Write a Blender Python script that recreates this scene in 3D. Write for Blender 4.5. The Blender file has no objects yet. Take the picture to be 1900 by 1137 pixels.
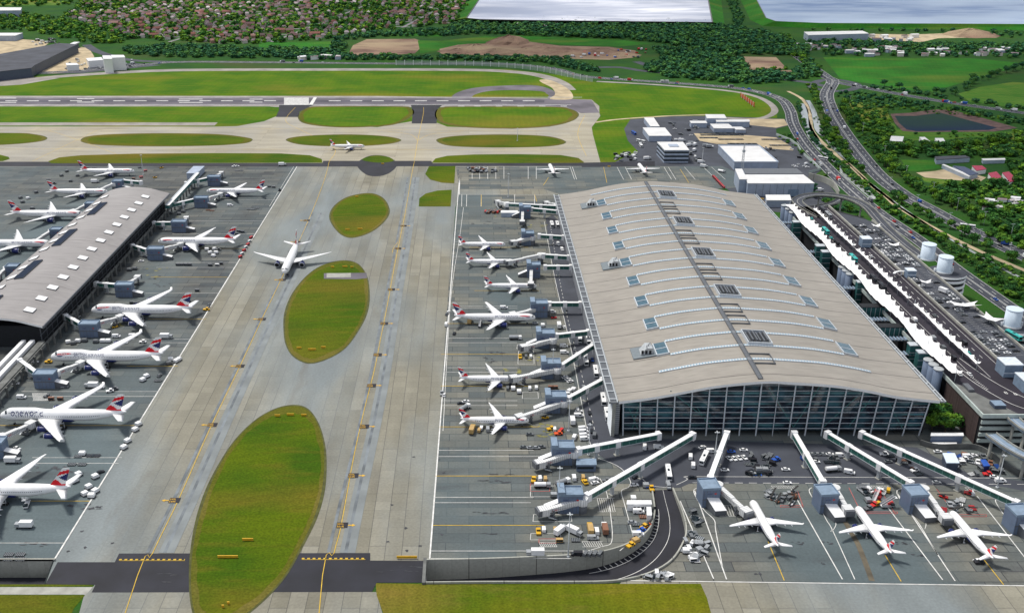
import bpy, bmesh, math, random
import numpy as np
from mathutils import Vector, Matrix
from mathutils.geometry import tessellate_polygon
R = math.radians
scene = bpy.context.scene
COL = scene.collection
# ---------------- camera ----------------
CAMH, PITCH, FPX, PPX, HOR = 277.0, R(22.7), 1891.0, 870.0, -222.0
CP, SP = math.cos(PITCH), math.sin(PITCH)
cam = bpy.data.objects.new('camera', bpy.data.cameras.new('camera'))
COL.objects.link(cam); scene.camera = cam
cam.location = (0, 0, CAMH); cam.rotation_euler = (math.pi/2 - PITCH, 0, 0)
cam.data.sensor_width = 36; cam.data.lens = 36*FPX/1900
cam.data.shift_x = (950-PPX)/1900
cam.data.clip_start = 5; cam.data.clip_end = 30000
# ---------------- world ----------------
SUN_EL, SUN_AZ = R(63), R(-52)      # azimuth from +Y (ahead of the camera) towards +X
w = bpy.data.worlds.new("World"); scene.world = w; w.use_nodes = True
nt = w.node_tree; bg = nt.nodes['Background']
sky = nt.nodes.new('ShaderNodeTexSky'); sky.sky_type = 'NISHITA'; sky.sun_disc = False
sky.sun_elevation = SUN_EL; sky.sun_rotation = SUN_AZ; sky.air_density = 1.0; sky.dust_density = 2.0
# broken cloud cover over the blue
tc = nt.nodes.new('ShaderNodeTexCoord'); mp = nt.nodes.new('ShaderNodeMapping'); mp.inputs['Scale'].default_value = (1.3, 1.3, 5)
nz = nt.nodes.new('ShaderNodeTexNoise'); nz.inputs['Scale'].default_value = 2.2; nz.inputs['Detail'].default_value = 6
rp = nt.nodes.new('ShaderNodeValToRGB'); rp.color_ramp.elements[0].position = .36; rp.color_ramp.elements[1].position = .58
mx = nt.nodes.new('ShaderNodeMix'); mx.data_type = 'RGBA'
mx.inputs[7].default_value = (11.0, 11.3, 12.2, 1)
L = nt.links.new
L(tc.outputs['Generated'], mp.inputs[0]); L(mp.outputs[0], nz.inputs['Vector']); L(nz.outputs['Fac'], rp.inputs[0])
L(rp.outputs[0], mx.inputs[0]); L(sky.outputs[0], mx.inputs[6]); L(mx.outputs[2], bg.inputs['Color'])
bg.inputs['Strength'].default_value = 0.068
sd = bpy.data.lights.new('sun', 'SUN'); sun = bpy.data.objects.new('sun', sd); COL.objects.link(sun)
sd.energy = 3.3; sd.angle = R(12); sd.color = (1.0, .95, .87)
dvec = Vector((math.cos(SUN_EL)*math.sin(SUN_AZ), math.cos(SUN_EL)*math.cos(SUN_AZ), math.sin(SUN_EL)))
sun.rotation_euler = dvec.to_track_quat('Z', 'Y').to_euler()
scene.view_settings.view_transform = 'Standard'; scene.view_settings.look = 'None'
scene.view_settings.exposure = 0.15; scene.view_settings.gamma = 1.0
scene.render.engine = 'CYCLES'
random.seed(5); RNG = np.random.RandomState(7)

# ---------------- measuring helpers ----------------
def P(px, py, h=0.0):
    """survey a spot of the site: photograph pixel + height above ground -> world point"""
    g = (CAMH-h)/CP; v = py-HOR
    return Vector(((px-PPX)*g/v, g*(FPX/CP/v - SP), h))
def PH(py, Y):
    """height at depth Y for photo row py"""
    k = (py-HOR)*CP
    # k*(Y*CP + a*SP) = FPX*a   a = CAMH-h
    a = k*Y*CP/(FPX - k*SP)
    return CAMH-a
def PX(px, Y, h):
    z = Y*CP + (CAMH-h)*SP
    return (px-PPX)*z/FPX
def catmull(pts, closed=True, n=6):
    out = []; N = len(pts)
    rng = range(N) if closed else range(N-1)
    for i in rng:
        if closed: p0, p1, p2, p3 = pts[i-1], pts[i], pts[(i+1) % N], pts[(i+2) % N]
        else: p0, p1, p2, p3 = pts[max(i-1, 0)], pts[i], pts[i+1], pts[min(i+2, N-1)]
        for k in range(n):
            t = k/n
            out.append(tuple(.5*((2*b)+(-a+c)*t+(2*a-5*b+4*c-d)*t*t+(-a+3*b-3*c+d)*t**3) for a, b, c, d in zip(p0, p1, p2, p3)))
    if not closed: out.append(tuple(pts[-1]))
    return out
def setprops(o, label=None, cat=None, group=None, kind=None):
    if label: o['label'] = label
    if cat: o['category'] = cat
    if group: o['group'] = group
    if kind: o['kind'] = kind
    return o
def link(o, parent=None):
    COL.objects.link(o)
    if parent is not None: o.parent = parent
    return o
def thing(name, label, cat, loc=(0, 0, 0), rz=0.0, group=None):
    o = bpy.data.objects.new(name, None); o.empty_display_size = 1
    o.location = loc; o.rotation_euler = (0, 0, rz); link(o)
    return setprops(o, label, cat, group)
def copy_tree(o, loc=None, rz=None, label=None, group=None, parent=None, scale=None):
    c = o.copy(); COL.objects.link(c)
    if parent is not None: c.parent = parent
    if loc is not None: c.location = loc
    if rz is not None: c.rotation_euler = (0, 0, rz)
    if scale is not None: c.scale = (scale,)*3 if isinstance(scale, (int, float)) else scale
    if label: c['label'] = label
    if group: c['group'] = group
    for ch in KIDS.get(o.name, []): 
        d = copy_tree(ch, parent=c); KIDS.setdefault(c.name, []).append(d)
    return c
KIDS = {}

class MB:
    def __init__(s): s.v = []; s.f = []; s.m = []; s.sm = []
    def add(s, vs, fs, m=0, smooth=False):
        b = len(s.v); s.v += [tuple(p) for p in vs]
        for f in fs: s.f.append(tuple(b+i for i in f)); s.m.append(m); s.sm.append(smooth)
        return s
    def box(s, x0, x1, y0, y1, z0, z1, m=0, top=None):
        s.add([(x0, y0, z0), (x1, y0, z0), (x1, y1, z0), (x0, y1, z0), (x0, y0, z1), (x1, y0, z1), (x1, y1, z1), (x0, y1, z1)],
              [(0, 3, 2, 1), (0, 1, 5, 4), (1, 2, 6, 5), (2, 3, 7, 6), (3, 0, 4, 7)], m)
        b = len(s.v)-8; s.f.append((b+4, b+5, b+6, b+7)); s.m.append(m if top is None else top); s.sm.append(False)
        return s
    def beam(s, a, b, w, h, m=0, top=None, z0=None):
        """box beam from a to b; w wide, h tall, hanging below the a-b line's top if z0 is None"""
        a = Vector(a); b = Vector(b); d = (b-a); d.normalize()
        side = d.cross(Vector((0, 0, 1)))
        side = Vector((1, 0, 0)) if side.length < 1e-4 else side.normalized()
        up = side.cross(d).normalized(); sw = side*w/2; uh = up*h/2
        q = [a-sw-uh, a+sw-uh, a+sw+uh, a-sw+uh, b-sw-uh, b+sw-uh, b+sw+uh, b-sw+uh]
        s.add(q, [(3, 2, 1, 0), (4, 5, 6, 7), (0, 1, 5, 4), (1, 2, 6, 5), (3, 0, 4, 7)], m)
        n = len(s.v)-8; s.f.append((n+2, n+3, n+7, n+6)); s.m.append(m if top is None else top); s.sm.append(False)
        return s
    def prism(s, pts, z0, z1, m=0, top=None):
        n = len(pts)
        if sum(pts[i][0]*pts[(i+1) % n][1]-pts[(i+1) % n][0]*pts[i][1] for i in range(n)) < 0: pts = pts[::-1]
        s.add([(p[0], p[1], z0) for p in pts]+[(p[0], p[1], z1) for p in pts], [(i, (i+1) % n, (i+1) % n+n, i+n) for i in range(n)], m)
        b = len(s.v)-n
        for t in tessellate_polygon([[Vector((p[0], p[1], 0)) for p in pts]]):
            a, c, d = t
            nn = (Vector(pts[c][:2])-Vector(pts[a][:2])).to_3d().cross((Vector(pts[d][:2])-Vector(pts[a][:2])).to_3d()).z
            t = (a, c, d) if nn > 0 else (a, d, c)
            s.f.append(tuple(b+i for i in t)); s.m.append(m if top is None else top); s.sm.append(False)
        return s
    def cyl(s, c, r, z0, z1, n=12, m=0, r2=None, top=None, smooth=True):
        r2 = r if r2 is None else r2
        vs = [(c[0]+r*math.cos(i*2*math.pi/n), c[1]+r*math.sin(i*2*math.pi/n), z0) for i in range(n)]
        vs += [(c[0]+r2*math.cos(i*2*math.pi/n), c[1]+r2*math.sin(i*2*math.pi/n), z1) for i in range(n)]
        s.add(vs, [(i, (i+1) % n, (i+1) % n+n, i+n) for i in range(n)], m, smooth)
        b = len(s.v)-n; s.f.append(tuple(range(b, b+n))); s.m.append(m if top is None else top); s.sm.append(False)
        return s
    def loft(s, rings, m=0, closed=True, caps=True, smooth=True):
        n = len(rings[0]); vs = [p for r in rings for p in r]; fs = []
        for k in range(len(rings)-1):
            for i in range(n if closed else n-1):
                j = (i+1) % n; fs.append((k*n+i, k*n+j, (k+1)*n+j, (k+1)*n+i))
        s.add(vs, fs, m, smooth)
        if caps:
            b = len(s.v)-len(vs)
            s.f.append(tuple(range(b+n-1, b-1, -1))); s.m.append(m); s.sm.append(False)
            b2 = len(s.v)-n; s.f.append(tuple(range(b2, b2+n))); s.m.append(m); s.sm.append(False)
        return s
    def tube(s, pts, r, n=6, m=0):
        rings = []
        for i, p in enumerate(pts):
            p = Vector(p); a = Vector(pts[max(i-1, 0)]); b = Vector(pts[min(i+1, len(pts)-1)])
            d = (b-a).normalized(); u = d.cross(Vector((0, 0, 1)))
            u = Vector((1, 0, 0)) if u.length < 1e-3 else u.normalized(); v = d.cross(u)
            rr = r[i] if isinstance(r, (list, tuple)) else r
            rings.append([p+u*rr*math.cos(k*2*math.pi/n)+v*rr*math.sin(k*2*math.pi/n) for k in range(n)])
        return s.loft(rings, m)
    def mesh(s, name, mats):
        me = bpy.data.meshes.new(name); me.from_pydata(s.v, [], s.f)
        for mt in (mats if isinstance(mats, (list, tuple)) else [mats]): me.materials.append(mt)
        me.polygons.foreach_set('material_index', s.m); me.polygons.foreach_set('use_smooth', s.sm)
        me.validate(); me.update()
        return me
    def build(s, name, mats, parent=None, loc=None):
        o = bpy.data.objects.new(name, s.mesh(name, mats)); link(o, parent)
        if parent is not None: KIDS.setdefault(parent.name, []).append(o)
        if loc is not None: o.location = loc
        return o

def make_shade_clouds():
    """unseen clouds, added above the camera to shade the right side, the far woods and half of the town"""
    m = bpy.data.materials.new('unseen_cloud'); m.use_nodes = True; nt = m.node_tree; b = nt.nodes['Principled BSDF']; b.inputs['Base Color'].default_value = (.85, .87, .9, 1); b.inputs['Roughness'].default_value = 1
    b.inputs['Alpha'].default_value = .27
    H = 950; off = Vector((math.sin(SUN_AZ), math.cos(SUN_AZ), 0))*(H/math.tan(SUN_EL)); r = np.random.RandomState(21)
    for (x0, y0, sx, sy) in ((820, 700, 330, 380), (640, 1150, 260, 300), (1250, 1500, 520, 380), (350, 1950, 420, 260), (1000, 2500, 600, 350), (-150, 2350, 230, 200), (60, 1750, 200, 120), (480, 560, 110, 240), (-100, 3000, 500, 160)):
        c = Vector((x0, y0, H))+off; vs, fs = [], []
        for k in range(9):
            a = r.uniform(0, 6.28); rr = r.uniform(0, .62) if k else 0; px_, py_ = c.x+sx*rr*math.cos(a), c.y+sy*rr*math.sin(a); q = r.uniform(.32, .5) if k else .72; n = 12; bs = len(vs)
            if k: continue
            for ph in (-1.2, -.5, .2, .8, 1.3):
                for i in range(20):
                    t = i*6.283/20; w_ = 1+.22*math.sin(3*t+x0)+.12*math.sin(7*t+y0)
                    vs.append((px_+sx*w_*math.cos(t)*math.cos(ph), py_+sy*w_*math.sin(t)*math.cos(ph), H+70*math.sin(ph)*(1 if ph > 0 else .4)+12*math.sin(5*t+ph)))
            for j in range(4):
                for i in range(20): fs.append((bs+j*20+i, bs+j*20+(i+1) % 20, bs+(j+1)*20+(i+1) % 20, bs+(j+1)*20+i))
            fs.append(tuple(bs+19-i for i in range(20))); fs.append(tuple(bs+80+i for i in range(20)))
        me = bpy.data.meshes.new('unseen_cloud'); me.from_pydata(vs, [], fs); me.materials.append(m); o = bpy.data.objects.new('unseen_cloud', me); link(o); o['kind'] = 'structure'
make_shade_clouds()  # added for the shade they cast, never in view
# ---------------- materials ----------------
def newmat(name):
    m = bpy.data.materials.new(name); m.use_nodes = True
    return m, m.node_tree, m.node_tree.nodes['Principled BSDF']
def N(nt, t, **k):
    n = nt.nodes.new('ShaderNode'+t)
    for a, b in k.items():
        if a.startswith('i_'): n.inputs[a[2:].replace('_', ' ')].default_value = b
        else: setattr(n, a, b)
    return n
def plain(name, c, rough=.6, metal=0.0, noise=.12, nscale=.6, spec=.4):
    m, nt, b = newmat(name)
    g = N(nt, 'NewGeometry'); nz = N(nt, 'TexNoise'); nz.inputs['Scale'].default_value = nscale; nz.inputs['Detail'].default_value = 5
    mr = N(nt, 'MapRange'); mr.inputs[3].default_value = 1-noise; mr.inputs[4].default_value = 1+noise; mr.inputs[1].default_value=.3; mr.inputs[2].default_value=.7
    mu = N(nt, 'VectorMath', operation='SCALE'); mu.inputs[0].default_value = c[:3]
    nt.links.new(g.outputs['Position'], nz.inputs['Vector']); nt.links.new(nz.outputs['Fac'], mr.inputs[0])
    nt.links.new(mr.outputs[0], mu.inputs['Scale']); nt.links.new(mu.outputs[0], b.inputs['Base Color'])
    b.inputs['Roughness'].default_value = rough; b.inputs['Metallic'].default_value = metal; b.inputs['Specular IOR Level'].default_value = spec
    return m
def chain_mix(nt, base, fac, col, mode='MIX', amt=None):
    mx = N(nt, 'Mix', data_type='RGBA', blend_type=mode)
    if isinstance(base, tuple): mx.inputs[6].default_value = base+(1,)
    else: nt.links.new(base, mx.inputs[6])
    if isinstance(col, tuple): mx.inputs[7].default_value = col+(1,)
    else: nt.links.new(col, mx.inputs[7])
    if isinstance(fac, float): mx.inputs[0].default_value = fac
    else: nt.links.new(fac, mx.inputs[0])
    return mx.outputs[2]
def noise_fac(nt, pos, scale, lo, hi, stretch=(1, 1, 1), detail=5, out=(0, 1), off=(0, 0, 0)):
    mp = N(nt, 'Mapping'); mp.inputs['Scale'].default_value = stretch; mp.inputs['Location'].default_value = off
    nt.links.new(pos, mp.inputs[0]); nz = N(nt, 'TexNoise'); nz.inputs['Scale'].default_value = scale; nz.inputs['Detail'].default_value = detail
    nt.links.new(mp.outputs[0], nz.inputs['Vector']); mr = N(nt, 'MapRange'); mr.inputs[1].default_value = lo; mr.inputs[2].default_value = hi
    mr.inputs[3].default_value = out[0]; mr.inputs[4].default_value = out[1]
    nt.links.new(nz.outputs['Fac'], mr.inputs[0]); return mr.outputs[0]
def slabs(name, c1, c2, joint, bw, bh, rot90, tint=None, stain=(.03, .03, .035), stain_amt=.5, jamt=.8, fine=None, streak=None, off=(0, 0)):
    m, nt, b = newmat(name); g = N(nt, 'NewGeometry'); pos = g.outputs['Position']
    mp = N(nt, 'Mapping'); mp.inputs['Location'].default_value = (off[0], off[1], 0)
    if rot90: mp.inputs['Rotation'].default_value = (0, 0, math.pi/2)
    nt.links.new(pos, mp.inputs[0])
    def brick(w, h, mort, a, bb, mo, offs=.5):
        t = N(nt, 'TexBrick'); t.offset = offs; t.inputs['Scale'].default_value = 1; t.inputs['Brick Width'].default_value = w; t.inputs['Row Height'].default_value = h
        t.inputs['Mortar Size'].default_value = mort; t.inputs['Mortar Smooth'].default_value = .3; t.inputs['Color1'].default_value = a+(1,); t.inputs['Color2'].default_value = bb+(1,); t.inputs['Mortar'].default_value = mo+(1,)
        nt.links.new(mp.outputs[0], t.inputs['Vector']); return t
    t = brick(bw, bh, .22, c1, c2, joint)
    col = t.outputs['Color']
    t2 = brick(bw/ (fine or 4), bh, .10, (.9, .9, .9), (1.1, 1.1, 1.1), (.72, .72, .72), 0.0)
    col = chain_mix(nt, col, .8, t2.outputs['Color'], 'MULTIPLY')
    if tint: col = chain_mix(nt, col, noise_fac(nt, pos, .012, .42, .62, (1, .35, 1)), tint, 'MIX')
    n1 = noise_fac(nt, pos, .05, .35, .68, (1, .25, 1) if rot90 else (.25, 1, 1), out=(.85, 1.13)); v = N(nt, 'VectorMath', operation='SCALE'); nt.links.new(col, v.inputs[0]); nt.links.new(n1, v.inputs['Scale']); col = v.outputs[0]
    f = noise_fac(nt, pos, .07, .60, .78, (1, .2, 1) if rot90 else (.22, 1, 1), off=(40, 9, 0), detail=8, out=(0, stain_amt)); col = chain_mix(nt, col, f, stain)
    n3 = noise_fac(nt, pos, .8, .3, .7, detail=6, out=(.9, 1.1)); v = N(nt, 'VectorMath', operation='SCALE'); nt.links.new(col, v.inputs[0]); nt.links.new(n3, v.inputs['Scale']); col = v.outputs[0]
    nt.links.new(col, b.inputs['Base Color']); b.inputs['Roughness'].default_value = .82; b.inputs['Specular IOR Level'].default_value = .25
    return m
def grassmat(name, c1, c2, brown, stripes=.0, brown_lo=.52, ang=0.0, fine=True):
    m, nt, b = newmat(name); g = N(nt, 'NewGeometry'); pos = g.outputs['Position']
    col = chain_mix(nt, c1, noise_fac(nt, pos, .018, .38, .62), c2)
    col = chain_mix(nt, col, noise_fac(nt, pos, .011, brown_lo, brown_lo+.16, (.4, 1, 1), off=(31, 7, 0), out=(0, .85)), brown)
    col = chain_mix(nt, col, noise_fac(nt, pos, .15, .5, .75, (.25, 1, 1), detail=8, out=(0, .45)), brown)
    if stripes:
        mp = N(nt, 'Mapping'); mp.inputs['Rotation'].default_value = (0, 0, ang); nt.links.new(pos, mp.inputs[0])
        wv = N(nt, 'TexWave'); wv.inputs['Scale'].default_value = .045; wv.inputs['Distortion'].default_value = 2.5; wv.inputs['Detail'].default_value = 3; wv.inputs['Detail Scale'].default_value=.4
        nt.links.new(mp.outputs[0], wv.inputs['Vector']); mr = N(nt, 'MapRange'); mr.inputs[3].default_value = 1-stripes; mr.inputs[4].default_value = 1+stripes
        nt.links.new(wv.outputs['Fac'], mr.inputs[0]); v = N(nt, 'VectorMath', operation='SCALE'); nt.links.new(col, v.inputs[0]); nt.links.new(mr.outputs[0], v.inputs['Scale']); col = v.outputs[0]
    n3 = noise_fac(nt, pos, .9, .3, .7, detail=8, out=(.75, 1.25)); v = N(nt, 'VectorMath', operation='SCALE'); nt.links.new(col, v.inputs[0]); nt.links.new(n3, v.inputs['Scale']); col = v.outputs[0]
    nt.links.new(col, b.inputs['Base Color']); b.inputs['Roughness'].default_value = .95; b.inputs['Specular IOR Level'].default_value = .1
    return m
M = {}
M['grass_air'] = grassmat('mown_grass', (.080, .15, .004), (.042, .118, .004), (.17, .15, .016), .03, .53)
M['grass_isl'] = grassmat('island_grass', (.076, .112, .003), (.038, .084, .003), (.135, .105, .012), .04, .50, ang=R(75))
M['grass_dark'] = grassmat('scrub_grass', (.018, .07, .016), (.028, .09, .012), (.06, .075, .025), 0, .55)
M['field'] = grassmat('field_grass', (.025, .15, .014), (.02, .11, .012), (.10, .15, .02), .03, .54, ang=.3)
M['field_pale'] = grassmat('pasture', (.07, .16, .02), (.04, .13, .014), (.2, .2, .04), .05, .5)
M['verge'] = plain('worn_verge', (.07, .075, .02), .95, noise=.35, nscale=.25)
M['soil'] = grassmat('bare_soil', (.27, .18, .13), (.14, .085, .07), (.36, .28, .18), 0, .5)
M['grass_edge'] = grassmat('dry_edge_grass', (.10, .10, .012), (.075, .09, .008), (.15, .12, .03), 0, .48)
M['grass_brown'] = grassmat('dry_verge_grass', (.12, .125, .006), (.06, .10, .004), (.19, .13, .03), .05, .46)
M['gravel'] = plain('pale_gravel', (.42, .34, .22), .95, noise=.3, nscale=.06)
M['taxi'] = slabs('taxiway_concrete', (.19, .18, .14), (.25, .24, .195), (.14, .135, .115), 85, 7.5, True, tint=(.185, .21, .215), stain=(.13, .12, .10), stain_amt=.6, fine=12)
M['taxi_x'] = slabs('parallel_taxiway_concrete', (.32, .29, .22), (.37, .34, .265), (.2, .18, .14), 160, 7.5, False, tint=(.30, .29, .26), stain=(.16, .15, .13), stain_amt=.4)
M['apron'] = slabs('apron_concrete', (.055, .064, .07), (.13, .132, .12), (.03, .033, .036), 21, 7, False, tint=(.10, .13, .14), stain=(.035, .035, .04), stain_amt=.85, fine=3)
M['apron_l'] = slabs('stand_concrete', (.082, .096, .10), (.185, .18, .15), (.04, .045, .05), 21, 7, False, tint=(.085, .11, .118), stain=(.05, .05, .055), stain_amt=.8, fine=3)
M['runway'] = plain('runway_asphalt', (.125, .115, .135), .85, noise=.35, nscale=.03)
M['shoulder'] = plain('runway_shoulder', (.27, .25, .23), .9, noise=.25, nscale=.05)
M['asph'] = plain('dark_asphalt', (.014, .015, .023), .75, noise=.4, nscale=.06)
M['road'] = plain('road_asphalt', (.05, .056, .072), .85, noise=.25, nscale=.05)
M['road_d'] = plain('deck_asphalt', (.022, .018, .028), .8, noise=.3, nscale=.06)
M['conc'] = plain('concrete', (.32, .32, .29), .85, noise=.22, nscale=.2)
M['conc_d'] = plain('stained_concrete', (.13, .135, .13), .85, noise=.35, nscale=.15)
M['white_line'] = plain('white_marking', (.62, .62, .60), .7, noise=.22, nscale=.3)
M['yellow_line'] = plain('yellow_marking', (.55, .36, .03), .7, noise=.25, nscale=.3)
M['red_line'] = plain('red_marking', (.42, .10, .09), .7, noise=.25, nscale=.3)
M['steel'] = plain('painted_steel', (.45, .48, .50), .45, .2)
M['white'] = plain('white_paint', (.78, .79, .80), .35, noise=.04)
M['black'] = plain('black_rubber', (.015, .015, .016), .7)
M['yellow'] = plain('yellow_paint', (.62, .36, .02), .5)
M['blue'] = plain('blue_paint', (.03, .10, .42), .4)
M['red'] = plain('red_paint', (.55, .03, .03), .4)
M['navy'] = plain('navy_paint', (.012, .02, .12), .3)
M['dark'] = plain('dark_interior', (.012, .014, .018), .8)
M['glass'] = plain('dark_glass', (.012, .022, .030), .06, noise=.1, spec=.6)
# ---------------- the ground and everything laid on it ----------------
def flat(name, pts, z, mat, holes=(), kind='structure', px=True, parent=None):
    W = [(P(*p)[0], P(*p)[1]) for p in pts] if px else [tuple(p[:2]) for p in pts]
    loops = [[Vector((x, y, 0)) for x, y in W]]
    for h in holes: loops.append([Vector((P(*p)[0], P(*p)[1], 0)) for p in h])
    allv = [p for l in loops for p in l]; fs = []
    for t in tessellate_polygon(loops):
        a, b, c = (allv[i] for i in t); fs.append(tuple(t) if (b-a).cross(c-a).z > 0 else (t[0], t[2], t[1]))
    o = MB().add([(p.x, p.y, z) for p in allv], fs).build(name, mat, parent)
    if kind: o['kind'] = kind
    return o
def ribbon(mb, pts, wd, z, m=0, dash=None):
    """strip wd metres wide along world points (x,y); dash=(on,off)"""
    pts = [Vector((p[0], p[1], 0)) for p in pts]
    if dash:
        on, off = dash; s = 0; acc = []; cur = []; d = 0; state = True; lim = on
        for i in range(len(pts)-1):
            a, b = pts[i], pts[i+1]; Ls = (b-a).length; t = 0
            if Ls < 1e-6: continue
            if state and not cur: cur = [a]
            while t < Ls:
                st = min(lim-d, Ls-t); t += st; d += st; q = a+(b-a)*(t/Ls)
                if state: cur.append(q)
                if d >= lim-1e-6:
                    if state: acc.append(cur); cur = []
                    else: cur = [q]
                    state = not state; d = 0; lim = on if state else off
        if state and len(cur) > 1: acc.append(cur)
        for c in acc:
            if len(c) > 1: ribbon(mb, c, wd, z, m)
        return mb
    n = len(pts); vs = []
    for i in range(n):
        a, b = pts[max(i-1, 0)], pts[min(i+1, n-1)]; d = (b-a)
        if d.length < 1e-6: d = Vector((0, 1, 0))
        d.normalize(); s = Vector((-d.y, d.x, 0))*(wd/2)
        zz = z(i/(n-1)) if callable(z) else z
        vs += [(pts[i]-s)+Vector((0, 0, zz)), (pts[i]+s)+Vector((0, 0, zz))]
    mb.add(vs, [(2*i, 2*i+2, 2*i+3, 2*i+1) for i in range(n-1)], m); return mb
def W2(pts, h=0): return [P(x, y, h)[:2] for x, y in pts]
def road(name, pts, wd, z, mat, smooth=True):
    q = W2(catmull(pts, False, 8) if smooth else pts)
    o = ribbon(MB(), q, wd, z).build(name, mat); o['kind'] = 'structure'; return q, o

RAMP_OUT = [(790, 1082), (900, 1081), (1040, 1081), (1120, 1080), (1165, 1075), (1210, 1062), (1245, 1040), (1265, 1010), (1272, 985), (1266, 955), (1254, 925), (1247, 908)]
RAMP_IN = [(790, 1042), (900, 1040), (1000, 1036), (1060, 1033), (1110, 1028), (1150, 1018), (1180, 1004), (1202, 988), (1212, 970), (1216, 950), (1214, 930), (1211, 910)]
RAMP_D = [10, 9.4, 8.6, 7.9, 7.1, 6.2, 5.3, 4.2, 3.1, 2.0, .9, 0.04]
ramp_hole = catmull(RAMP_OUT, False, 4)+catmull(RAMP_IN, False, 4)[::-1]
PIT = [(-160, 1041), (99, 1041), (83, 1084), (-160, 1084)]
Yf = 30000
flat('ground', [(-14000, 20), (14000, 20), (14000, Yf), (-14000, Yf)], -.04, M['grass_dark'], px=False,
     holes=[ramp_hole, PIT])
# airfield grass
flat('airfield_grass', [(-300, 150), (-60, 148), (160, 138), (330, 130), (600, 128), (940, 129), (1040, 140), (1100, 152), (1200, 160), (1300, 165), (1380, 174), (1425, 188), (1442, 205), (1442, 220), (1300, 218), (1250, 217), (1180, 222), (1158, 240), (1165, 262), (1184, 282), (1160, 292), (1140, 306), (-300, 306)], .0, M['grass_air'])
def isl(name, pts, mat='grass_isl', n=6, rim=True, z=.10):
    q = catmull(pts, True, n)
    if rim:
        w = [P(x, y) for x, y in q]; c = sum((Vector((p.x, p.y, 0)) for p in w), Vector())/len(w)
        e = [p+(Vector((p.x, p.y, 0))-c).normalized()*1.6 for p in w]
        flat('worn_verge', [(p.x, p.y) for p in e], z-.03, M['verge'], px=False)
        flat('dry_verge', [(p.x, p.y) for p in w], z, M['grass_edge'], px=False); rr_ = np.random.RandomState(len(w)); k_ = rr_.uniform(.90, .955, len(w)); k_ = (k_+np.roll(k_, 1)+np.roll(k_, 2))/3
        ins_ = [((p.x-c.x)*k+c.x, (p.y-c.y)*k+c.y) for p, k in zip(w, k_)]
        return flat(name, ins_, z+.04, M[mat], px=False)
    return flat(name, q, z, M[mat])
# runway
flat('runway_shoulder', [(-300, 178.5), (700, 179), (850, 181), (1030, 183), (1098, 186), (1112, 198), (1112, 211), (1070, 211), (1040, 200), (-300, 199)], .03, M['shoulder'])
flat('runway', [(-300, 181), (575, 181.5), (860, 182.5), (1000, 184), (1060, 184.5), (1098, 187), (1112, 210), (1078, 211), (1050, 199.5), (1000, 196.6), (-300, 195.6)], .06, M['runway'])
for pts in ([(518, 195), (585, 195), (572, 200), (556, 208), (553, 218), (512, 218), (517, 206)], [(762, 195), (822, 195), (812, 203), (810, 230), (764, 230), (766, 208)]):
    flat('taxiway_link', pts, .07, M['asph'])
flat('rubber_strip', [(-300, 185), (1010, 187), (1010, 191.5), (-300, 191)], .075, plain('tyre_rubber_band', (.07, .066, .085), .8, noise=.3, nscale=.02))
flat('taxiway', catmull([(838, 181), (850, 172), (880, 164), (930, 160), (985, 159), (1015, 164), (1030, 172), (1032, 181), (1020, 186), (1015, 178), (1008, 171), (975, 168.5), (930, 168.5), (900, 171), (880, 177), (872, 183), (850, 184)], True, 5), .05, M['runway'])
road('perimeter_track', [(-200, 160), (30, 149), (120, 142), (220, 135.5), (340, 131), (600, 130), (860, 130.5), (960, 135), (1010, 143), (1040, 155), (1055, 168)], 22, .05, M['shoulder'])
flat('taxiway', catmull([(1002, 149), (1022, 150), (1045, 160), (1060, 172), (1062, 184), (1040, 186), (1020, 184), (1030, 176), (1024, 164), (1005, 154)], True, 5), .07, M['gravel'])
flat('old_pavement', [(-300, 146), (-40, 146), (60, 144), (110, 146), (40, 158), (-40, 163), (-300, 168)], .04, M['shoulder'])
# concrete parallel taxiways (between the runway and the stands)
flat('taxiway', [(-300, 235.5), (395, 236), (440, 235), (490, 226), (512, 217), (555, 217), (565, 230), (700, 237), (764, 226), (764, 229), (812, 229), (830, 236), (950, 240), (1020, 236), (1060, 225), (1072, 210.5), (1112, 210.5), (1114, 216), (1098, 237), (1100, 250), (1114, 302), (1112, 304), (-300, 304)], .06, M['taxi_x'])
flat('taxiway', [(-300, 306), (1112, 306), (1180, 362), (852, 362), (845, 385), (797, 1042), (690, 1060), (690, 1098), (698, 1098), (712, 1145), (730, 1200), (602, 2500), (-546, 2500), (130, 1200), (156, 1104), (175, 1086), (175, 1083), (84, 1083), (100, 1040), (30, 1100), (-300, 1100)][:18]+[(84, 1083), (100, 1040), (551, 310), (-300, 310)], .03, M['taxi'])
# grass islands
flat('grass_strip', [(-300, 198.5), (500, 198.5), (514, 200), (518, 206), (512, 214), (488, 225), (440, 233.5), (395, 234.6), (-300, 234.6)], .08, M['grass_air'])
flat('service_strip', [(-300, 228.3), (404, 228.3), (398, 234), (-300, 234)], .10, M['shoulder'])
isl('grass_island', [(575, 200.5), (600, 198.6), (740, 198.6), (760, 201.5), (766, 211), (750, 224), (720, 233.5), (650, 237), (600, 235), (565, 229), (555, 219), (560, 208)], 'grass_air')
isl('grass_island', [(825, 200), (850, 198.8), (1020, 199), (1057, 203.5), (1072, 213), (1060, 225), (1020, 235), (950, 239), (870, 237), (825, 230), (810, 218), (812, 205)], 'grass_air')
flat('grass_island', catmull([(885, 180), (905, 173.5), (940, 171.5), (985, 171), (1008, 173), (1018, 178), (1010, 180.5), (950, 181), (895, 182)], True, 5), .09, M['grass_air'])
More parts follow.
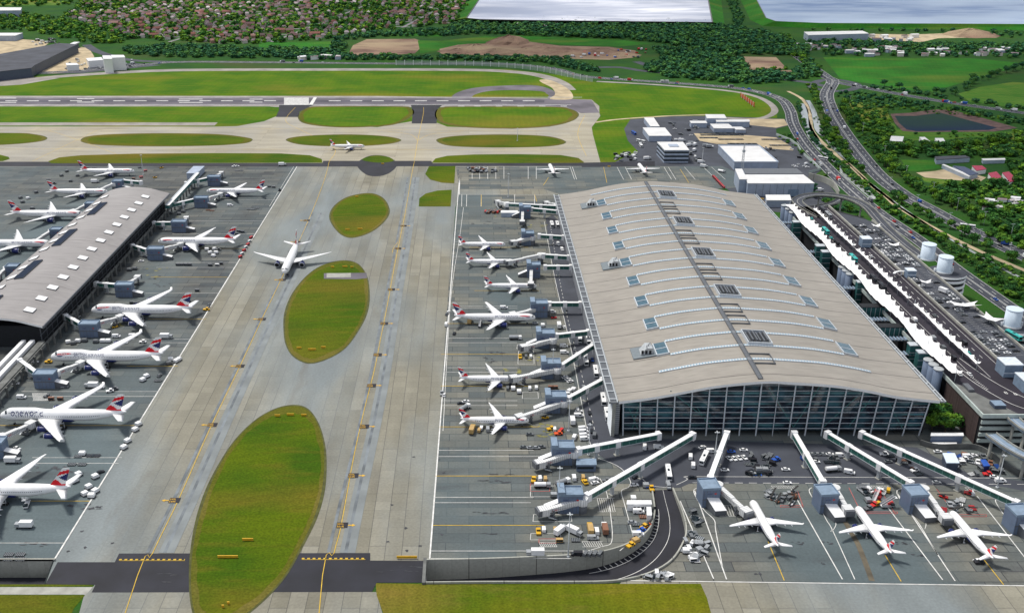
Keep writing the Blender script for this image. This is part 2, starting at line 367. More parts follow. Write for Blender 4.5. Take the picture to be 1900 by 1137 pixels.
for q in ([(-160, 249), (20, 248), (60, 250), (84, 255.5), (78, 262), (40, 267), (-20, 270), (-160, 272)],
          [(152, 261), (165, 254), (210, 250), (300, 248.5), (400, 250), (455, 256), (466, 261), (450, 267), (390, 271), (280, 272), (190, 270), (160, 266)],
          [(533, 261), (550, 255), (600, 251.5), (660, 251), (715, 254), (742, 260.5), (725, 267), (680, 271), (620, 272), (560, 269)],
          [(812, 262), (825, 256), (870, 252), (950, 251), (1015, 254), (1047, 263), (1035, 270), (990, 273.5), (900, 274), (835, 271)]):
    isl('grass_island', q)
flat('grass_island', [(-300, 288), (0, 288), (16, 292), (18, 296), (5, 300), (-300, 301)], .1, M['grass_isl'])
flat('grass_island', [(90, 300), (110, 293), (150, 289), (250, 286), (400, 285), (520, 285.5), (575, 289), (597, 296), (598, 303), (90, 304)], .1, M['grass_isl'])
flat('grass_island', [(801, 303), (808, 295), (830, 290), (880, 287.5), (960, 287), (1040, 288.5), (1073, 294), (1084, 302), (1080, 304)], .1, M['grass_isl'])
# the dark road between taxiways and stands
flat('airside_road', [(-300, 301), (90, 301), (95, 304), (598, 303.5), (600, 299.5), (800, 299.5), (803, 304), (1165, 303), (1168, 309), (845, 309), (600, 310), (-300, 309)], .13, M['asph'])
flat('airside_road', [(1075, 303), (1215, 300), (1215, 309), (1080, 311)], .12, M['asph'])
flat('blast_patch', catmull([(662, 306), (680, 292), (702, 289), (725, 294), (737, 307), (722, 322), (700, 328), (678, 324)], True, 5), .16, M['asph'])
flat('grass_island', catmull([(672, 298), (684, 291.5), (702, 289.5), (722, 293), (730, 300), (702, 303)], True, 5), .2, M['grass_isl'])
flat('grass_island', [(796, 309.5), (845, 309), (843, 341), (820, 340), (798, 334), (789, 324)], .17, M['grass_isl'])
flat('grass_island', [(777, 384), (778, 369), (790, 360), (812, 354.5), (838, 353), (836, 384)], .17, M['grass_isl'])
isl('grass_island', [(678, 360), (700, 363), (715, 375), (720, 395), (708, 415), (685, 432), (655, 441), (635, 436), (620, 420), (614, 402), (622, 383), (645, 367)], z=.14)
isl('grass_island', [(636, 485), (663, 491), (679, 513), (683, 545), (678, 580), (665, 610), (640, 645), (605, 666), (572, 673), (545, 660), (532, 638), (529, 610), (532, 580), (545, 545), (570, 513), (600, 493)], z=.14)
isl('grass_island', [(545, 754), (570, 761), (588, 785), (599, 820), (602, 860), (597, 910), (583, 960), (560, 1010), (530, 1065), (490, 1110), (440, 1150), (400, 1165), (368, 1150), (356, 1110), (355, 1050), (361, 1000), (373, 950), (395, 890), (430, 828), (470, 785), (510, 761)], z=.20)
flat('paved_strip', [(601, 508), (680, 507), (681, 517), (660, 519), (601, 518)], .2, M['runway'])
flat('paved_strip', [(606, 508), (651, 507.5), (651, 515), (606, 516)], .23, M['conc'])
# bottom dark asphalt crossing
flat('asphalt_crossing', [(107, 1043), (213, 1043), (221, 1027), (687, 1026), (687, 1040), (792, 1040.5), (790, 1081), (699, 1081), (690, 1098), (170, 1099), (177, 1085), (84, 1084)], .10, M['asph'])
flat('concrete_road', [(-300, 1089), (172, 1089), (160, 1103), (-300, 1103)], .06, M['conc'])
flat('grass_verge', [(-300, 1104), (158, 1104), (136, 1130), (110, 1200), (-585, 2500), (-1370, 2500), (-300, 1200)], .04, M['grass_isl'])
flat('grass_verge', [(-300, 1084), (78, 1084), (170, 1084), (173, 1088), (-300, 1088)], .04, M['grass_isl'])
flat('grass_verge', [(697, 1082), (790, 1083), (1150, 1083), (1300, 1083), (1312, 1110), (1335, 1200), (1760, 2500), (621, 2500), (740, 1200), (712, 1140), (699, 1105)], .08, M['grass_brown'])
flat('pavement', [(1150, 1083), (1205, 1070), (1300, 1077.5), (3000, 1098), (3000, 2500), (1762, 2500), (1352, 1250), (1310, 1105), (1298, 1079), (1172, 1078.5)], .05, M['taxi'])
# stands
flat('apron', [(-700, 310), (551, 310), (100, 1041), (-400, 1041)], .08, M['apron'])
RI, RO = catmull(RAMP_IN, False, 4), catmull(RAMP_OUT, False, 4)
k0 = next(i for i, p in enumerate(RO) if p[0] > 1208)
flat('apron', [(852, 362), (1010, 362), (1404, 372), (1740, 735), (1790, 760), (1850, 800), (3000, 800), (3000, 900), (3000, 1098), (1900, 1087), (1208, 1078)]+RO[k0:]+RI[::-1]+[(797, 1041), (812, 830), (832, 540), (846, 385)], .06, M['apron_l'])
flat('pavement', [(1150, 1083)]+[(x, y) for x, y in RO[:k0+1] if x > 1145]+[(1208, 1078.5), (1300, 1079.5), (1300, 1083)], .04, M['taxi'])
flat('airside_road', [(1012, 405), (1026, 400), (1046, 420), (1120, 700), (1150, 812), (1700, 830), (1800, 880), (1990, 905), (1990, 930), (1860, 903), (1660, 899), (1280, 897), (1262, 905), (1250, 905.5), (1207, 906), (1180, 902), (1150, 870), (1112, 845), (1094, 822), (1072, 695), (1038, 560), (1031, 530)], .10, M['road'])
flat('apron', [(846, 310), (1340, 309), (1420, 345), (1180, 362), (1040, 362), (1010, 352), (852, 352)], .05, M['apron_l'])
flat('service_yard', [(1170, 222), (1240, 217), (1300, 216), (1400, 219), (1462, 222), (1466, 233), (1440, 240), (1441, 250), (1466, 262), (1480, 272), (1487, 285), (1523, 317), (1512, 325), (1535, 340), (1552, 360), (1500, 400), (1400, 390), (1320, 330), (1215, 309), (1140, 302), (1160, 292), (1184, 282), (1165, 262), (1158, 240)], .045, M['road'])
# ---------------- airliners ----------------
M['ac_white'] = plain('airliner_white', (.80, .81, .82), .28, noise=.05, nscale=.5)
M['ac_navy'] = plain('airliner_navy', (.015, .025, .13), .3)
M['ac_red'] = plain('livery_red', (.72, .008, .02), .4)
M['ac_grey'] = plain('wing_grey', (.55, .58, .62), .35, noise=.08, nscale=.4)
def dashmat(name, c1, c2, period, duty, rough=.3, axis=0):
    m, nt, b = newmat(name); t = N(nt, 'TexCoord'); sx = N(nt, 'SeparateXYZ'); nt.links.new(t.outputs['Object'], sx.inputs[0])
    md = N(nt, 'Math', operation='PINGPONG'); md.inputs[1].default_value = period/2; nt.links.new(sx.outputs[axis], md.inputs[0])
    gt = N(nt, 'Math', operation='GREATER_THAN'); gt.inputs[1].default_value = period/2*(1-duty); nt.links.new(md.outputs[0], gt.inputs[0])
    nt.links.new(chain_mix(nt, c1, gt.outputs[0], c2), b.inputs['Base Color']); b.inputs['Roughness'].default_value = rough; return m
M['ac_win'] = dashmat('cabin_window', (.80, .81, .82), (.05, .06, .08), 1.0, .45)
SPECS = {
 'a': dict(L=37.6, S=34.1, R=1.98, zc=3.7, cr=7.2, ct=1.5, sw=.50, wx=3.0, eng=[(5.8, 1.5, 1.15, 4.2)], fh=6.8, ts=12.6, gear=1.9),
 'b': dict(L=54.9, S=47.6, R=2.55, zc=4.9, cr=10.5, ct=2.2, sw=.60, wx=3.5, eng=[(7.9, 2.0, 1.5, 5.6)], fh=9.6, ts=18.6, gear=2.4),
 'c': dict(L=63.7, S=60.9, R=3.1, zc=5.7, cr=13, ct=1.6, sw=.62, wx=4.0, eng=[(9.6, 2.6, 1.95, 7.0)], fh=10.8, ts=21.5, gear=2.8),
 'd': dict(L=69.5, S=64.4, R=3.25, zc=6.2, cr=15, ct=3.6, sw=.80, wx=7.0, eng=[(11.7, 3.2, 1.5, 6.2), (20.8, 9.5, 1.5, 6.2)], fh=11.0, ts=22.2, gear=2.9),
}
def fus_profile(s):
    """stations: t(0 nose..1 tail) -> (radius factor, z offset, hump)"""
    if s == 'd': hump = lambda t: max(0, min(1, (t-.03)/.05))*max(0, min(1, (.36-t)/.08))
    else: hump = lambda t: 0
    def f(t):
        if t < .12: r = math.sqrt(max(0, 1-((.12-t)/.12)**2))**.85; z = -.22*(1-r)
        elif t < .68: r = 1; z = 0
        else:
            u = (t-.68)/.32; r = 1-.86*u**1.6; z = .62*u**1.6
        return r, z, hump(t)
    return f
def surf_fn(kind):
    sp = SPECS[kind]; f = fus_profile(kind); L_, Rr, zc = sp['L'], sp['R'], sp['zc']
    def surf(x, a, off=0.0):
        """x along body, a angle from horizontal (+ up, right side y<0 when sign)"""
        t = (L_/2-x)/L_; r, z, h = f(t); rr = Rr*r
        y = math.cos(a)*(rr+off); zz = math.sin(a)*(rr+off)
        if h and math.sin(a) > 0: zz *= 1+.34*h*math.sin(a); y *= 1-.10*h*math.sin(a)
        return Vector((x, y, zc+Rr*z+zz))
    return surf
def text_geom(body, size):
    cu = bpy.data.curves.new('t', 'FONT'); cu.body = body; cu.size = size; cu.resolution_u = 2; cu.fill_mode = 'FRONT' if False else cu.fill_mode
    o = bpy.data.objects.new('t', cu); COL.objects.link(o); bpy.context.view_layer.update()
    me = bpy.data.meshes.new_from_object(o.evaluated_get(bpy.context.evaluated_depsgraph_get()))
    vs = [tuple(v.co) for v in me.vertices]; fs = [tuple(p.vertices) for p in me.polygons]
    bpy.data.objects.remove(o); bpy.data.curves.remove(cu); bpy.data.meshes.remove(me)
    return vs, fs
def make_airliner(kind, loc, rz, label, group, title='BRITISH AIRWAYS', plainfin=False):
    sp = SPECS[kind]; L_, S, Rr, zc = sp['L'], sp['S'], sp['R'], sp['zc']; surf = surf_fn(kind)
    root = thing('airliner', label, 'airliner', loc, rz, group)
    b = MB(); rings = []; ts = [0.0015, .006, .015, .03, .05, .075, .10, .14, .2, .28, .32, .36, .45, .55, .64, .70, .75, .80, .85, .9, .94, .97, .99, .999]; n = 24
    for t in ts:
        x = L_/2-t*L_; rings.append([surf(x, k*2*math.pi/n) for k in range(n)])
    b.loft(rings, 0)
    for i, f in enumerate(b.f):
        z = sum(b.v[k][2] for k in f)/len(f); x = sum(b.v[k][0] for k in f)/len(f)
        if z < zc-.62*Rr and x > -.24*L_: b.m[i] = 1
    # wing root fairing
    fr = []
    for t, ww in ((.34, .3), (.38, .9), (.5, 1.06), (.58, .9), (.62, .3)):
        x = L_/2-t*L_; fr.append([(x, math.cos(k*2*math.pi/12)*Rr*ww, zc-.62*Rr+math.sin(k*2*math.pi/12)*Rr*.5*min(1, ww+.1)) for k in range(12)])
    b.loft(fr, 1)
    b.build('fuselage', [M['ac_white'], M['ac_navy']], root)
    for sd_ in (1, -1):
        def mir(p): return (p[0], p[1]*sd_, p[2])
        def section(x, y, z, c, th, tw=0): # airfoil-like
            pts = [(0, 0), (.06, .45), (.3, .6), (.65, .4), (1, 0), (.65, -.25), (.3, -.4), (.06, -.3)]
            return [mir((x-p[0]*c, y, z+p[1]*th)) for p in pts]
        cr, ct, sw = sp['cr'], sp['ct'], sp['sw']; yr = Rr*.6; yk = S*.17; yt = S/2; x0 = sp['wx']+cr*.5; zr = zc-.45*Rr
        xs = lambda y: x0-(y-yr)*sw
        ck = cr*.62 if kind != 'd' else cr*.60
        secs = [section(xs(yr), yr, zr, cr, cr*.11), section(xs(yk), yk, zr+.10*(yk-yr), ck, ck*.10), section(xs(yt*.93), yt*.93, zr+.10*(yt-yr)*.93, ct*1.1, ct*.10), section(xs(yt)-.4, yt, zr+.10*(yt-yr)+.1, ct*.7, ct*.06)]
        if kind in 'ad':
            hgt = 1.0 if kind == 'a' else 1.9
            secs.append(section(xs(yt)-1.2, yt+.25*hgt, zr+.10*(yt-yr)+hgt, ct*.4, .08))
        if sd_ < 0: secs = [s[::-1] for s in secs]
        wmb = MB().loft(secs, 0)
        for yy in ((.34, .55, .72) if kind != 'd' else (.25, .42, .58, .74)):
            y = yy*yt; c = np.interp(y, [yr, yk, yt], [cr, ck, ct]); x = xs(y)-c*.8
            wmb.tube([mir((x+1.8, y, zr+.1*(y-yr)-.1)), mir((x, y, zr+.1*(y-yr)-.35)), mir((x-c*.2-1.2, y, zr+.1*(y-yr)-.1))], [.08, .28*Rr/2, .06], 6, 1)
        wmb.build('wing', [M['ac_white'], M['ac_grey']], root)
        for ey, ex, er, el in sp['eng']:
            x = xs(ey)+el*.55; z = zr+.1*(ey-yr)-er*1.25; y = ey*sd_; e = MB()
            prof = [(0, .86), (.06, 1), (.35, 1.03), (.62, .95), (.8, .78)]
            e.loft([[(x-t*el, y+er*r*math.cos(k*math.pi/8), z+er*r*math.sin(k*math.pi/8)) for k in range(16)] for t, r in prof], 0, caps=False)
            e.loft([[(x-t*el, y+er*r*math.cos(k*math.pi/8), z+er*r*math.sin(k*math.pi/8)) for k in range(16)] for t, r in ((.78, .6), (.92, .45), (1.08, .06))], 1)
            e.box(x-el*.9, x-el*.25, y-.12*er, y+.12*er, z+er*.8, z+er*1.45, 0)
            eo = e.build('engine', [M['ac_navy'], M['ac_grey']], root)
            i = MB(); i.loft([[(x-t*el, y+er*r*math.cos(k*math.pi/8), z+er*r*math.sin(k*math.pi/8)) for k in range(16)] for t, r in ((.1, .84), (.12, .2), (.02, .02))], 0, caps=False); i.build('fan', M['dark'], eo)
            i = MB(); i.loft([[(x-t*el, y+er*r*math.cos(k*math.pi/8), z+er*r*math.sin(k*math.pi/8)) for k in range(16)] for t, r in ((.05, .84), (-.005, .90), (.05, 1.012))], 0, caps=False); i.build('intake_lip', M['ac_grey'], eo)
        # tailplane
        tx = -L_/2+L_*.115; c0 = cr*.46
        zt = zc+.28*Rr
        secs = [section(tx, Rr*.2, zt, c0, c0*.1), section(tx-sp['ts']*.5*.62, sp['ts']/2, zt+.1*sp['ts']/2, c0*.42, c0*.05)]
        if sd_ < 0: secs = [s[::-1] for s in secs]
        MB().loft(secs, 0).build('tailplane', M['ac_white'], root)
    # fin, painted with the flag waves
    g = MB(); fh = sp['fh']; cb = cr*.62; ctp = cr*.26; xb = -L_/2+L_*.045+cb; z0 = zc+.45*Rr; nn = 22
    def fin(u, v, s):
        c = cb+(ctp-cb)*v; xl = xb-v*fh*.80; th = .18*Rr*(1-v*.6)*4*u*(1-u)*.5
        return (xl-u*c, s*th, z0+v*fh+ .35*Rr*0)
    def paint(u, v):
        if plainfin: return 0
        top = v-(.56+.30*u-.16*u*u)
        if v > .95: return 0
        if 0.02 < top and v > .3 and v < .93-.12*(1-u): return 1
        if u > .26 and abs(v-.50-.05*u) < .21*(u-.26)/.72: return 2
        if u > -1 and .04+.05*math.sin(3*u) < v < .38-.19*u+.05*math.sin(6*u): return 1
        return 0
    for s in (1, -1):
        vs = [fin(i/nn, j/nn, s) for j in range(nn+1) for i in range(nn+1)]; b0 = len(g.v); g.v += vs
        for j in range(nn):
            for i in range(nn):
                q = [b0+j*(nn+1)+i, b0+j*(nn+1)+i+1, b0+(j+1)*(nn+1)+i+1, b0+(j+1)*(nn+1)+i]
                g.f.append(tuple(q if s > 0 else q[::-1])); g.m.append(paint((i+.5)/nn, (j+.5)/nn)); g.sm.append(True)
    g.add([fin(0, 1, 0), fin(.5, 1, 1), fin(1, 1, 0), fin(.5, 1, -1)], [(0, 1, 2, 3)], 0)
    g.build('tail_fin', [M['ac_white'], M['ac_red'], M['ac_navy']], root)
    # windows, cockpit, ribbon, titles
    for s in (1, -1):
        for a, xa, xb2 in ([(.10, L_*.36, -L_*.30)] + ([(.62, L_*.42, L_*.20)] if kind == 'd' else [])):
            wn = MB(); pr = None; nn2 = 26
            for k in range(nn2+1):
                x = xa+(xb2-xa)*k/nn2; cur = [surf(x, a, .03), surf(x, a+.42/Rr, .03)]; cur = [(q.x, q.y*s, q.z) for q in cur]
                if pr: wn.add(pr+cur, [(0, 1, 3, 2) if s > 0 else (2, 3, 1, 0)])
                pr = cur
            wn.build('window_row', M['ac_win'], root)
    hx = L_/2-(.035 if kind != 'd' else .062)*L_
    for s in (1, -1):
        ck_ = MB()
        for k in range(3):
            a0 = (1.45-.36*k) if kind != 'd' else 1.35-.25*k
            xa = hx-.25*k
            p = [surf(xx, aa, .04) for xx, aa in ((xa+.5*Rr*.6, a0-.02), (xa+.5*Rr*.6, a0-.30), (xa-.1, a0-.28), (xa-.1, a0-.02))]
            ck_.add([(q.x, q.y*s, q.z) for q in p], [(0, 1, 2, 3) if s < 0 else (3, 2, 1, 0)])
        ck_.build('cockpit_window', M['glass'], root)
    if title == 'BRITISH AIRWAYS':
        x1 = L_*.43; ln = L_*.13
        for s in (1, -1):
            rb = MB()
            for mi, (a1, th, l0, l1) in enumerate(((.62, .26, 0, 1.0), (.38, .2, .0, .42))):
                pr = None
                for k in range(13):
                    u = k/12; x = x1-ln*(l0+(l1-l0)*u); tt = th*math.sin(math.pi*min(1, u*.9+.1))**.7
                    c = a1+(.12*u if mi == 0 else -.05*math.sin(math.pi*u)-(.0))
                    cur = [surf(x, c-tt/2, .04), surf(x, c+tt/2, .04)]; cur = [(q.x, q.y*s, q.z) for q in cur]
                    if pr: rb.add(pr+cur, [(0, 1, 3, 2) if s > 0 else (2, 3, 1, 0)], mi)
                    pr = cur
            rb.build('ribbon_emblem', [M['ac_red'], M['ac_navy']], root)
    if title:
        size = {'a': 1.3, 'b': 1.9, 'c': 2.1, 'd': 2.3}[kind]*(2.0 if title == 'oneworld' else 1)
        vs, fs = text_geom(title, size); wdt = max(v[0] for v in vs); xc = L_*(.28 if title != 'oneworld' else .40)
        a0 = .34 if title != 'oneworld' else .25
        for s in (1, -1):
            q = []; tm = MB()
            for v in vs:
                xx = xc-wdt+v[0] if s < 0 else xc-v[0]
                p = surf(xx, a0+v[1]/Rr, .05); q.append((p.x, p.y*s, p.z))
            tm.add(q, fs, 0)
            tm.build('lettering', M['ac_navy'], root)
    gr = sp['gear']
    for gx, gy, ww in ((L_*.40, 0, .35), (L_*-.02, gr*1.6, .5), (L_*-.02, -gr*1.6, .5)):
        r = .22*gr; gm = MB()
        for dy in (-ww, ww):
            for dx in ((0,) if gx > 1 or kind == 'a' else (-r*1.1, r*1.1)):
                gm.loft([[(gx+dx+r*math.cos(k*math.pi/5), gy+dy+e, r+r*math.sin(k*math.pi/5)) for k in range(10)] for e in (-.18, .18)], 0)
        gm.box(gx-r*1.2, gx+r*1.2, gy-ww-.1, gy+ww+.1, r-.1, r+.1, 1)
        gm.box(gx-.12, gx+.12, gy-.12, gy+.12, r, zc-Rr*.7, 1)
        gm.build('landing_gear', [M['black'], M['ac_grey']], root)
    return root
# (kind, mid pixel of the fuselage at its own height, heading deg, label, title)
AC = [
 ('b', 199, 318, 0, 'white jet with red waved tail, farthest of those left of the small terminal', 'BRITISH AIRWAYS'),
 ('b', 146, 356, 0, 'white wide-body jet with red waved tail, second farthest left of the small terminal', 'BRITISH AIRWAYS'),
 ('c', 87, 397, 0, 'white wide-body jet with red waved tail, third farthest left of the small terminal', 'BRITISH AIRWAYS'),
 ('c', 22, 452, 0, 'white wide-body jet cut by the left frame edge, wing hiding beside the terminal roof', 'BRITISH AIRWAYS'),
 ('b', 437, 355, 180, 'white wide-body jet at the farthest occupied gate right of the small terminal, nose left', 'BRITISH AIRWAYS'),
 ('c', 366, 448, 180, 'white twin-engine wide-body jet beside a row of red-sided dollies, nose left', 'BRITISH AIRWAYS'),
 ('d', 264, 575, 180, 'white four-engine jumbo jet, farthest of the three jumbos, with ribbon emblem', 'BRITISH AIRWAYS'),
 ('d', 199, 661, 180, 'white four-engine jumbo jet between two other jumbos, with ribbon emblem', 'BRITISH AIRWAYS'),
 ('d', 118, 770, 180, 'white four-engine jumbo jet with big oneworld lettering on its nose section', 'oneworld'),
 ('c', 10, 909, 180, 'white jet nearest the lower left corner, its nose outside the frame', 'BRITISH AIRWAYS'),
 ('c', 540, 478, -90, 'white twin-engine jet taxiing towards the camera between the grass islands', None),
 ('a', 645, 272, 0, 'small white airliner taxiing past the oval grass island near the runway', 'BRITISH AIRWAYS'),
 ('a', 895, 454, 0, 'slim white airliner at the farthest occupied gate left of the big terminal', 'BRITISH AIRWAYS'),
 ('a', 911, 486, 0, 'slim white airliner, second from the far end along the big terminal', 'BRITISH AIRWAYS'),
 ('a', 948, 531, 0, 'slim white airliner third from the far end, standing closest to its gate tower', 'BRITISH AIRWAYS'),
 ('b', 918, 589, 0, 'largest white airliner of the row left of the big terminal, yellow truck at its tail', 'BRITISH AIRWAYS'),
 ('a', 911, 703, 0, 'slim white airliner second nearest in the row left of the big terminal', 'BRITISH AIRWAYS'),
 ('a', 918, 780, 0, 'slim white airliner nearest in the row left of the big terminal, lorry at its tail', 'BRITISH AIRWAYS'),
 ('a', 1418, 972, 93, 'white airliner seen from above, leftmost of the three in front of the glass facade', None),
 ('a', 1620, 984, 93, 'white airliner seen from above, middle one of three, beside a rusty stain', None),
 ('a', 1801, 993, 93, 'white airliner seen from above, rightmost of the three in front of the glass facade', None),
 ('a', 1024, 315, 93, 'small white airliner parked far off behind the big terminal roof, left one of two', None),
 ('a', 1192, 314, 93, 'small white airliner parked far off behind the big terminal roof, right one of two', None),
]
proto = {}
for k, px, py, hd, lab, ti in AC:
    p = P(px, py, SPECS[k]['zc']); p.z = .12; rz = R(hd); key = (k, ti)
    grp = 'airliners on the stands and taxiways'
    if key not in proto: proto[key] = make_airliner(k, p, rz, lab, grp, ti)
    else: copy_tree(proto[key], p, rz, lab, grp)
# ---------------- the big terminal ----------------
def roofmat(name, c, seam, sp_, off, axis=1):
    m, nt, b = newmat(name); g = N(nt, 'NewGeometry'); sx = N(nt, 'SeparateXYZ'); nt.links.new(g.outputs['Position'], sx.inputs[0])
    def line(period, o, wd):
        a = N(nt, 'Math', operation='ADD'); a.inputs[1].default_value = -o; nt.links.new(sx.outputs[axis], a.inputs[0])
        md = N(nt, 'Math', operation='PINGPONG'); md.inputs[1].default_value = period/2; nt.links.new(a.outputs[0], md.inputs[0])
        lt = N(nt, 'Math', operation='LESS_THAN'); lt.inputs[1].default_value = wd; nt.links.new(md.outputs[0], lt.inputs[0]); return lt.outputs[0]
    col = chain_mix(nt, c, noise_fac(nt, g.outputs['Position'], .03, .4, .65, (1, .4, 1)), tuple(x*.9 for x in c))
    f2 = N(nt, 'Math', operation='MULTIPLY'); f2.inputs[1].default_value = .12; nt.links.new(line(1.5, 0, .12), f2.inputs[0])
    col = chain_mix(nt, col, f2.outputs[0], seam)
    col = chain_mix(nt, col, line(sp_, off, .32), seam)
    n3 = noise_fac(nt, g.outputs['Position'], .5, .3, .7, (.12, 1, 1) if axis else (1, .15, 1), detail=6, out=(.86, 1.10)); v = N(nt, 'VectorMath', operation='SCALE'); nt.links.new(col, v.inputs[0]); nt.links.new(n3, v.inputs['Scale'])
    nt.links.new(v.outputs[0], b.inputs['Base Color']); b.inputs['Roughness'].default_value = .5; b.inputs['Specular IOR Level'].default_value = .35; return m
M['roof_a'] = roofmat('terminal_roof_metal', (.30, .278, .245), (.085, .075, .07), 18.0, 505.6)
M['roof_b'] = roofmat('satellite_roof_metal', (.30, .285, .28), (.17, .155, .15), 90.0, 20)
M['tower_r0'] = plain('slate_plinth', (.16, .19, .21), .6); M['sky_glass'] = plain('skylight_glass', (.07, .13, .17), .12, noise=.2, nscale=.4)
M['sky_strip'] = dashmat('skylight_strip', (.62, .68, .72), (.25, .40, .50), 1.6, .5, axis=0)
M['steel_l'] = plain('light_steel', (.50, .54, .58), .4)
M["louvre"] = dashmat("louvre_cladding", (.42,.44,.46), (.16,.17,.19), 1.2, .5, axis=2)
M["dk_panel"] = plain("dark_blue_panel", (.012,.022,.045), .7, spec=.1)
M["teal"] = plain('teal_glass', (.04, .13, .13), .15, noise=.2, nscale=.3)
M['grey_d'] = plain('dark_grey_metal', (.11, .12, .135), .5)
def facademat():
    m, nt, b = newmat('facade_glass'); g = N(nt, 'NewGeometry'); pos = g.outputs['Position']
    sx = N(nt, 'SeparateXYZ'); nt.links.new(pos, sx.inputs[0])
    col = chain_mix(nt, (.008, .013, .024), noise_fac(nt, pos, .10, .46, .64, (1, 1, 1.6), out=(0, .9)), (.03, .09, .12))  # bluish patches paint reflections and indoor light into the glass colour
    # storeys glimpsed behind the glass
    md = N(nt, 'Math', operation='PINGPONG'); md.inputs[1].default_value = 3.2; nt.links.new(sx.outputs[2], md.inputs[0])
    lt = N(nt, 'Math', operation='LESS_THAN'); lt.inputs[1].default_value = .55; nt.links.new(md.outputs[0], lt.inputs[0])
    f = N(nt, 'Math', operation='MULTIPLY'); nt.links.new(lt.outputs[0], f.inputs[0]); nt.links.new(noise_fac(nt, pos, .05, .42, .6), f.inputs[1])
    col = chain_mix(nt, col, f.outputs[0], (.08, .20, .22))
    nt.links.new(col, b.inputs['Base Color']); b.inputs['Roughness'].default_value = .08; b.inputs['Specular IOR Level'].default_value = .5; return m
M['facade'] = facademat()
YF, YR_, = 481.5, 864.0
prof_px = [(1147, 741), (1190, 736), (1235, 729), (1266, 723), (1327, 712), (1394, 705), (1430, 703.5), (1461, 705), (1547, 711), (1614, 721.5), (1644, 728), (1675, 733), (1741, 740)]
prof = [(PX(x, YF, PH(y, YF)), PH(y, YF)) for x, y in prof_px]
prof = [tuple(p) for p in catmull(prof, False, 4)]
def roof_z(x):
    return float(np.interp(x, [p[0] for p in prof], [p[1] for p in prof]))
TA = thing('terminal_building', 'large terminal with a long curved beige metal roof and a dark glass front facade', 'terminal', ((prof[0][0]+prof[-1][0])/2, YF, 0))
TAL = TA.location.copy()
def tb(mb, name, mats, parent=TA, kind=None):
    mb.v = [(p[0]-TAL.x, p[1]-TAL.y, p[2]) for p in mb.v]; return mb.build(name, mats, parent)
# roof shell
r = MB(); n = len(prof); ys = np.linspace(YF-2.5, YR_, 30)
vs = [(x, y, z) for y in ys for x, z in prof]; r.add(vs, [(j*n+i, j*n+i+1, (j+1)*n+i+1, (j+1)*n+i) for j in range(len(ys)-1) for i in range(n-1)], 0, True)
r.add([(x, YF-2.5, z) for x, z in prof]+[(x, YF-2.5, z-1.5) for x, z in prof], [(i, i+n, i+n+1, i+1) for i in range(n-1)], 1)
r.add([(x, YR_, z) for x, z in prof]+[(x, YR_, z-1.5) for x, z in prof], [(i+1, i+n+1, i+n, i) for i in range(n-1)], 1)
r.add([(x, y, z-1.5) for y in (YF-2.5, YR_) for x, z in prof], [(n+i, n+i+1, i+1, i) for i in range(n-1)], 2)
roofA = tb(r, 'roof', [M['roof_a'], M['white'], M['dark']])
def sub(mb, name, mats): 
    o = tb(mb, name, mats, roofA); return o
ribs = [505.6+18*k for k in range(20)]
for k, y in enumerate(ribs):
    x0, x1 = (105, 222) if k in (0, 19) else (114.5, 213)
    s = MB(); q = [x0+(x1-x0)*i/24 for i in range(25)]
    for dy, m_, hh, wd in ((0, 0, .45, 1.5), (-.95, 1, .6, .3), (.95, 1, .6, .3)):
        s.loft([[(x, y+dy-wd/2, roof_z(x)), (x, y+dy-wd/2, roof_z(x)+hh), (x, y+dy+wd/2, roof_z(x)+hh), (x, y+dy+wd/2, roof_z(x))] for x in q], m_, smooth=False)
    sub(s, 'rooflight_strip', [M['sky_strip'], M['steel_l']])
def on_roof(mb, x0, x1, y0, y1, h0, h1, m=0, top=None):
    z = [roof_z(x0), roof_z(x1)]
    mb.add([(x0, y0, z[0]+h0), (x1, y0, z[1]+h0), (x1, y1, z[1]+h0), (x0, y1, z[0]+h0), (x0, y0, z[0]+h1), (x1, y0, z[1]+h1), (x1, y1, z[1]+h1), (x0, y1, z[0]+h1)],
           [(0, 1, 5, 4), (1, 2, 6, 5), (2, 3, 7, 6), (3, 0, 4, 7)], m); b = len(mb.v)-8
    mb.f.append((b+4, b+5, b+6, b+7)); mb.m.append(m if top is None else top); mb.sm.append(False)
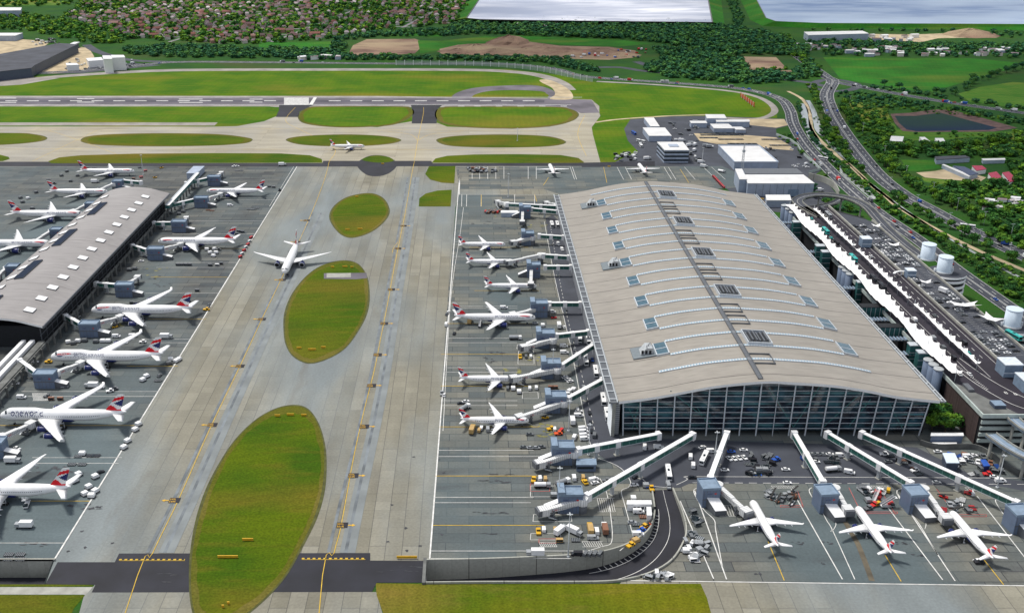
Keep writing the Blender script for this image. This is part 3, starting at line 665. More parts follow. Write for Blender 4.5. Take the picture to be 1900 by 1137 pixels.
for k in range(1, 19, 2):
    ya, yb = ribs[k]+1.2, ribs[k+1]-1.2
    for x0, x1 in ((107, 114.3), (213.5, 222)):
        s = MB(); on_roof(s, x0, x1, ya, yb, 0, .7, 0, 1); on_roof(s, x0, x0+.5, ya, yb, .7, 1.0, 0); on_roof(s, x1-.5, x1, ya, yb, .7, 1.0, 0)
        on_roof(s, x0, x1, ya, ya+.5, .7, 1.1, 0); on_roof(s, x0, x1, (ya+yb)/2-.25, (ya+yb)/2+.25, .7, .95, 0)
        sub(s, 'skylight', [M['steel_l'], M['sky_glass']])
    if k % 4 == 1:
        s = MB(); on_roof(s, 158, 172, ya-1, yb+1, 0, .5, 0, 1)
        for i in range(6):
            x = 159+2.1*i; on_roof(s, x, x+.9, ya+1+i % 2, yb-2, .5, 2.1+.4*(i % 3), 2)
        for xa, xb in ((158, 158.5), (171.5, 172)): on_roof(s, xa, xb, ya-1, yb+1, .5, 2.2, 0)
        on_roof(s, 158.5, 171.5, ya-1, ya-.5, .5, 2.2, 0); on_roof(s, 158.5, 171.5, yb+.5, yb+1, .5, 2.2, 0)
        sub(s, 'plant_well', [M['steel_l'], M['dark'], M['grey_d']])
    if k in (1, 9, 17):
        s = MB(); z = roof_z(101); on_roof(s, 94, 107, ya+.5, yb-1, 0, .8, 0)
        s.loft([[(98.5, ya+3, z+.8), (106, ya+3, z+.8), (105, ya+3, z+5), (101.5, ya+3, z+5)], [(98.5, yb-5, z+.8), (106, yb-5, z+.8), (105, yb-5, z+5), (101.5, yb-5, z+5)]], 3, smooth=False)
        for i in range(3): s.box(98.7+2.2*i, 100+2.2*i, ya+2.8, ya+3, z+1.4, z+3.6, 1); s.cyl((101.8+1.2*i, ya+4+2*i), .25, z+5, z+6.4, 6, 2)
        sub(s, 'access_hut', [M['tower_r0'], M['dark'], M['grey_d'], M['steel']])
# spine walkway and ladder frames
s = MB(); on_roof(s, 152.9, 155.0, YF, YR_-2, .1, .55, 0); on_roof(s, 152.7, 152.95, YF, YR_-2, .1, 1.1, 0); on_roof(s, 155.0, 155.2, YF, YR_-2, .1, 1.1, 0)
sub(s, 'roof_walkway', [M['grey_d']])
for k in range(20):
    s = MB(); y = ribs[k]-6; on_roof(s, 155.2, 167, y, y+.45, .2, 1.0, 0); on_roof(s, 155.2, 167, y+12, y+12.45, .2, 1.0, 0); on_roof(s, 166.6, 167, y+.45, y+12, .2, 1.0, 0)
    if k < 19 and not (k % 4 in (1, 2)): sub(s, 'ladder_frame', [M['grey_d']])
# edge gutters with brackets (left and right)
for side, xa, xb in ((-1, prof[0][0]-5.2, prof[0][0]-.4), (1, prof[-1][0]+.4, prof[-1][0]+3.0)):
    s = MB(); z = roof_z(prof[0][0] if side < 0 else prof[-1][0])
    s.box(xa, xb, YF-3, YR_, z-1.0, z-.5, 1); s.box(xa, xa+.7, YF-3, YR_, z-.5, z+.2, 0); s.box(xb-.6, xb, YF-3, YR_, z-.5, z+.1, 0)
    y = YF
    while y < YR_: s.box(xa+.7, xb-.6, y, y+.9, z-.5, z+.15, 0); y += 9
    sub(s, 'edge_gutter', [M['steel'], M['grey_d']])
# walls
X0, X1 = prof[0][0]+1.5, prof[-1][0]-3.5
wl = MB(); zt = roof_z(X0)-1.6
wl.box(X0-2.5, X0, YF+1.2, YR_-4, 0, zt, 0); wl.box(X0, X1+2, YR_-4.2, YR_-4, 0, zt, 0)
tb(wl, 'side_wall', [M['louvre'] if 'louvre' in M else M['conc_d']])
wr = MB(); wr.box(X1-1, X1, YF+3, YR_-4.3, 0, roof_z(X1)-1.6, 0); tb(wr, 'side_wall', [M['dark']])
lou = MB(); lz = 0
for i in range(20):
    lou.add([(X0-2.5, YF-1, 1+i), (X0-4.6-.0*i, YF-1, .4+i), (X0-4.6, YF+14, .4+i), (X0-2.5, YF+14, 1+i)], [(0, 1, 2, 3)], 0)
lou.box(X0-4.4, X0-2.6, YF-1, YF+.0, 0, zt, 1); tb(lou, 'louvre_wall', [M['steel_l'], M['conc']])
fac = MB(); top = [(x, z-1.5) for x, z in prof if X0 <= x <= X1+1]; xs0, xs1 = top[0][0], top[-1][0]
taper = lambda x, z: x-(x-(xs0+xs1)/2)/(xs1-xs0)*2*2.5*(1-z/24)*(1 if x > 160 else .4)
nb = len(top); fac.add([(taper(x, 3.2), YF+.4, 3.2) for x, z in top]+[(x, YF+.4, z) for x, z in top], [(i, i+1, i+1+nb, i+nb) for i in range(nb-1)], 0)
fac.build; glassA = tb(fac, 'glass_facade', [M['facade']])
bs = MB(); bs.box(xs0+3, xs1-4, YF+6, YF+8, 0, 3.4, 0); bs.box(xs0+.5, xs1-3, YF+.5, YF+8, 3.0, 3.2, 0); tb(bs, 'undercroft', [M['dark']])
mc = 18
for i in range(mc+1):
    x = xs0+.6+(xs1-xs0-1.2)*i/mc; s = MB(); zt_ = roof_z(x)-1.5
    s.beam((taper(x, 0), YF-.25, 0), (x, YF-.25, zt_), .30, .7); tb(s, 'mullion', [M['steel_l']])
z = 4.4; 
while z < 34.5:
    xx = [x for x, zz in top if zz > z]
    if len(xx) > 1:
        s = MB(); a, b_ = (xs0+.2, xs1-.2) if z < top[0][1] else (min(xx), max(xx)); s.beam((taper(a, z), YF+.05, z), (taper(b_, z), YF+.05, z), .4, .22)
        tb(s, 'transom', [M['steel_l']])
    z += 3.25
for xa, za, xb, zb in ((88, 3.5, 91, 20), (91.5, 3.5, 84, 20), (107, 27, 130, 8), (130, 5, 122, 17), (159, 29, 175, 5), (175, 5, 186, 30), (190, 4, 207, 24), (224, 20, 234, 4), (205, 6, 214, 22)):
    s = MB(); s.beam((xa, YF+.28, za), (xb, YF+.28, zb), .2, .55); tb(s, 'brace', [M['teal']])
# ---------------- the satellite terminal on the left ----------------
XB1, XB0, YB0, YB1 = -269.5, -330.0, 589.5, 886.0
pb = [(XB0-3, 13.2), (XB0+2, 16.5), (XB0+10, 20.3), (XB0+20, 22.2), (XB0+32, 22.6), (XB0+44, 21.2), (XB0+53, 18.8), (XB0+58, 17.5), (XB1, 16.8)]
pb = catmull(pb, False, 3)
def rb_z(x): return float(np.interp(x, [p[0] for p in pb], [p[1] for p in pb]))
TB = thing('satellite_terminal', 'smaller terminal with curved pinkish grey roof, white skylights and dark undercroft', 'terminal', (-300, YB0, 0)); OB = TB.location.copy()
def tbb(mb, name, mats, parent=TB):
    mb.v = [(p[0]-OB.x, p[1]-OB.y, p[2]) for p in mb.v]; return mb.build(name, mats, parent)
r = MB(); n = len(pb); ys = np.linspace(YB0, YB1, 12)
r.add([(x, y, z) for y in ys for x, z in pb], [(j*n+i, j*n+i+1, (j+1)*n+i+1, (j+1)*n+i) for j in range(len(ys)-1) for i in range(n-1)], 0, True)
for yy, fl in ((YB0, 0), (YB1, 1)):
    r.add([(x, yy, z) for x, z in pb]+[(x, yy, z-1.3) for x, z in pb], [(i, i+n, i+n+1, i+1) if not fl else (i+1, i+n+1, i+n, i) for i in range(n-1)], 1)
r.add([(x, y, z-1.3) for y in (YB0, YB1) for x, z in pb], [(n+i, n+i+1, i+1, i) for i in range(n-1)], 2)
r.box(XB1-.2, XB1+.5, YB0, YB1, 15.2, 16.9, 3)
roofB = tbb(r, 'roof', [M['roof_b'], M['white'], M['dark'], M['grey_d']])
def onb(mb, x0, x1, y0, y1, h0, h1, m=0, top=None):
    a, b_ = rb_z(x0), rb_z(x1)
    mb.add([(x0, y0, a+h0), (x1, y0, b_+h0), (x1, y1, b_+h0), (x0, y1, a+h0), (x0, y0, a+h1), (x1, y0, b_+h1), (x1, y1, b_+h1), (x0, y1, a+h1)], [(0, 1, 5, 4), (1, 2, 6, 5), (2, 3, 7, 6), (3, 0, 4, 7)], m)
    b = len(mb.v)-8; mb.f.append((b+4, b+5, b+6, b+7)); mb.m.append(m if top is None else top); mb.sm.append(False)
for k in range(14):
    y = 603+k*19.6
    for x in (-283.5, -319.5):
        s = MB(); onb(s, x-3, x+3, y, y+6.5, 0, .8, 1, 0); tbb(s, 'skylight', [M['white'], M['grey_d']], roofB)
for y0, y1 in ((590+8, 627), (659, 695), (728, 766), (805, 838)):
    s = MB(); onb(s, -315.5, -309, y0, y1, 0, 1.0, 0, 1); tbb(s, 'roof_vent_panel', [M['grey_d'], M['dk_panel'] if 'dk_panel' in M else M['glass']], roofB)
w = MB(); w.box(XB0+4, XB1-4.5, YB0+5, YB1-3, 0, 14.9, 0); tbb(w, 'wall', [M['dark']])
w = MB()
for z in (3.6, 8.2, 12.4): w.box(XB1-4.4, XB1-4.2, YB0+4, YB1-3, z, z+.5, 0)
y = YB0+5
while y < YB1-4: w.box(XB1-4.5, XB1-4.1, y, y+.5, 0, 15, 0); y += 9
tbb(w, 'side_frame', [M['grey_d']])
# colonnade and walkway on the stand side, running past both ends of the building
AW = thing('walkway_arcade', 'long raised white passenger walkway on dark columns beside the small terminal', 'walkway', (XB1+2, 760, 0)); oa = AW.location.copy()
def taw(mb, name, mats): mb.v = [(p[0]-oa.x, p[1]-oa.y, p[2]) for p in mb.v]; return mb.build(name, mats, AW)
s = MB(); s.box(XB1+.8, XB1+4.6, YB1-20, 975, 8.6, 11.6, 1, 0); s.box(XB1+.8, XB1+1.6, YB1-20, 975, 11.6, 11.9, 2); taw(s, 'walkway', [M['white'], M['teal'], M['steel_l']])
s = MB(); s.box(XB1-3.5, XB1+.6, 500, 588, 6.5, 7.3, 0); s.box(XB1-14, XB1-11.5, 500, 588, 6.0, 8.2, 1); s.box(XB1-8.5, XB1-5.8, 500, 588, 6.0, 8.2, 1); taw(s, 'canopy_roof', [M['conc_d'], M['white']])
for i in range(46):
    y = 504+i*10.4
    if y < 970:
        s = MB(); s.box(XB1+1.6, XB1+2.6, y, y+1.3, 0, 8.5 if y > 866 else 6.5, 0); taw(s, 'column', [M['conc_d']])
s = MB(); s.box(XB1+.9, XB1+1.5, 500, YB1, 4.6, 6.6, 0); taw(s, 'beam', [M['conc_d']])
# grey hall and left walkway at the far end of the small terminal
def shed(name, label, cat, pts, h, roofm, wallm, group=None, detail=None, par=.5, z0=0.0):
    """flat-roofed building: pts = roof outline pixels (at height h)"""
    W = [P(x, y, h) for x, y in pts]; c = sum(W, Vector())/len(W)
    o = thing(name, label, cat, (c.x, c.y, z0), 0, group); q = [(p.x-c.x, p.y-c.y) for p in W]
    MB().prism(q, 0, h-z0-.5, 0).build('wall', M[wallm], o)
    qo = [(x*(1+.4/math.hypot(x, y)), y*(1+.4/math.hypot(x, y))) for x, y in q]
    MB().prism(qo, h-z0-.5, h-z0, 0).build('roof', M[roofm], o)
    xs_, ys_ = [x for x, y in q], [y for x, y in q]
    return o, (min(xs_), max(xs_), min(ys_), max(ys_)), h-z0
M['shed_roof'] = plain('pale_sheet_roof', (.66, .66, .66), .5, noise=.08, nscale=.1)
M['shed_wall'] = plain('blue_grey_cladding', (.34, .40, .50), .5, noise=.12, nscale=.2)
M['shed_dark'] = plain('dark_cladding', (.06, .08, .12), .5)
o, bb, hh = shed('store_shed', 'small grey blue shed with light roof at the far end of the small terminal', 'shed', [(346, 322), (366, 322), (379, 309), (359, 309)], 6, 'shed_wall', 'shed_wall')
# ---------------- sunken ramp road with retaining walls ----------------
ro = [P(*p) for p in catmull(RAMP_OUT, False, 4)]; ri = [P(*p) for p in catmull(RAMP_IN, False, 4)]; rd = [p[0] for p in catmull([(d,) for d in RAMP_D], False, 4)]
nR = len(ro)
def rampw(t, i, up=0.0): 
    p = ri[i].lerp(ro[i], t); return (p.x, p.y, -rd[i]+up)
b = MB(); b.add([rampw(t, i) for i in range(nR) for t in (0, 1)], [(2*i, 2*i+1, 2*i+3, 2*i+2) for i in range(nR-1)][:], 0)
o = b.build('ramp_road', M['asph']); o['kind'] = 'structure'
b = MB()
def rstrip(t0, t1, up, i0, i1): b.add([rampw(t, i, up) for i in range(i0, i1) for t in (t0, t1)], [(2*k, 2*k+1, 2*k+3, 2*k+2) for k in range(i1-i0-1)])
rstrip(.52, .535, .03, 0, nR); rstrip(.14, .155, .03, 14, nR-6)
for i in range(16, nR-8):
    a = Vector(rampw(.02, i, .035)); c = Vector(rampw(.14, i, .035)); d = (c-a).normalized(); s_ = Vector((-d.y, d.x, 0))*.18; b.add([a-s_, c-s_, c+s_, a+s_], [(0, 1, 2, 3)])
o = b.build('ramp_marking', M['white_line']); o['kind'] = 'structure'
M['wall_c'] = slabs('retaining_wall_concrete', (.30, .31, .28), (.38, .38, .34), (.12, .12, .11), 30, 40, False, stain=(.08, .08, .07), stain_amt=.6)
for nm, e, sgn, lab in (('retaining_wall', ri, -1, 'pale concrete retaining wall curving along the stands above the sunken road'), ('retaining_wall', ro, 1, 'low concrete wall on the grass side of the sunken curved road')):
    b = MB(); q = [Vector((p.x, p.y, 0)) for p in e]; out = []
    for i in range(nR):
        d = (q[min(i+1, nR-1)]-q[max(i-1, 0)]).normalized(); nrm = Vector((-d.y, d.x, 0)); out.append(nrm)
    rings = []
    for i in range(nR):
        n_ = out[i]*(.7 if sgn < 0 else -.7)
        a = q[i]; c = q[i]+n_; zb = -rd[i]-.5; zt2 = 1.1
        rings.append([(a.x, a.y, zb), (a.x, a.y, zt2), (c.x, c.y, zt2), (c.x, c.y, zb)])
    b.loft(rings, 0, smooth=False); o = b.build(nm, [M['wall_c']]); setprops(o, lab, 'wall')
# portal at the left end
b = MB(); a, c = P(790, 1041), P(790, 1082); b.box(a.x-1, a.x+.4, c.y-1, a.y+1, -.3, 1.2, 0); b.box(a.x-1, a.x-.4, c.y-1, a.y+1, -10.5, -.3, 1)
setprops(b.build('tunnel_portal', [M['conc_d'], M['dark']]), 'concrete tunnel portal where the sunken road goes under the dark asphalt', 'portal')
# left pit
o = MB(); a, c = P(-160, 1041), P(99, 1041); d = P(83, 1084); e = P(-160, 1084)
o.add([(a.x, a.y, -9), (c.x, c.y, -9), (c.x, c.y, .9), (a.x, a.y, .9)], [(0, 1, 2, 3)], 0)
o.add([(c.x, c.y, -9), (d.x, d.y, -9), (d.x, d.y, .9), (c.x, c.y, .9)], [(0, 1, 2, 3)], 1)
o.box(a.x, c.x+.8, a.y, a.y+.8, 0, 1.0, 0)
setprops(o.build('retaining_wall', [M['wall_c'], M['conc_d']]), 'stained retaining wall of the sunken road in the lower left corner', 'wall')
o = MB(); o.add([(a.x, a.y, -8.8), (c.x, c.y, -8.8), (d.x, d.y, -8.8), (e.x, e.y, -8.8)], [(0, 3, 2, 1)]); o = o.build('ramp_road', M['asph']); o['kind'] = 'structure'
# ---------------- gates: glazed link bridges, gate towers, boarding bridges ----------------
M['link_glass'] = dashmat('link_bridge_glazing', (.03, .12, .10), (.10, .24, .21), 4.0, .12, .2, axis=0)
M['bridge_w'] = dashmat('boarding_bridge_white', (.68, .69, .69), (.42, .43, .44), 1.1, .28, .45, axis=0)
M['tower'] = plain('gate_tower_cladding', (.13, .175, .26), .4, noise=.1, nscale=.3)
M['tower_r'] = plain('gate_tower_roof', (.19, .26, .35), .6, noise=.15, nscale=.4)
TXT = {}
def text_part(body, size, mat, parent, loc, rot, name='lettering'):
    key = (body, size, mat)
    if key not in TXT:
        vs, fs = text_geom(body, size); TXT[key] = MB().add(vs, fs).mesh('lettering', M[mat])
    o = bpy.data.objects.new(name, TXT[key]); link(o, parent); o.location = loc; o.rotation_euler = rot; KIDS.setdefault(parent.name, []).append(o)
    return o
def link_bridge(a, b, label, h=8.6, green=True, posts=(.33,), wd=2.2, collar_a=True):
    A, B = P(*a, h), P(*b, h); d = (B-A); Ln = d.length; ang = math.atan2(d.y, d.x)
    r = thing('link_bridge', label, 'walkway', (A.x, A.y, 0), ang, 'raised glazed walkways from the big terminal to the gate towers' if green != 'w' else 'raised white walkways from the small terminal')
    s = MB(); s.box(0, Ln, -wd/2, wd/2, h-2.9, h-.35, 0); s.box(0, Ln, -wd/2-.1, wd/2+.1, h-3.2, h-2.9, 1); s.build('glazed_side', [M['link_glass'] if green else M['glass'], M['steel_l']], r)
    s = MB(); s.box(-.2, Ln+.2, -wd/2-.15, wd/2+.15, h-.35, h, 0); s.build('roof', [M['white']], r)
    if collar_a: s = MB(); s.box(-.8, 1.6, -wd/2-.5, wd/2+.5, h-3.6, h+.5, 0); s.build('end_collar', [M['white']], r)
    s = MB(); s.box(Ln-1.6, Ln+1.0, -wd/2-.5, wd/2+.5, h-3.6, h+.4, 0); s.build('end_collar', [M['white']], r)
    for t in posts:
        s = MB(); x = Ln*t; s.box(x-1.4, x+1.4, -wd/2-.3, wd/2+.3, h-3.6, h+.15, 0); s.box(x-.7, x+.7, -.8, .8, 0.1, h-3.6, 1)
        s.box(x-1.4, x+1.4, -1.3, 1.3, .1, .5, 2)
        s.build('support_pier', [M['white'], M['steel'], M['conc']], r)
    return r
def gate_tower(c, label, w=9.5, d=7.5, h=10.5, rz=0.0, style=0):
    C = P(c[0], c[1], h); r = thing('gate_tower', label, 'gate tower', (C.x, C.y, .08), rz, 'gate towers beside the stands')
    s = MB(); s.box(-w/2, w/2, -d/2, d/2, 0, h-.9, 0); s.box(-w/2+.02, w/2-.02, -d/2-.06, -d/2, 4.2, 4.7, 1)
    for k in range(5): s.box(-w/2+.6+k*(w-1.4)/5, -w/2+.75+k*(w-1.4)/5, -d/2-.05, -d/2, .3, h-1.4, 1)
    s.build('wall', [M['tower'], M['grey_d']], r)
    s = MB(); s.box(-w/2-.2, w/2+.2, -d/2-.2, d/2+.2, h-.9, h-.4, 0); s.box(-w/2-.2, w/2+.2, -d/2-.2, -d/2+.15, h-.4, h+.25, 0); s.box(-w/2-.2, w/2+.2, d/2-.15, d/2+.2, h-.4, h+.25, 0)
    s.box(-w/2-.2, -w/2+.15, -d/2+.15, d/2-.15, h-.4, h+.25, 0); s.box(w/2-.15, w/2+.2, -d/2+.15, d/2-.15, h-.4, h+.25, 0); s.build('roof', [M['tower_r']], r)
    s = MB(); s.box(-w/2-.2, -w/2+3.0, -d/2-.6, d/2+.6, h-.4, h+1.6, 0); 
    if style == 0: s.build('stair_head', [M['tower_r']], r)
    s = MB()
    if style == 0:  # wedge stair enclosure to the side
        x0 = -w/2-6.5; s.add([(x0, -2.6, .1), (-w/2, -2.6, .1), (-w/2, 1, .1), (x0, 1, .1), (x0, -2.6, 2.2), (-w/2, -2.6, 5.2), (-w/2, 1, 5.2), (x0, 1, 2.2)], [(0, 1, 5, 4), (2, 3, 7, 6), (3, 0, 4, 7)], 0)
        s.add([(x0, -2.6, 2.2), (-w/2, -2.6, 5.2), (-w/2, 1, 5.2), (x0, 1, 2.2)], [(0, 1, 2, 3)], 1)
    elif style == 1:
        x0 = w/2+7; s.add([(w/2, -3, .1), (x0, -3, .1), (x0, 1, .1), (w/2, 1, .1), (w/2, -3, 4.4), (x0, -3, 2.6), (x0, 1, 2.6), (w/2, 1, 4.4)], [(0, 1, 5, 4), (1, 2, 6, 5), (2, 3, 7, 6)], 0)
        s.add([(w/2, -3, 4.4), (x0, -3, 2.6), (x0, 1, 2.6), (w/2, 1, 4.4)], [(0, 1, 2, 3)], 1)
    else:
        y0 = -d/2-7.5; s.add([(-w/2+2, -d/2, .1), (w/2-.5, -d/2, .1), (w/2+1, y0, .1), (-w/2+4, y0, .1), (-w/2+2, -d/2, 5.6), (w/2-.5, -d/2, 5.0), (w/2+1, y0, 2.8), (-w/2+4, y0, 2.8)], [(3, 2, 6, 7), (0, 3, 7, 4), (2, 1, 5, 6)], 0)
        s.add([(-w/2+2, -d/2, 5.6), (w/2-.5, -d/2, 5.0), (w/2+1, y0, 2.8), (-w/2+4, y0, 2.8)], [(0, 3, 2, 1)], 1)
    s.build('stair_enclosure', [M['grey_d'], M['white']], r)
    s = MB(); s.box(-w/2+1.2, w/2-3.5, -d/2-.09, -d/2-.06, h-3.6, h-2.3, 0); s.build('gate_sign', [M['tower']], r)
    text_part('HSBC', 1.2, 'navy', r, (-w/2+2.2, -d/2-.14, h-3.4), (math.pi/2, 0, 0), 'lettering')
    s = MB(); s.add([(w/2-3.2, -d/2-.12, h-3), (w/2-2.4, -d/2-.12, h-3.5), (w/2-1.6, -d/2-.12, h-3), (w/2-2.4, -d/2-.12, h-2.5)], [(0, 1, 2, 3)]); s.build('red_emblem', [M['red']], r)
    return r
def boarding_bridge(a, b, label, h=7.4, slogan='Heathrow'):
    A, B = P(*a, h), P(*b, h); B.z = h-1.8; d = B-A; Ln = math.hypot(d.x, d.y); ang = math.atan2(d.y, d.x)
    r = thing('boarding_bridge', label, 'boarding bridge', (A.x, A.y, .08), ang, 'white boarding bridges at the stands')
    dz = -1.7; H = lambda x: h+dz*x/Ln
    s = MB(); s.cyl((0, 0), 2.3, 0, h+.1, 12, 1); s.cyl((0, 0), 2.6, h-3.2, h+.3, 12, 0); s.build('rotunda', [M['bridge_w'], M['grey_d']], r)
    s = MB(); x1 = Ln*.55
    s.beam((1.5, 0, H(1.5)-1.4), (x1, 0, H(x1)-1.4), 2.4, 2.6, 0); s.build('outer_tunnel', [M['bridge_w']], r)
    s = MB(); s.beam((x1-.2, 0, H(x1)-1.55), (Ln-1.5, 0, H(Ln)-1.45), 2.3, 2.3, 0); s.build('inner_tunnel', [M['bridge_w']], r)
    s = MB(); s.box(Ln-2.2, Ln+2.4, -2.2, 2.2, H(Ln)-3.1, H(Ln)+.35, 0); s.box(Ln+1.4, Ln+3.4, -2.3, 2.3, H(Ln)-2.9, H(Ln)+.1, 1); s.build('cab', [M['bridge_w'], M['grey_d']], r)
    s = MB(); x = Ln*.78; z = H(x)-2.6
    for sy in (-1.9, 1.9): s.box(x-.35, x+.35, sy-.3, sy+.3, .6, z+1.6, 0)
    s.box(x-.6, x+.6, -2.4, 2.4, z-.5, z, 0); s.box(x-1, x+1, -2.2, 2.2, .7, 1.2, 0)
    for sy in (-1.7, 1.7): s.loft([[(x+.7*math.cos(k*math.pi/5), sy+e, .7+.7*math.sin(k*math.pi/5)) for k in range(10)] for e in (-.3, .3)], 1)
    s.build('wheel_bogie', [M['grey_d'], M['black']], r)
    s = MB(); x = Ln-1.2; zz = H(Ln)-3.0; s.add([(x-4.5, 2.3, .3), (x, 2.3, zz), (x, 3.3, zz), (x-4.5, 3.3, .3), (x-4.5, 2.3, .1), (x, 2.3, zz-.4), (x, 3.3, zz-.4), (x-4.5, 3.3, .1)], [(0, 1, 2, 3), (4, 7, 6, 5), (0, 4, 5, 1), (2, 6, 7, 3)], 0)
    s.build('service_stairs', [M['steel']], r)
    sl = math.atan2(dz, Ln)
    flip = math.cos(ang) < 0
    for mat, body, xo, sz in (('red', 'HSBC', .14, 1.25), ('grey_d', "the world's local bank", .30, .95)) if Ln > 16 else ():
        x = Ln*(xo+(.0 if not flip else .62)) if not flip else Ln*(.95-xo)
        if not flip: text_part(body, sz, mat, r, (x, -1.42, H(x)-1.9), (math.pi/2, 0, 0))
        else: text_part(body, sz, mat, r, (x, 1.42, H(x)-1.9), (math.pi/2, 0, math.pi))
    return r
side = 'by the big terminal road'
G = [ # (tower roof px), (link a, link b), (bridge a, b), description
 ((974, 383), (1036, 391), (986, 386), (970, 389), (969, 407), 'the farthest stand left of the big terminal', 0),
 ((979, 431), (1046, 438), (1000, 435), (988, 439), (953, 444), 'the second far stand, right of the farthest slim jet', 0),
 (None, (1056, 475), (1008, 471.6), (1003, 471.6), (944, 480), 'the third far stand, reaching the second slim jet', 0),
 ((990, 489), (1060, 493), (1011, 493), (986, 495), (985, 521), 'the stand of the third slim jet', 0),
 ((1000, 560), (1078, 561), (1019, 561), (1015, 567), (952, 577), 'the stand of the largest jet beside the big terminal', 0),
 ((1012, 615), (1093, 613), (1031, 620), (1026, 628), (973, 637), 'the empty stand nearer than the largest jet', 0),
 ((1022, 670), (1102, 637), (1042, 676), (1034, 683), (954, 694), 'the stand of the second nearest slim jet', 0),
 ((1031, 731), (1119, 702), (1054, 737), (1046, 744), (965, 766), 'the stand of the nearest slim jet', 0),
 ((1044, 824), (1223, 803.5), (1073, 832), (1065, 837), (1002, 851), 'the stand at the near left corner of the glass facade', 0),
 ((1058, 910), (1286, 803.5), (1090, 917), (1081, 925), (1009, 938), 'the nearest stand, left of the sunken road', 0),
]
for tw, la, lb, ba, bb_, d, st in G:
    if tw: gate_tower(tw, 'blue grey gate tower at '+d, w=11.5 if tw[1] > 500 else 10, style=st)
    if lb: link_bridge(la, lb, 'green glazed walkway to '+d, posts=(.5,) if la[1] < 800 else (.52, .78))
    boarding_bridge(ba, bb_, 'white boarding bridge at '+d)
link_bridge((1035, 382), (941, 377), 'long green glazed walkway to the far corner of the apron')
boarding_bridge((940, 377), (924, 370), 'short white boarding bridge at the far corner of the apron')
boarding_bridge((1033, 379), (1015, 372), 'short white boarding bridge touching the far end of the big terminal')
GR = [((1316, 897), (1349, 801), (1318, 885), (1332, 898), (1385, 940), 'the leftmost airliner in front of the facade'),
      ((1534, 908), (1473.6, 801), (1527, 892), (1549, 904), (1574, 936), 'the middle airliner in front of the facade'),
      ((1699, 909), (1535, 801), (1690, 894), (1714, 905), (1756, 952), 'the rightmost airliner in front of the facade'),
      ((1893, 945), (1598.6, 801), (1887, 930), None, None, 'the stand cut by the right frame edge')]
for tw, la, lb, ba, bb_, d in GR:
    gate_tower(tw, 'blue grey gate tower with wedge stair cover serving '+d, w=8.6, d=9, style=2, rz=R(6))
    link_bridge(la, lb, 'white roofed walkway crossing the road towards '+d, posts=(.28, .66) if la[0] > 1500 else (.45,))
    if ba: boarding_bridge(ba, bb_, 'white boarding bridge docking at '+d)
HB = [((397, 327), (344, 338.7), (388, 329), (402, 326), (410, 317), 'the far empty stand right of the small terminal'),
      ((373, 366), (313, 380), (363, 368), (384, 367), (408, 356), 'the far jet right of the small terminal'),
      ((332, 410), (284.7, 412), (321, 412), (341, 411), (345, 400), 'the empty stand between two jets right of the small terminal'),
      ((288, 460), (245, 454), (274, 463), (299, 461), (334, 448), 'the twin jet beside the red dollies'),
      ((230, 526), (177, 524), (218, 527), (240, 524), (254, 509), 'the empty stand beyond the three jumbos'),
      ((165, 598), (121, 584), (151, 600), (178, 598), (221, 582), 'the farthest jumbo'),
      ((83, 690), (36, 667), (68, 690), (103, 689), (148, 667), 'the middle jumbo'),
      ((-14, 816), (-60, 790), (-28, 815), (2, 808), (55, 779), 'the jumbo with the big lettering')]
for tw, la, lb, ba, bb_, d in HB:
    gate_tower(tw, 'dark blue gate tower at '+d, w=12, d=7, h=9.5, style=1)
    link_bridge(la, lb, 'white walkway to '+d, posts=(.5,), green='w', h=8)
    boarding_bridge(ba, bb_, 'white boarding bridge at '+d)
HL = [((218, 335), (262, 337), (228, 334), (211, 340), (180, 349), 'second farthest jet left of the small terminal'),
      ((168, 376), None, None, (160, 379), (135, 387), 'third farthest jet left of the small terminal'),
      ((104, 424), None, None, (95, 427), (62, 443), 'fourth jet left of the small terminal'),
      ((23, 492), None, None, (12, 496), (-8, 508), 'stand at the left frame edge')]
for tw, la, lb, ba, bb_, d in HL:
    gate_tower(tw, 'dark gate tower half hidden behind the small roof, '+d, w=9, d=7, h=9.5, style=1)
    if la: link_bridge(la, lb, 'white walkway over the far end, '+d, posts=(.5,), green='w', h=8)
    boarding_bridge(ba, bb_, 'white boarding bridge for the '+d)
# ---------------- multi-storey forecourt beside the terminal ----------------
DX0, DX1, DX2, DY0, DY1, DH = 268.0, 308.0, 330.0, 468.5, 838.0, 19.0
FC = thing('car_park', 'long multi-storey car park with departures road deck and pale banded storeys beside the terminal', 'car park', (300, DY0, 0)); OF = FC.location.copy()
def tf(mb, name, mats, parent=None):
    mb.v = [(p[0]-OF.x, p[1]-OF.y, p[2]) for p in mb.v]; return mb.build(name, mats, parent or FC)
M['drum0'] = plain('pale_cap', (.62,.68,.74), .5); M['drum'] = plain('drum_white', (.62,.72,.82), .4, noise=.05)
M['band'] = plain('pale_green_concrete_band', (.40, .46, .44), .7, noise=.18, nscale=.3)
M['brick_d'] = slabs('dark_brick_cladding', (.075, .05, .05), (.10, .07, .065), (.03, .03, .03), 3.2, 1.2, False)
s = MB(); s.prism([(DX0+1, DY0+1), (420, DY0+1), (420, DY0+30), (DX2-1, DY0+60), (DX2-1, DY1-30), (DX1, DY1-1), (DX0+1, DY1-1)], .1, DH-1, 0); tf(s, 'dark_storeys', [M['dark']])
s = MB(); s.box(DX0+.5, DX0+.95, DY0+4, DY0+44, .1, DH-1.0, 0); tf(s, 'brick_side', [M['brick_d']])
for z in (3.2, 6.9, 10.6, 14.3):
    s = MB(); s.box(DX0+.3, 420, DY0, DY0+1.0, z, z+1.9, 0); tf(s, 'storey_band', [M['band']])
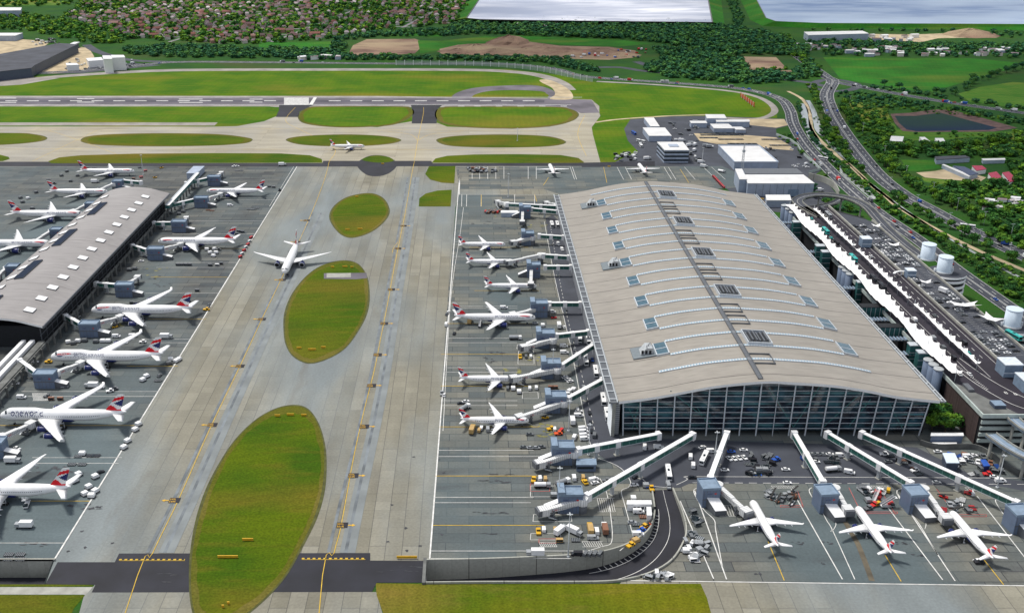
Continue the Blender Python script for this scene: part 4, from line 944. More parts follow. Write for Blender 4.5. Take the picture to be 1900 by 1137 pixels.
s = MB(); s.box(DX0, 420, DY0-.2, DY0+.6, DH-1.2, DH+1.1, 0); tf(s, 'parapet', [M['band']])
s = MB(); s.box(DX0, DX0+.8, DY0+.6, DY1, DH-1.2, DH+1.0, 0); tf(s, 'parapet', [M['band']])
s = MB(); s.box(DX1-.5, DX1+.5, DY0+45, DY1, DH, DH+1.5, 0); tf(s, 'parapet', [M['conc']])
s = MB(); s.box(DX2, DX2+.8, DY0+62, DY1-40, DH-1.5, DH+1.3, 0); tf(s, 'parapet', [M['conc']])
s = MB(); s.prism([(DX0+.8, DY0+.6), (420, DY0+.6), (420, DY0+30), (DX1+.5, DY0+60), (DX1+.5, DY1), (DX0+.8, DY1)], DH-.99, DH, 0); tf(s, 'road_deck', [M['road_d']])
s = MB(); s.prism([(DX1+.5, DY0+60.2), (DX2, DY0+61), (DX2, DY1-40), (DX1+.5, DY1-14)], DH-.99, DH-.01, 0); tf(s, 'parking_deck', [M['road']])
s = MB(); s.add([(DX0+.9, DY0+.7, DH+.03), (DX0+21, DY0+.7, DH+.03), (DX0+3, DY0+38, DH+.03), (DX0+.9, DY0+38, DH+.03)], [(0, 1, 2, 3)]); tf(s, 'pale_terrace', [M['conc_d']])
s = MB(); s.box(DX0+10, DX0+16, DY0+8, DY0+14, DH+.04, DH+2, 0, 1); tf(s, 'plant_box', [M['shed_dark'], M['tower_r']])
s = MB(); s.box(DX0+5, DX0+8, DY0+27, DY0+35, DH+.04, DH+1.5, 0); tf(s, 'plant_box', [M['grey_d']])
b = MB(); Z = DH+.05
for x, ds in ((279.3, (3, 5)), (281.9, (3, 5)), (296.5, (4, 6)), (300.5, (4, 6))): ribbon(b, [(x, DY0+70), (x, DY1-6)], .3, Z, 0, ds)
for x in (284, 293.4, 304.8): ribbon(b, [(x, DY0+45), (x, DY1-6)], .25, Z)
ribbon(b, catmull([(278, DY0+70), (281, DY0+40), (289, DY0+15), (300, DY0+3)], False, 8), .35, Z); ribbon(b, catmull([(287, DY0+70), (292, DY0+42), (301, DY0+20), (316, DY0+6)], False, 8), .35, Z)
for k in range(22): 
    y = DY0+30+k*1.5; x = 280+ (DY0+62-y)*.12; ribbon(b, [(x, y), (x+1.6, y+1)], .3, Z)
o = tf(b, 'lane_marking', [M['white_line']]); o['kind'] = 'stuff'
for i, ch in enumerate('18'): text_part('8', 4.0, 'white_line', FC, (292-300+4.4*i, DY0+25-OF.y-1.5*i, Z+.01), (0, 0, 0), 'road_number')
b = MB()
for row in range(3):
    for y in range(int(DY0+75), int(DY1-50), 3):
        ribbon(b, [(309.5+row*6.6, y), (313.5+row*6.6, y)], .12, DH+.02)
o = tf(b, 'bay_marking', [M['white_line']]); o['kind'] = 'stuff'
# fabric canopies
def canopy(name, label, xa, xb, y0, y1, h, bay, amp):
    r = thing(name, label, 'canopy', ((xa+xb)/2, (y0+y1)/2, DH), 0, 'white tent-like canopies over the departures road'); cx, cy = r.location.x, r.location.y
    nb = max(1, round((y1-y0)/bay)); bl = (y1-y0)/nb; n = 8; vs = []; cols = 7
    for i in range(nb*n+1):
        t = (i % n)/n; y = y0+bl*i/n; bul = math.sin(math.pi*t) if i < nb*n else 0
        big = 1+.75*abs(math.sin((y-y0)/(y1-y0)*math.pi*((y1-y0)/75)))**2*(1 if (xb-xa) > 8 else .6)
        for j in range(cols):
            u = j/(cols-1); x = (xa+xb)/2+(u-.5)*((xb-xa)*(.0+.58*big)-2*amp*bul)
            z = h-DH+1.5*(1-bul)*(1 if j in (0, cols-1) else .2)+1.2*math.sin(math.pi*u)*bul-.5
            vs.append((x-cx, y-cy, z))
    MB().add(vs, [(i*cols+j, i*cols+j+1, (i+1)*cols+j+1, (i+1)*cols+j) for i in range(nb*n) for j in range(cols-1)], 0, True).build('fabric', M['fabric'], r)
    for i in range(0, nb+1, 2):
        s = MB(); y = y0+bl*i-cy; s.tube([(0, y, 0), (0, y, h-DH+2.5)], .18, 5); s.build('mast', M['steel'], r)
M['fabric'] = plain('white_membrane', (.86, .86, .86), .6, noise=.03)
canopy('fabric_canopy', 'longest and widest white tent canopy, along the terminal side of the deck', 263.6, 276.2, DY0+38, DY1-14, 25.5, 9.3, 1.2)
for a, b_, d in ((DY0+52, DY0+140, 'nearest of the three narrow ones'), (DY0+150, DY0+246, 'middle one of the three narrow ones'), (DY0+254, DY1-22, 'farthest of the three narrow ones')):
    canopy('fabric_canopy', 'narrow white tent canopy on the deck, '+d, 285.0, 291.6, a, b_, 24.5, 9, 1.3)
def small_canopy(px, py, w, d, label, rz=0):
    c = P(px, py, 23); r = thing('fabric_canopy', label, 'canopy', (c.x, c.y, DH), rz, 'small white sail canopies on the parking deck'); vs = []
    n = 6
    for i in range(n+1):
        for j in range(n+1):
            u, v = i/n-.5, j/n-.5; k = 1-.35*(math.cos(math.pi*v)); k2 = 1-.35*math.cos(math.pi*u)
            vs.append((u*w*k, v*d*k2, 3.5+6*abs(u*v)))
    MB().add(vs, [(i*(n+1)+j, (i+1)*(n+1)+j, (i+1)*(n+1)+j+1, i*(n+1)+j+1) for i in range(n) for j in range(n)], 0, True).build('fabric', M['fabric'], r)
    s = MB(); s.tube([(0, 0, 0), (0, 0, 3.5)], .15, 5); s.build('mast', M['steel'], r)
small_canopy(1660, 454, 10, 6, 'small white bow-shaped sail canopy at the far end of the parking deck')
small_canopy(1719, 523, 9, 5, 'small white pointed sail canopy beside the second drum')
small_canopy(1790, 565, 20, 7, 'wide white sail canopy over the toll lanes of the parking deck', .0)
small_canopy(1838, 590, 9, 14, 'white sail canopy at the outer edge of the parking deck', .5)
small_canopy(1627, 419, 8, 6, 'white flat canopy at the top of the loop road')
# lift towers, glass cores and footbridges in the gap
def core(name, label, cat, mb, mats, g, part='shell'):
    xs_ = [p[0] for p in mb.v]; ys_ = [p[1] for p in mb.v]; cx, cy = (min(xs_)+max(xs_))/2, (min(ys_)+max(ys_))/2
    mb.v = [(p[0]-cx, p[1]-cy, p[2]) for p in mb.v]; r = thing(name, label, cat, (cx, cy, 0), 0, g); mb.build(part, mats, r); return r
ords = ['nearest', 'second nearest', 'third nearest', 'fourth nearest', 'farthest']
for gi, (px, py) in enumerate([(1742, 684), (1577, 508), (1470, 394)]):
    for k in range(3):
        c = P(px-9.5*k*(1 if gi == 0 else .75), py-8.5*k*(1 if gi == 0 else .75), 23); s = MB(); s.cyl((c.x, c.y), 2.6, 0, 22.6, 14, 0); s.cyl((c.x, c.y), 2.8, 22.6, 23.1, 14, 1)
        core('lift_shaft', '%s grey round lift shaft of the %s trio in the gap beside the roof' % (('nearest', 'middle', 'farthest')[k], ('near', 'middle', 'far')[gi]), 'lift tower', s, [M['tower'], M['steel']], 'round lift shafts')
for gi, (px, py) in enumerate([(1713, 652), (1697, 638), (1599, 522), (1533, 466), (1479, 411), (1522, 455)]):
    c = P(px, py, 24); s = MB(); s.box(c.x-3.2, c.x+3.2, c.y-2.4, c.y+2.4, 0, 23.4, 0); s.box(c.x-3.4, c.x+3.4, c.y-2.6, c.y+2.6, 23.4, 24, 1)
    for z in range(3, 23, 4): s.box(c.x-3.24, c.x+3.24, c.y-2.46, c.y-2.4, z, z+.4, 1)
    core('glass_lift_tower', '%s square glass lift tower with pale cap in the gap beside the roof' % ('nearest', 'second nearest', 'third nearest', 'fourth nearest', 'farthest', 'fifth nearest')[gi], 'lift tower', s, [M['teal'], M['steel_l']], 'square glass lift towers')
for gi, (xa, xb, ya) in enumerate([(1631, 1684, 604), (1597, 1648, 567)]):
    a, b_ = P(xa, ya, 22), P(xb, ya, 22); s = MB(); s.box(a.x, b_.x, a.y-3, a.y+3, 14.5, 21.6, 0); s.box(a.x-.3, b_.x+.3, a.y-3.2, a.y+3.2, 21.6, 22.1, 2)
    for k in range(7): x = a.x+(b_.x-a.x)*k/6; s.box(x-.15, x+.15, a.y-3.1, a.y-3, 14.5, 21.6, 1)
    core('glass_link', '%s green glazed box bridging the gap to the deck' % ('nearer', 'farther')[gi], 'footbridge', s, [M['teal'], M['steel_l'], M['dark']], 'glazed boxes across the gap')
for gi, (xa, xb, ya) in enumerate([(1665, 1712, 655), (1640, 1688, 628), (1610, 1656, 592), (1555, 1596, 534), (1500, 1530, 467), (1448, 1478, 413)]):
    a, b_ = P(xa, ya, 18), P(xb, ya, 18); s = MB(); s.box(a.x, b_.x, a.y-2.5, a.y+2.5, 17, 17.6, 0)
    k = a.x
    while k < b_.x: s.box(k, k+.9, a.y-2.5, a.y+2.5, 17.6, 18.2, 1); k += 2.1
    core('footbridge', '%s slatted grey footbridge across the dark gap' % ('nearest', 'second nearest', 'third nearest', 'third farthest', 'second farthest', 'farthest')[gi], 'footbridge', s, [M['grey_d'], M['tower_r']], 'slatted footbridges across the gap')
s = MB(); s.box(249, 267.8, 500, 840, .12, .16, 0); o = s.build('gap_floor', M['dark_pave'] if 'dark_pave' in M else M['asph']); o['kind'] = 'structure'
for px, py, h, w_, d in ((1607, 441, 26, 3.6, 'farthest'), (1875, 670, 27, 5, 'nearest'), (1690, 500, 25, 3, 'middle'), (1914, 700, 26, 6, 'rightmost')):
    c = P(px, py, h); s = MB(); s.box(c.x-w_, c.x+w_, c.y-w_, c.y+w_, DH+.1, h-.5, 0); s.box(c.x-w_-.2, c.x+w_+.2, c.y-w_-.2, c.y+w_+.2, h-.5, h, 1); s.box(c.x-w_-.05, c.x+w_+.05, c.y-w_-.05, c.y-w_, DH+2.5, DH+3, 1)
    core('deck_stair_tower', '%s pale blue stair tower standing on the parking deck' % d, 'stair tower', s, [M['tower_r'], M['drum0']], 'stair towers on the parking deck')
s = MB(); c = P(1682, 512, 22); s.loft([[(c.x+9*math.cos(a)*k, c.y+9*math.sin(a)*k, z) for k, z in ((1, 22.2), (1, 22.5), (.82, 22.5), (.82, 22.2))] for a in [math.pi*(.12+.76*i/10) for i in range(11)]], 0, smooth=False); s.box(c.x-.3, c.x+.3, c.y+8, c.y+8.5, DH, 22.2, 0)
core('arc_canopy', 'thin white arc shaped canopy on the parking deck', 'canopy', s, [M['white']], None, 'roof')
# service box at the gap mouth
o, bb, hh = shed('service_shed', 'grey blue service shed with white roof rim at the foot of the glass facade', 'shed', [(1728, 808), (1787, 808), (1786, 803), (1729, 803)], 6, 'white', 'tower')
for xa, xb, d in ((1731, 1751, 'left'), (1754, 1774, 'right')):
    shed('bin_store', '%s of two small sheds in front of the grey blue service shed' % d, 'shed', [(xa, 824), (xb, 824), (xb, 821), (xa, 821)], 2.6, 'shed_roof', 'brick_d')
b = MB(); q = W2(catmull([(1707, 826), (1740, 834), (1805, 834), (1840, 850), (1862, 868), (1900, 885), (1990, 900)], False, 5)); 
b.loft([[(x-.25, y, 0), (x-.25, y, 3.2), (x+.25, y+.3, 3.2), (x+.25, y+.3, 0)] for x, y in q], 0, smooth=False); setprops(b.build('boundary_wall', [M['conc_d']]), 'long low grey wall bending past the service shed to the right edge', 'wall')
# white drums on round ramp buildings
for i, (px, py, d) in enumerate([(1720, 479, 'left of the two neighbouring drums'), (1751, 503, 'right of the two neighbouring drums'), (1877, 603, 'lone drum near the right edge')]):
    c = P(px, py, 20); r = thing('white_drum', 'tall white cylindrical drum, '+d, 'tank', (c.x, c.y, 19.3), 0, 'white drums on the ramp towers')
    s = MB(); s.cyl((0, 0), 4.9, 0, 11.2, 28, 0); s.cyl((0, 0), 5.05, 11.2, 11.6, 28, 0); s.build('shell', [M['drum'] if 'drum' in M else M['white']], r)
    s = MB(); s.cyl((0, 0), 5.9, 0, 1.0, 28, 0); s.build('base_rail', [M['steel']], r)
    for a in (0.2, 2.94): s = MB(); s.cyl((6.3*math.cos(a), 6.3*math.sin(a)-1.0), .9, 0, 2.6, 10, 0); s.build('vent_pipe', [M['steel_l']], r)
    if i != 0:
        q = P(px+6, py+2, 19); r = thing('ramp_tower', 'round white spiral ramp tower under the %s' % d, 'ramp tower', (q.x, q.y, 0), 0, 'round ramp towers')
        s = MB(); s.cyl((0, 0), 12.2, 0, 19, 32, 0); s.build('core', [M['dark']], r)
        for z in (1.5, 5.8, 10.1, 14.4):
            s = MB(); s.cyl((0, 0), 13, z, z+1.9, 32, 0); s.build('ramp_band', [M['band'] if i == 2 else M['white']], r)
        s = MB(); s.cyl((0, 0), 13, 17.6, 19.1, 32, 0, top=1); s.build('deck', [M['white'], M['road']], r)
# loop road
def viaduct(name, label, pts, h, wd, cat='flyover', hfn=None, mat='road'):
    q0 = [P(x, y, h) for x, y in catmull(pts, False, 6)]; c = q0[0]; r = thing(name, label, cat, (c.x, c.y, 0)); q = [(p.x-c.x, p.y-c.y) for p in q0]; n = len(q); L_, R2 = [], []
    zf = (lambda t: h) if hfn is None else hfn
    for i in range(n):
        a, b_ = Vector(q[max(i-1, 0)]), Vector(q[min(i+1, n-1)]); d = (b_-a).normalized(); nn = Vector((-d.y, d.x)); L_.append((Vector(q[i])+nn*wd/2, zf(i/(n-1)))); R2.append((Vector(q[i])-nn*wd/2, zf(i/(n-1))))
    s = MB(); s.loft([[(l.x, l.y, z), (rr.x, rr.y, z), (rr.x, rr.y, z-1.1), (l.x, l.y, z-1.1)] for (l, z), (rr, _) in zip(L_, R2)], 0, smooth=False); s.build('deck', [M[mat]], r)
    for side in (L_, R2):
        s = MB(); s.loft([[(p.x, p.y, z-.9), (p.x, p.y, z+1.0), (p.x+.3, p.y+.3, z+1.0), (p.x+.3, p.y+.3, z-.9)] for p, z in side], 0, smooth=False); s.build('parapet', [M['conc']], r)
    for i in range(3, n-2, 7):
        s = MB(); z = zf(i/(n-1)); s.cyl(q[i], .8, 0, z-1.1, 8, 0); s.build('pier', [M['conc']], r)
    s = MB(); ribbon(s, q, .25, lambda t: zf(t)+.05, 0, (3, 5)) if False else ribbon(s, q, .22, lambda t: zf(t)+.05, 0); s.build('lane_marking', [M['white_line']], r)
viaduct('loop_road', 'raised horseshoe loop road curving off the far end of the car park', [(1524, 404), (1505, 394), (1486, 382), (1479, 373), (1490, 366), (1515, 362), (1550, 364), (1585, 372), (1610, 386), (1628, 406), (1648, 427), (1680, 455), (1712, 478)], 19, 8.5)
viaduct('exit_ramp', 'pale curved exit ramp swinging down from the car park front on thin piers', [(1838, 806), (1850, 815), (1875, 832), (1910, 850), (1960, 870)], 13, 6, mat='tower_r')
viaduct('exit_ramp', 'pale curved upper ramp leaving the car park front at deck height', [(1878, 775), (1890, 786), (1912, 800), (1950, 815)], 18, 6, mat='tower_r')
viaduct('lower_ramp', 'low curved ramp nested inside the horseshoe loop road', [(1490, 388), (1520, 384), (1545, 378), (1560, 370)], 8, 6)
# ---------------- water, fields, roads beyond the airfield ----------------
def watermat(name, c1, c2, rough=.12, f=.3, spec=.5, ripple_paint=False):
    m, nt, b = newmat(name); g = N(nt, 'NewGeometry'); pos = g.outputs['Position']
    col = chain_mix(nt, c1, noise_fac(nt, pos, .004, .40, .6, (.5, 1, 1), detail=8), c2)
    if ripple_paint: col = chain_mix(nt, col, noise_fac(nt, pos, .03, .42, .62, (.35, 1, 1), detail=10, off=(3, 8, 0), out=(0, .6)), c2)  # ripple glints painted in as colour streaks
    nt.links.new(col, b.inputs['Base Color'])
    b.inputs['Roughness'].default_value = rough; b.inputs['Specular IOR Level'].default_value = spec
    nz = N(nt, 'TexNoise'); nz.inputs['Scale'].default_value = f; nz.inputs['Detail'].default_value = 6; nt.links.new(pos, nz.inputs['Vector'])
    bp = N(nt, 'Bump'); bp.inputs['Strength'].default_value = .25; bp.inputs['Distance'].default_value = .4; nt.links.new(nz.outputs['Fac'], bp.inputs['Height']); nt.links.new(bp.outputs[0], b.inputs['Normal']); return m
M['water_w'] = watermat('bright_reservoir_water', (.76, .77, .83), (.30, .34, .45), .45, .05, spec=.12, ripple_paint=True)  # whitish base colour stands for bright sky reflected in the water
M['water_b'] = watermat('blue_reservoir_water', (.15, .23, .40), (.38, .47, .60), .45, .05, spec=.12, ripple_paint=True)
M['river'] = watermat('river_water', (.35, .38, .38), (.28, .32, .33), .08, .5)
M['pond'] = watermat('pond_water', (.01, .02, .06), (.02, .05, .03), .7, .5, spec=.05)
for name, inner, outer, mt in (('reservoir', [(866, 34), (890, 36.5), (1000, 38.5), (1322, 42), (1314, 0), (1296, -60), (930, -60), (889, 0)], [(833, 39), (880, 42.5), (1000, 45), (1345, 49), (1338, 0), (1315, -64), (905, -64), (862, 0)], 'water_w'),
                               ('reservoir', [(1402, -4), (1422, 34), (1440, 40), (1524, 43.5), (2200, 47), (2400, -60), (1385, -60)], [(1372, -4), (1392, 38), (1415, 49), (1524, 54), (2200, 60), (2500, -64), (1350, -64)], 'water_b')):
    flat(name, [tuple(P(x, y, 8)[:2]) for x, y in inner], 8, M[mt], px=False)
    b = MB(); n = len(inner); I = [P(x, y, 9.5) for x, y in inner]; O = [P(x, y, 0) for x, y in outer]
    cc = sum(I, Vector())/n
    W8 = [cc+(p-cc)*.995 for p in I]; rim = [cc+(p-cc)*1.004 for p in I]
    b.add([(p.x, p.y, -.1) for p in O]+[(p.x, p.y, 9.5) for p in rim]+[(p.x, p.y, 9.5) for p in I]+[(p.x, p.y, 7) for p in W8], [(k*n+i, k*n+(i+1) % n, (k+1)*n+(i+1) % n, (k+1)*n+i) for k in range(3) for i in range(n)])
    for i in range(2*n, 3*n): b.m[i] = 1
    for i in range(n, 2*n): b.m[i] = 1
    o = b.build('embankment', [M['field'], M['conc_d']]); o['kind'] = 'structure'
FLD = [('field', [(1527, 107), (1560, 106), (1680, 109), (1800, 109), (1890, 117), (1870, 130), (1800, 150), (1730, 171), (1690, 168), (1640, 160), (1560, 148)]),
 ('field_pale', [(1778, 175), (1820, 162), (1880, 153), (2100, 170), (2100, 212), (1900, 203), (1800, 190)]),
 ('soil', [(1377, 106), (1440, 107), (1460, 128), (1392, 131)]),
 ('soil', [(1395, 133), (1468, 131), (1470, 137), (1405, 138)]),
 ('soil', [(645, 103), (655, 85), (680, 74), (770, 73), (790, 80), (770, 100), (700, 105)]),
 ('field', [(775, 76), (820, 77), (900, 68), (930, 70), (920, 78), (830, 92), (780, 100)]),
 ('soil', [(815, 92), (850, 84), (900, 82), (935, 72), (980, 78), (1040, 86), (1130, 88), (1180, 95), (1175, 108), (1130, 112), (1060, 110), (960, 104), (870, 103), (820, 100)]),
 ('field', [(480, 80), (620, 78), (612, 90), (480, 92)]), ('field', [(755, 60), (835, 60), (820, 69), (745, 68)]),
 ('field', [(955, 67), (1030, 70), (1160, 76), (1210, 82), (1150, 87), (1040, 84), (960, 76)]),
 ('field', [(330, 32), (390, 32), (395, 40), (320, 40)]), ('field_pale', [(-100, 0), (110, 2), (115, 11), (-100, 12)]),
 ('gravel', [(1600, 64), (1700, 65), (1800, 61), (1850, 70), (1740, 72), (1710, 79), (1620, 74)]),
 ('field_pale', [(1640, 196), (1650, 215), (1665, 240), (1700, 246), (1890, 245), (1900, 262), (1800, 255), (1740, 262), (1700, 262), (1650, 250), (1610, 225), (1560, 195), (1590, 190)]),
 ('field', [(1672, 297), (1735, 298), (1745, 312), (1700, 318), (1685, 318)]),
 ('gravel', [(1700, 321), (1735, 318), (1765, 312), (1830, 330), (1820, 337), (1790, 336), (1760, 334), (1716, 330)]),
 ('field_pale', [(1710, 330), (1760, 335), (1775, 340), (1740, 343), (1715, 338)]),
 ('gravel', [(-200, 80), (30, 73), (95, 78), (80, 88), (20, 108), (-200, 122)]),
 ('gravel', [(60, 128), (150, 88), (165, 90), (175, 106), (160, 132), (100, 137), (30, 136)]),
 ('gravel', [(1287, 248), (1325, 250), (1390, 252), (1440, 256), (1465, 270), (1472, 280), (1420, 276), (1405, 268), (1330, 268), (1298, 262)]),
 ('gravel', [(1385, 221), (1455, 222), (1462, 233), (1440, 238), (1392, 233)]),
 ('road', [(-200, 118), (60, 130), (150, 132), (280, 124), (310, 117), (250, 112), (170, 130), (60, 132), (-200, 136)][:1]+[(60, 130), (250, 118), (300, 122), (150, 137), (-200, 142)]),
 ]
for i, (mt, pts) in enumerate(FLD):
    flat({'soil': 'bare_field', 'gravel': 'gravel_yard', 'road': 'paved_yard'}.get(mt, 'field'), pts, .012+.004*(i % 4) if mt != 'gravel' or pts[0][0] not in (1287, 1385) else .09, M[mt])
flat('pond_bank', [(1652, 212), (1690, 210), (1735, 204), (1765, 205), (1825, 220), (1888, 238), (1845, 245), (1700, 246), (1674, 244), (1660, 229)], .035, plain('earth_bank', (.10, .06, .055), .95, noise=.4, nscale=.1))
flat('pond', [(1660, 216), (1700, 216), (1745, 210), (1790, 222), (1850, 238), (1835, 242), (1700, 244.5), (1682, 241), (1668, 229)], .07, M['pond'])
# roads
PER = [(-300, 139), (60, 136), (212, 127), (319, 116.5), (480, 116.5), (735, 119), (870, 118.5), (960, 121), (1030, 129), (1087, 143), (1215, 152.5), (1343, 162), (1410, 172), (1450, 186), (1466, 207), (1473, 232), (1496, 270), (1535, 312), (1575, 350), (1625, 392), (1672, 424), (1712, 452), (1770, 498), (1850, 555), (1930, 610)]
q1, _ = road('perimeter_road', PER, 15.5, .06, M['road'])
q2, _ = road('dual_carriageway', [(1440, 80), (1471, 99), (1507, 125), (1532, 143), (1545, 152), (1534, 176), (1540, 200), (1553, 226), (1583, 270), (1629, 325), (1675, 361), (1726, 389), (1803, 430), (1880, 466), (1990, 520)], 19, .07, M['road'])
q3, _ = road('approach_road', [(1545, 152), (1590, 161), (1650, 172), (1700, 181), (1780, 194), (1860, 205), (2000, 225)], 16, .08, M['road'])
road('approach_road', [(1420, 145), (1470, 150), (1510, 156), (1545, 165)], 14, .05, M['road'])
road('approach_road', [(1100, 126), (1150, 126), (1190, 132), (1240, 136), (1200, 122), (1180, 115)], 14, .05, M['road'])
road('approach_road', [(160, 84), (185, 98), (240, 112), (320, 116)], 16, .05, M['road'])
road('airside_track', [(1107, 152), (1215, 158), (1343, 168.5), (1400, 179), (1430, 194), (1436, 210), (1405, 221), (1330, 219)], 9, .05, M['shoulder'])
road('airside_track', [(1104, 228), (1150, 222), (1240, 216), (1310, 214)], 5, .03, M['gravel'])
road('towpath', [(1462, 170), (1490, 186), (1502, 210), (1509, 246), (1545, 282), (1580, 310), (1614, 342), (1645, 366), (1670, 387), (1752, 434), (1830, 472), (1920, 510)], 5, .05, M['gravel'])
road('roundabout', [(1505, 158), (1525, 150), (1560, 150), (1590, 158), (1580, 167), (1545, 170), (1512, 165), (1505, 158)], 13, .1, M['road'])
def river(pts, wds, z=.05):
    q = [P(x, y) for x, y in catmull(pts, False, 4)]; w_ = [c[0] for c in catmull([(k,) for k in wds], False, 4)]; b = MB(); vs = []
    for i in range(len(q)):
        d = (q[min(i+1, len(q)-1)]-q[max(i-1, 0)]); d.z = 0; d.normalize(); s = Vector((-d.y, d.x, 0))*(w_[i]/2+random.uniform(-.5, .5)); vs += [(q[i]-s)+Vector((0, 0, z)), (q[i]+s)+Vector((0, 0, z))]
    b.add(vs, [(2*i, 2*i+2, 2*i+3, 2*i+1) for i in range(len(q)-1)]); o = b.build('river', M['river']); o['kind'] = 'structure'
river([(1487, 193), (1492, 205), (1495, 225), (1502, 243), (1513, 262), (1525, 280), (1545, 297), (1560, 312), (1572, 326), (1600, 350), (1622, 370)], [7, 9, 9, 10, 11, 5, 4, 5, 9, 8, 5])
river([(1498, 187), (1506, 200), (1513, 220), (1520, 244), (1530, 256), (1548, 275), (1575, 305), (1625, 350), (1700, 405), (1800, 465), (1900, 520)], [7, 7, 8, 8, 3, 6, 2, 4, 3, 3, 3])
lm = MB()
for q, offs, dash in ((q1, (-7.2, 7.2), None), (q1, (-.5, .5), None), (q1, (-3.8, 3.8), (6, 10)), (q2, (-9, 9), None), (q2, (-.8, .8), None), (q2, (-4.9, 4.9), (6, 10)), (q3, (-7.5, 7.5), None), (q3, (0,), (6, 8))):
    for of in offs:
        n = len(q); pts = []
        for i in range(n):
            d = Vector(q[min(i+1, n-1)])-Vector(q[max(i-1, 0)]); d.normalize(); pts.append((q[i][0]-d.y*of, q[i][1]+d.x*of))
        if pts[0][1] < 1500 or True: ribbon(lm, pts, .35, .13, 0, dash)
o = lm.build('road_marking', M['white_line']); o['kind'] = 'structure'
# airport fence beside the perimeter road: white posts and mesh
fm, fnt, fb = newmat('fence_mesh'); fb.inputs['Base Color'].default_value = (.45, .5, .5, 1); fb.inputs['Alpha'].default_value = .45
M['fence_mesh'] = fm
fpts = [(735, 121.5), (800, 122), (870, 122.5), (940, 126), (1000, 132.5), (1050, 143), (1100, 153.5)]
q = [P(x, y) for x, y in catmull(fpts, False, 5)]; fr = thing('airport_fence', 'tall pale mesh fence with close white posts bending along the perimeter road', 'fence', tuple(q[0]))
b = MB(); b.add([(p.x-q[0].x, p.y-q[0].y, z) for p in q for z in (0, 7)], [(2*i, 2*i+2, 2*i+3, 2*i+1) for i in range(len(q)-1)]); b.build('mesh_panel', [fm], fr)
acc = 0
for i in range(len(q)-1):
    a, c = q[i], q[i+1]; ln = (c-a).length; t = -acc
    while t < ln:
        if t >= 0:
            p = a.lerp(c, t/ln)-q[0]; s = MB(); s.box(-.5, .5, -.35, .35, 0, 8); s.box(-3, -.5, -2.5, -2.0, 5.5, 8) if False else None; s.build('post', [M['white']], fr, (p.x, p.y, 0))
        t += 14
    acc = (ln-(t-14)) if t-14 < ln else 0
for pts, lab in (([(1387, 178), (1400, 200)], 0),):
    a, c = P(1374, 181), P(1399, 200)
    r = thing('antenna_array', 'slanting orange and white antenna frame on the grass at the runway end', 'antenna', (a.x, a.y, 0))
    d = c-a; n = 12
    for j in range(3): s = MB(); s.beam((0, 0, 2+1.6*j), (d.x, d.y, 2+1.6*j), .5, .7); s.build('beam', [M['orange'] if 'orange' in M else M['red']], r)
    for i in range(n+1): s = MB(); t = i/n; s.box(d.x*t-.3, d.x*t+.3, d.y*t-.3, d.y*t+.3, 0, 6.5); s.build('post', [M['white'] if i % 2 else M['red']], r)
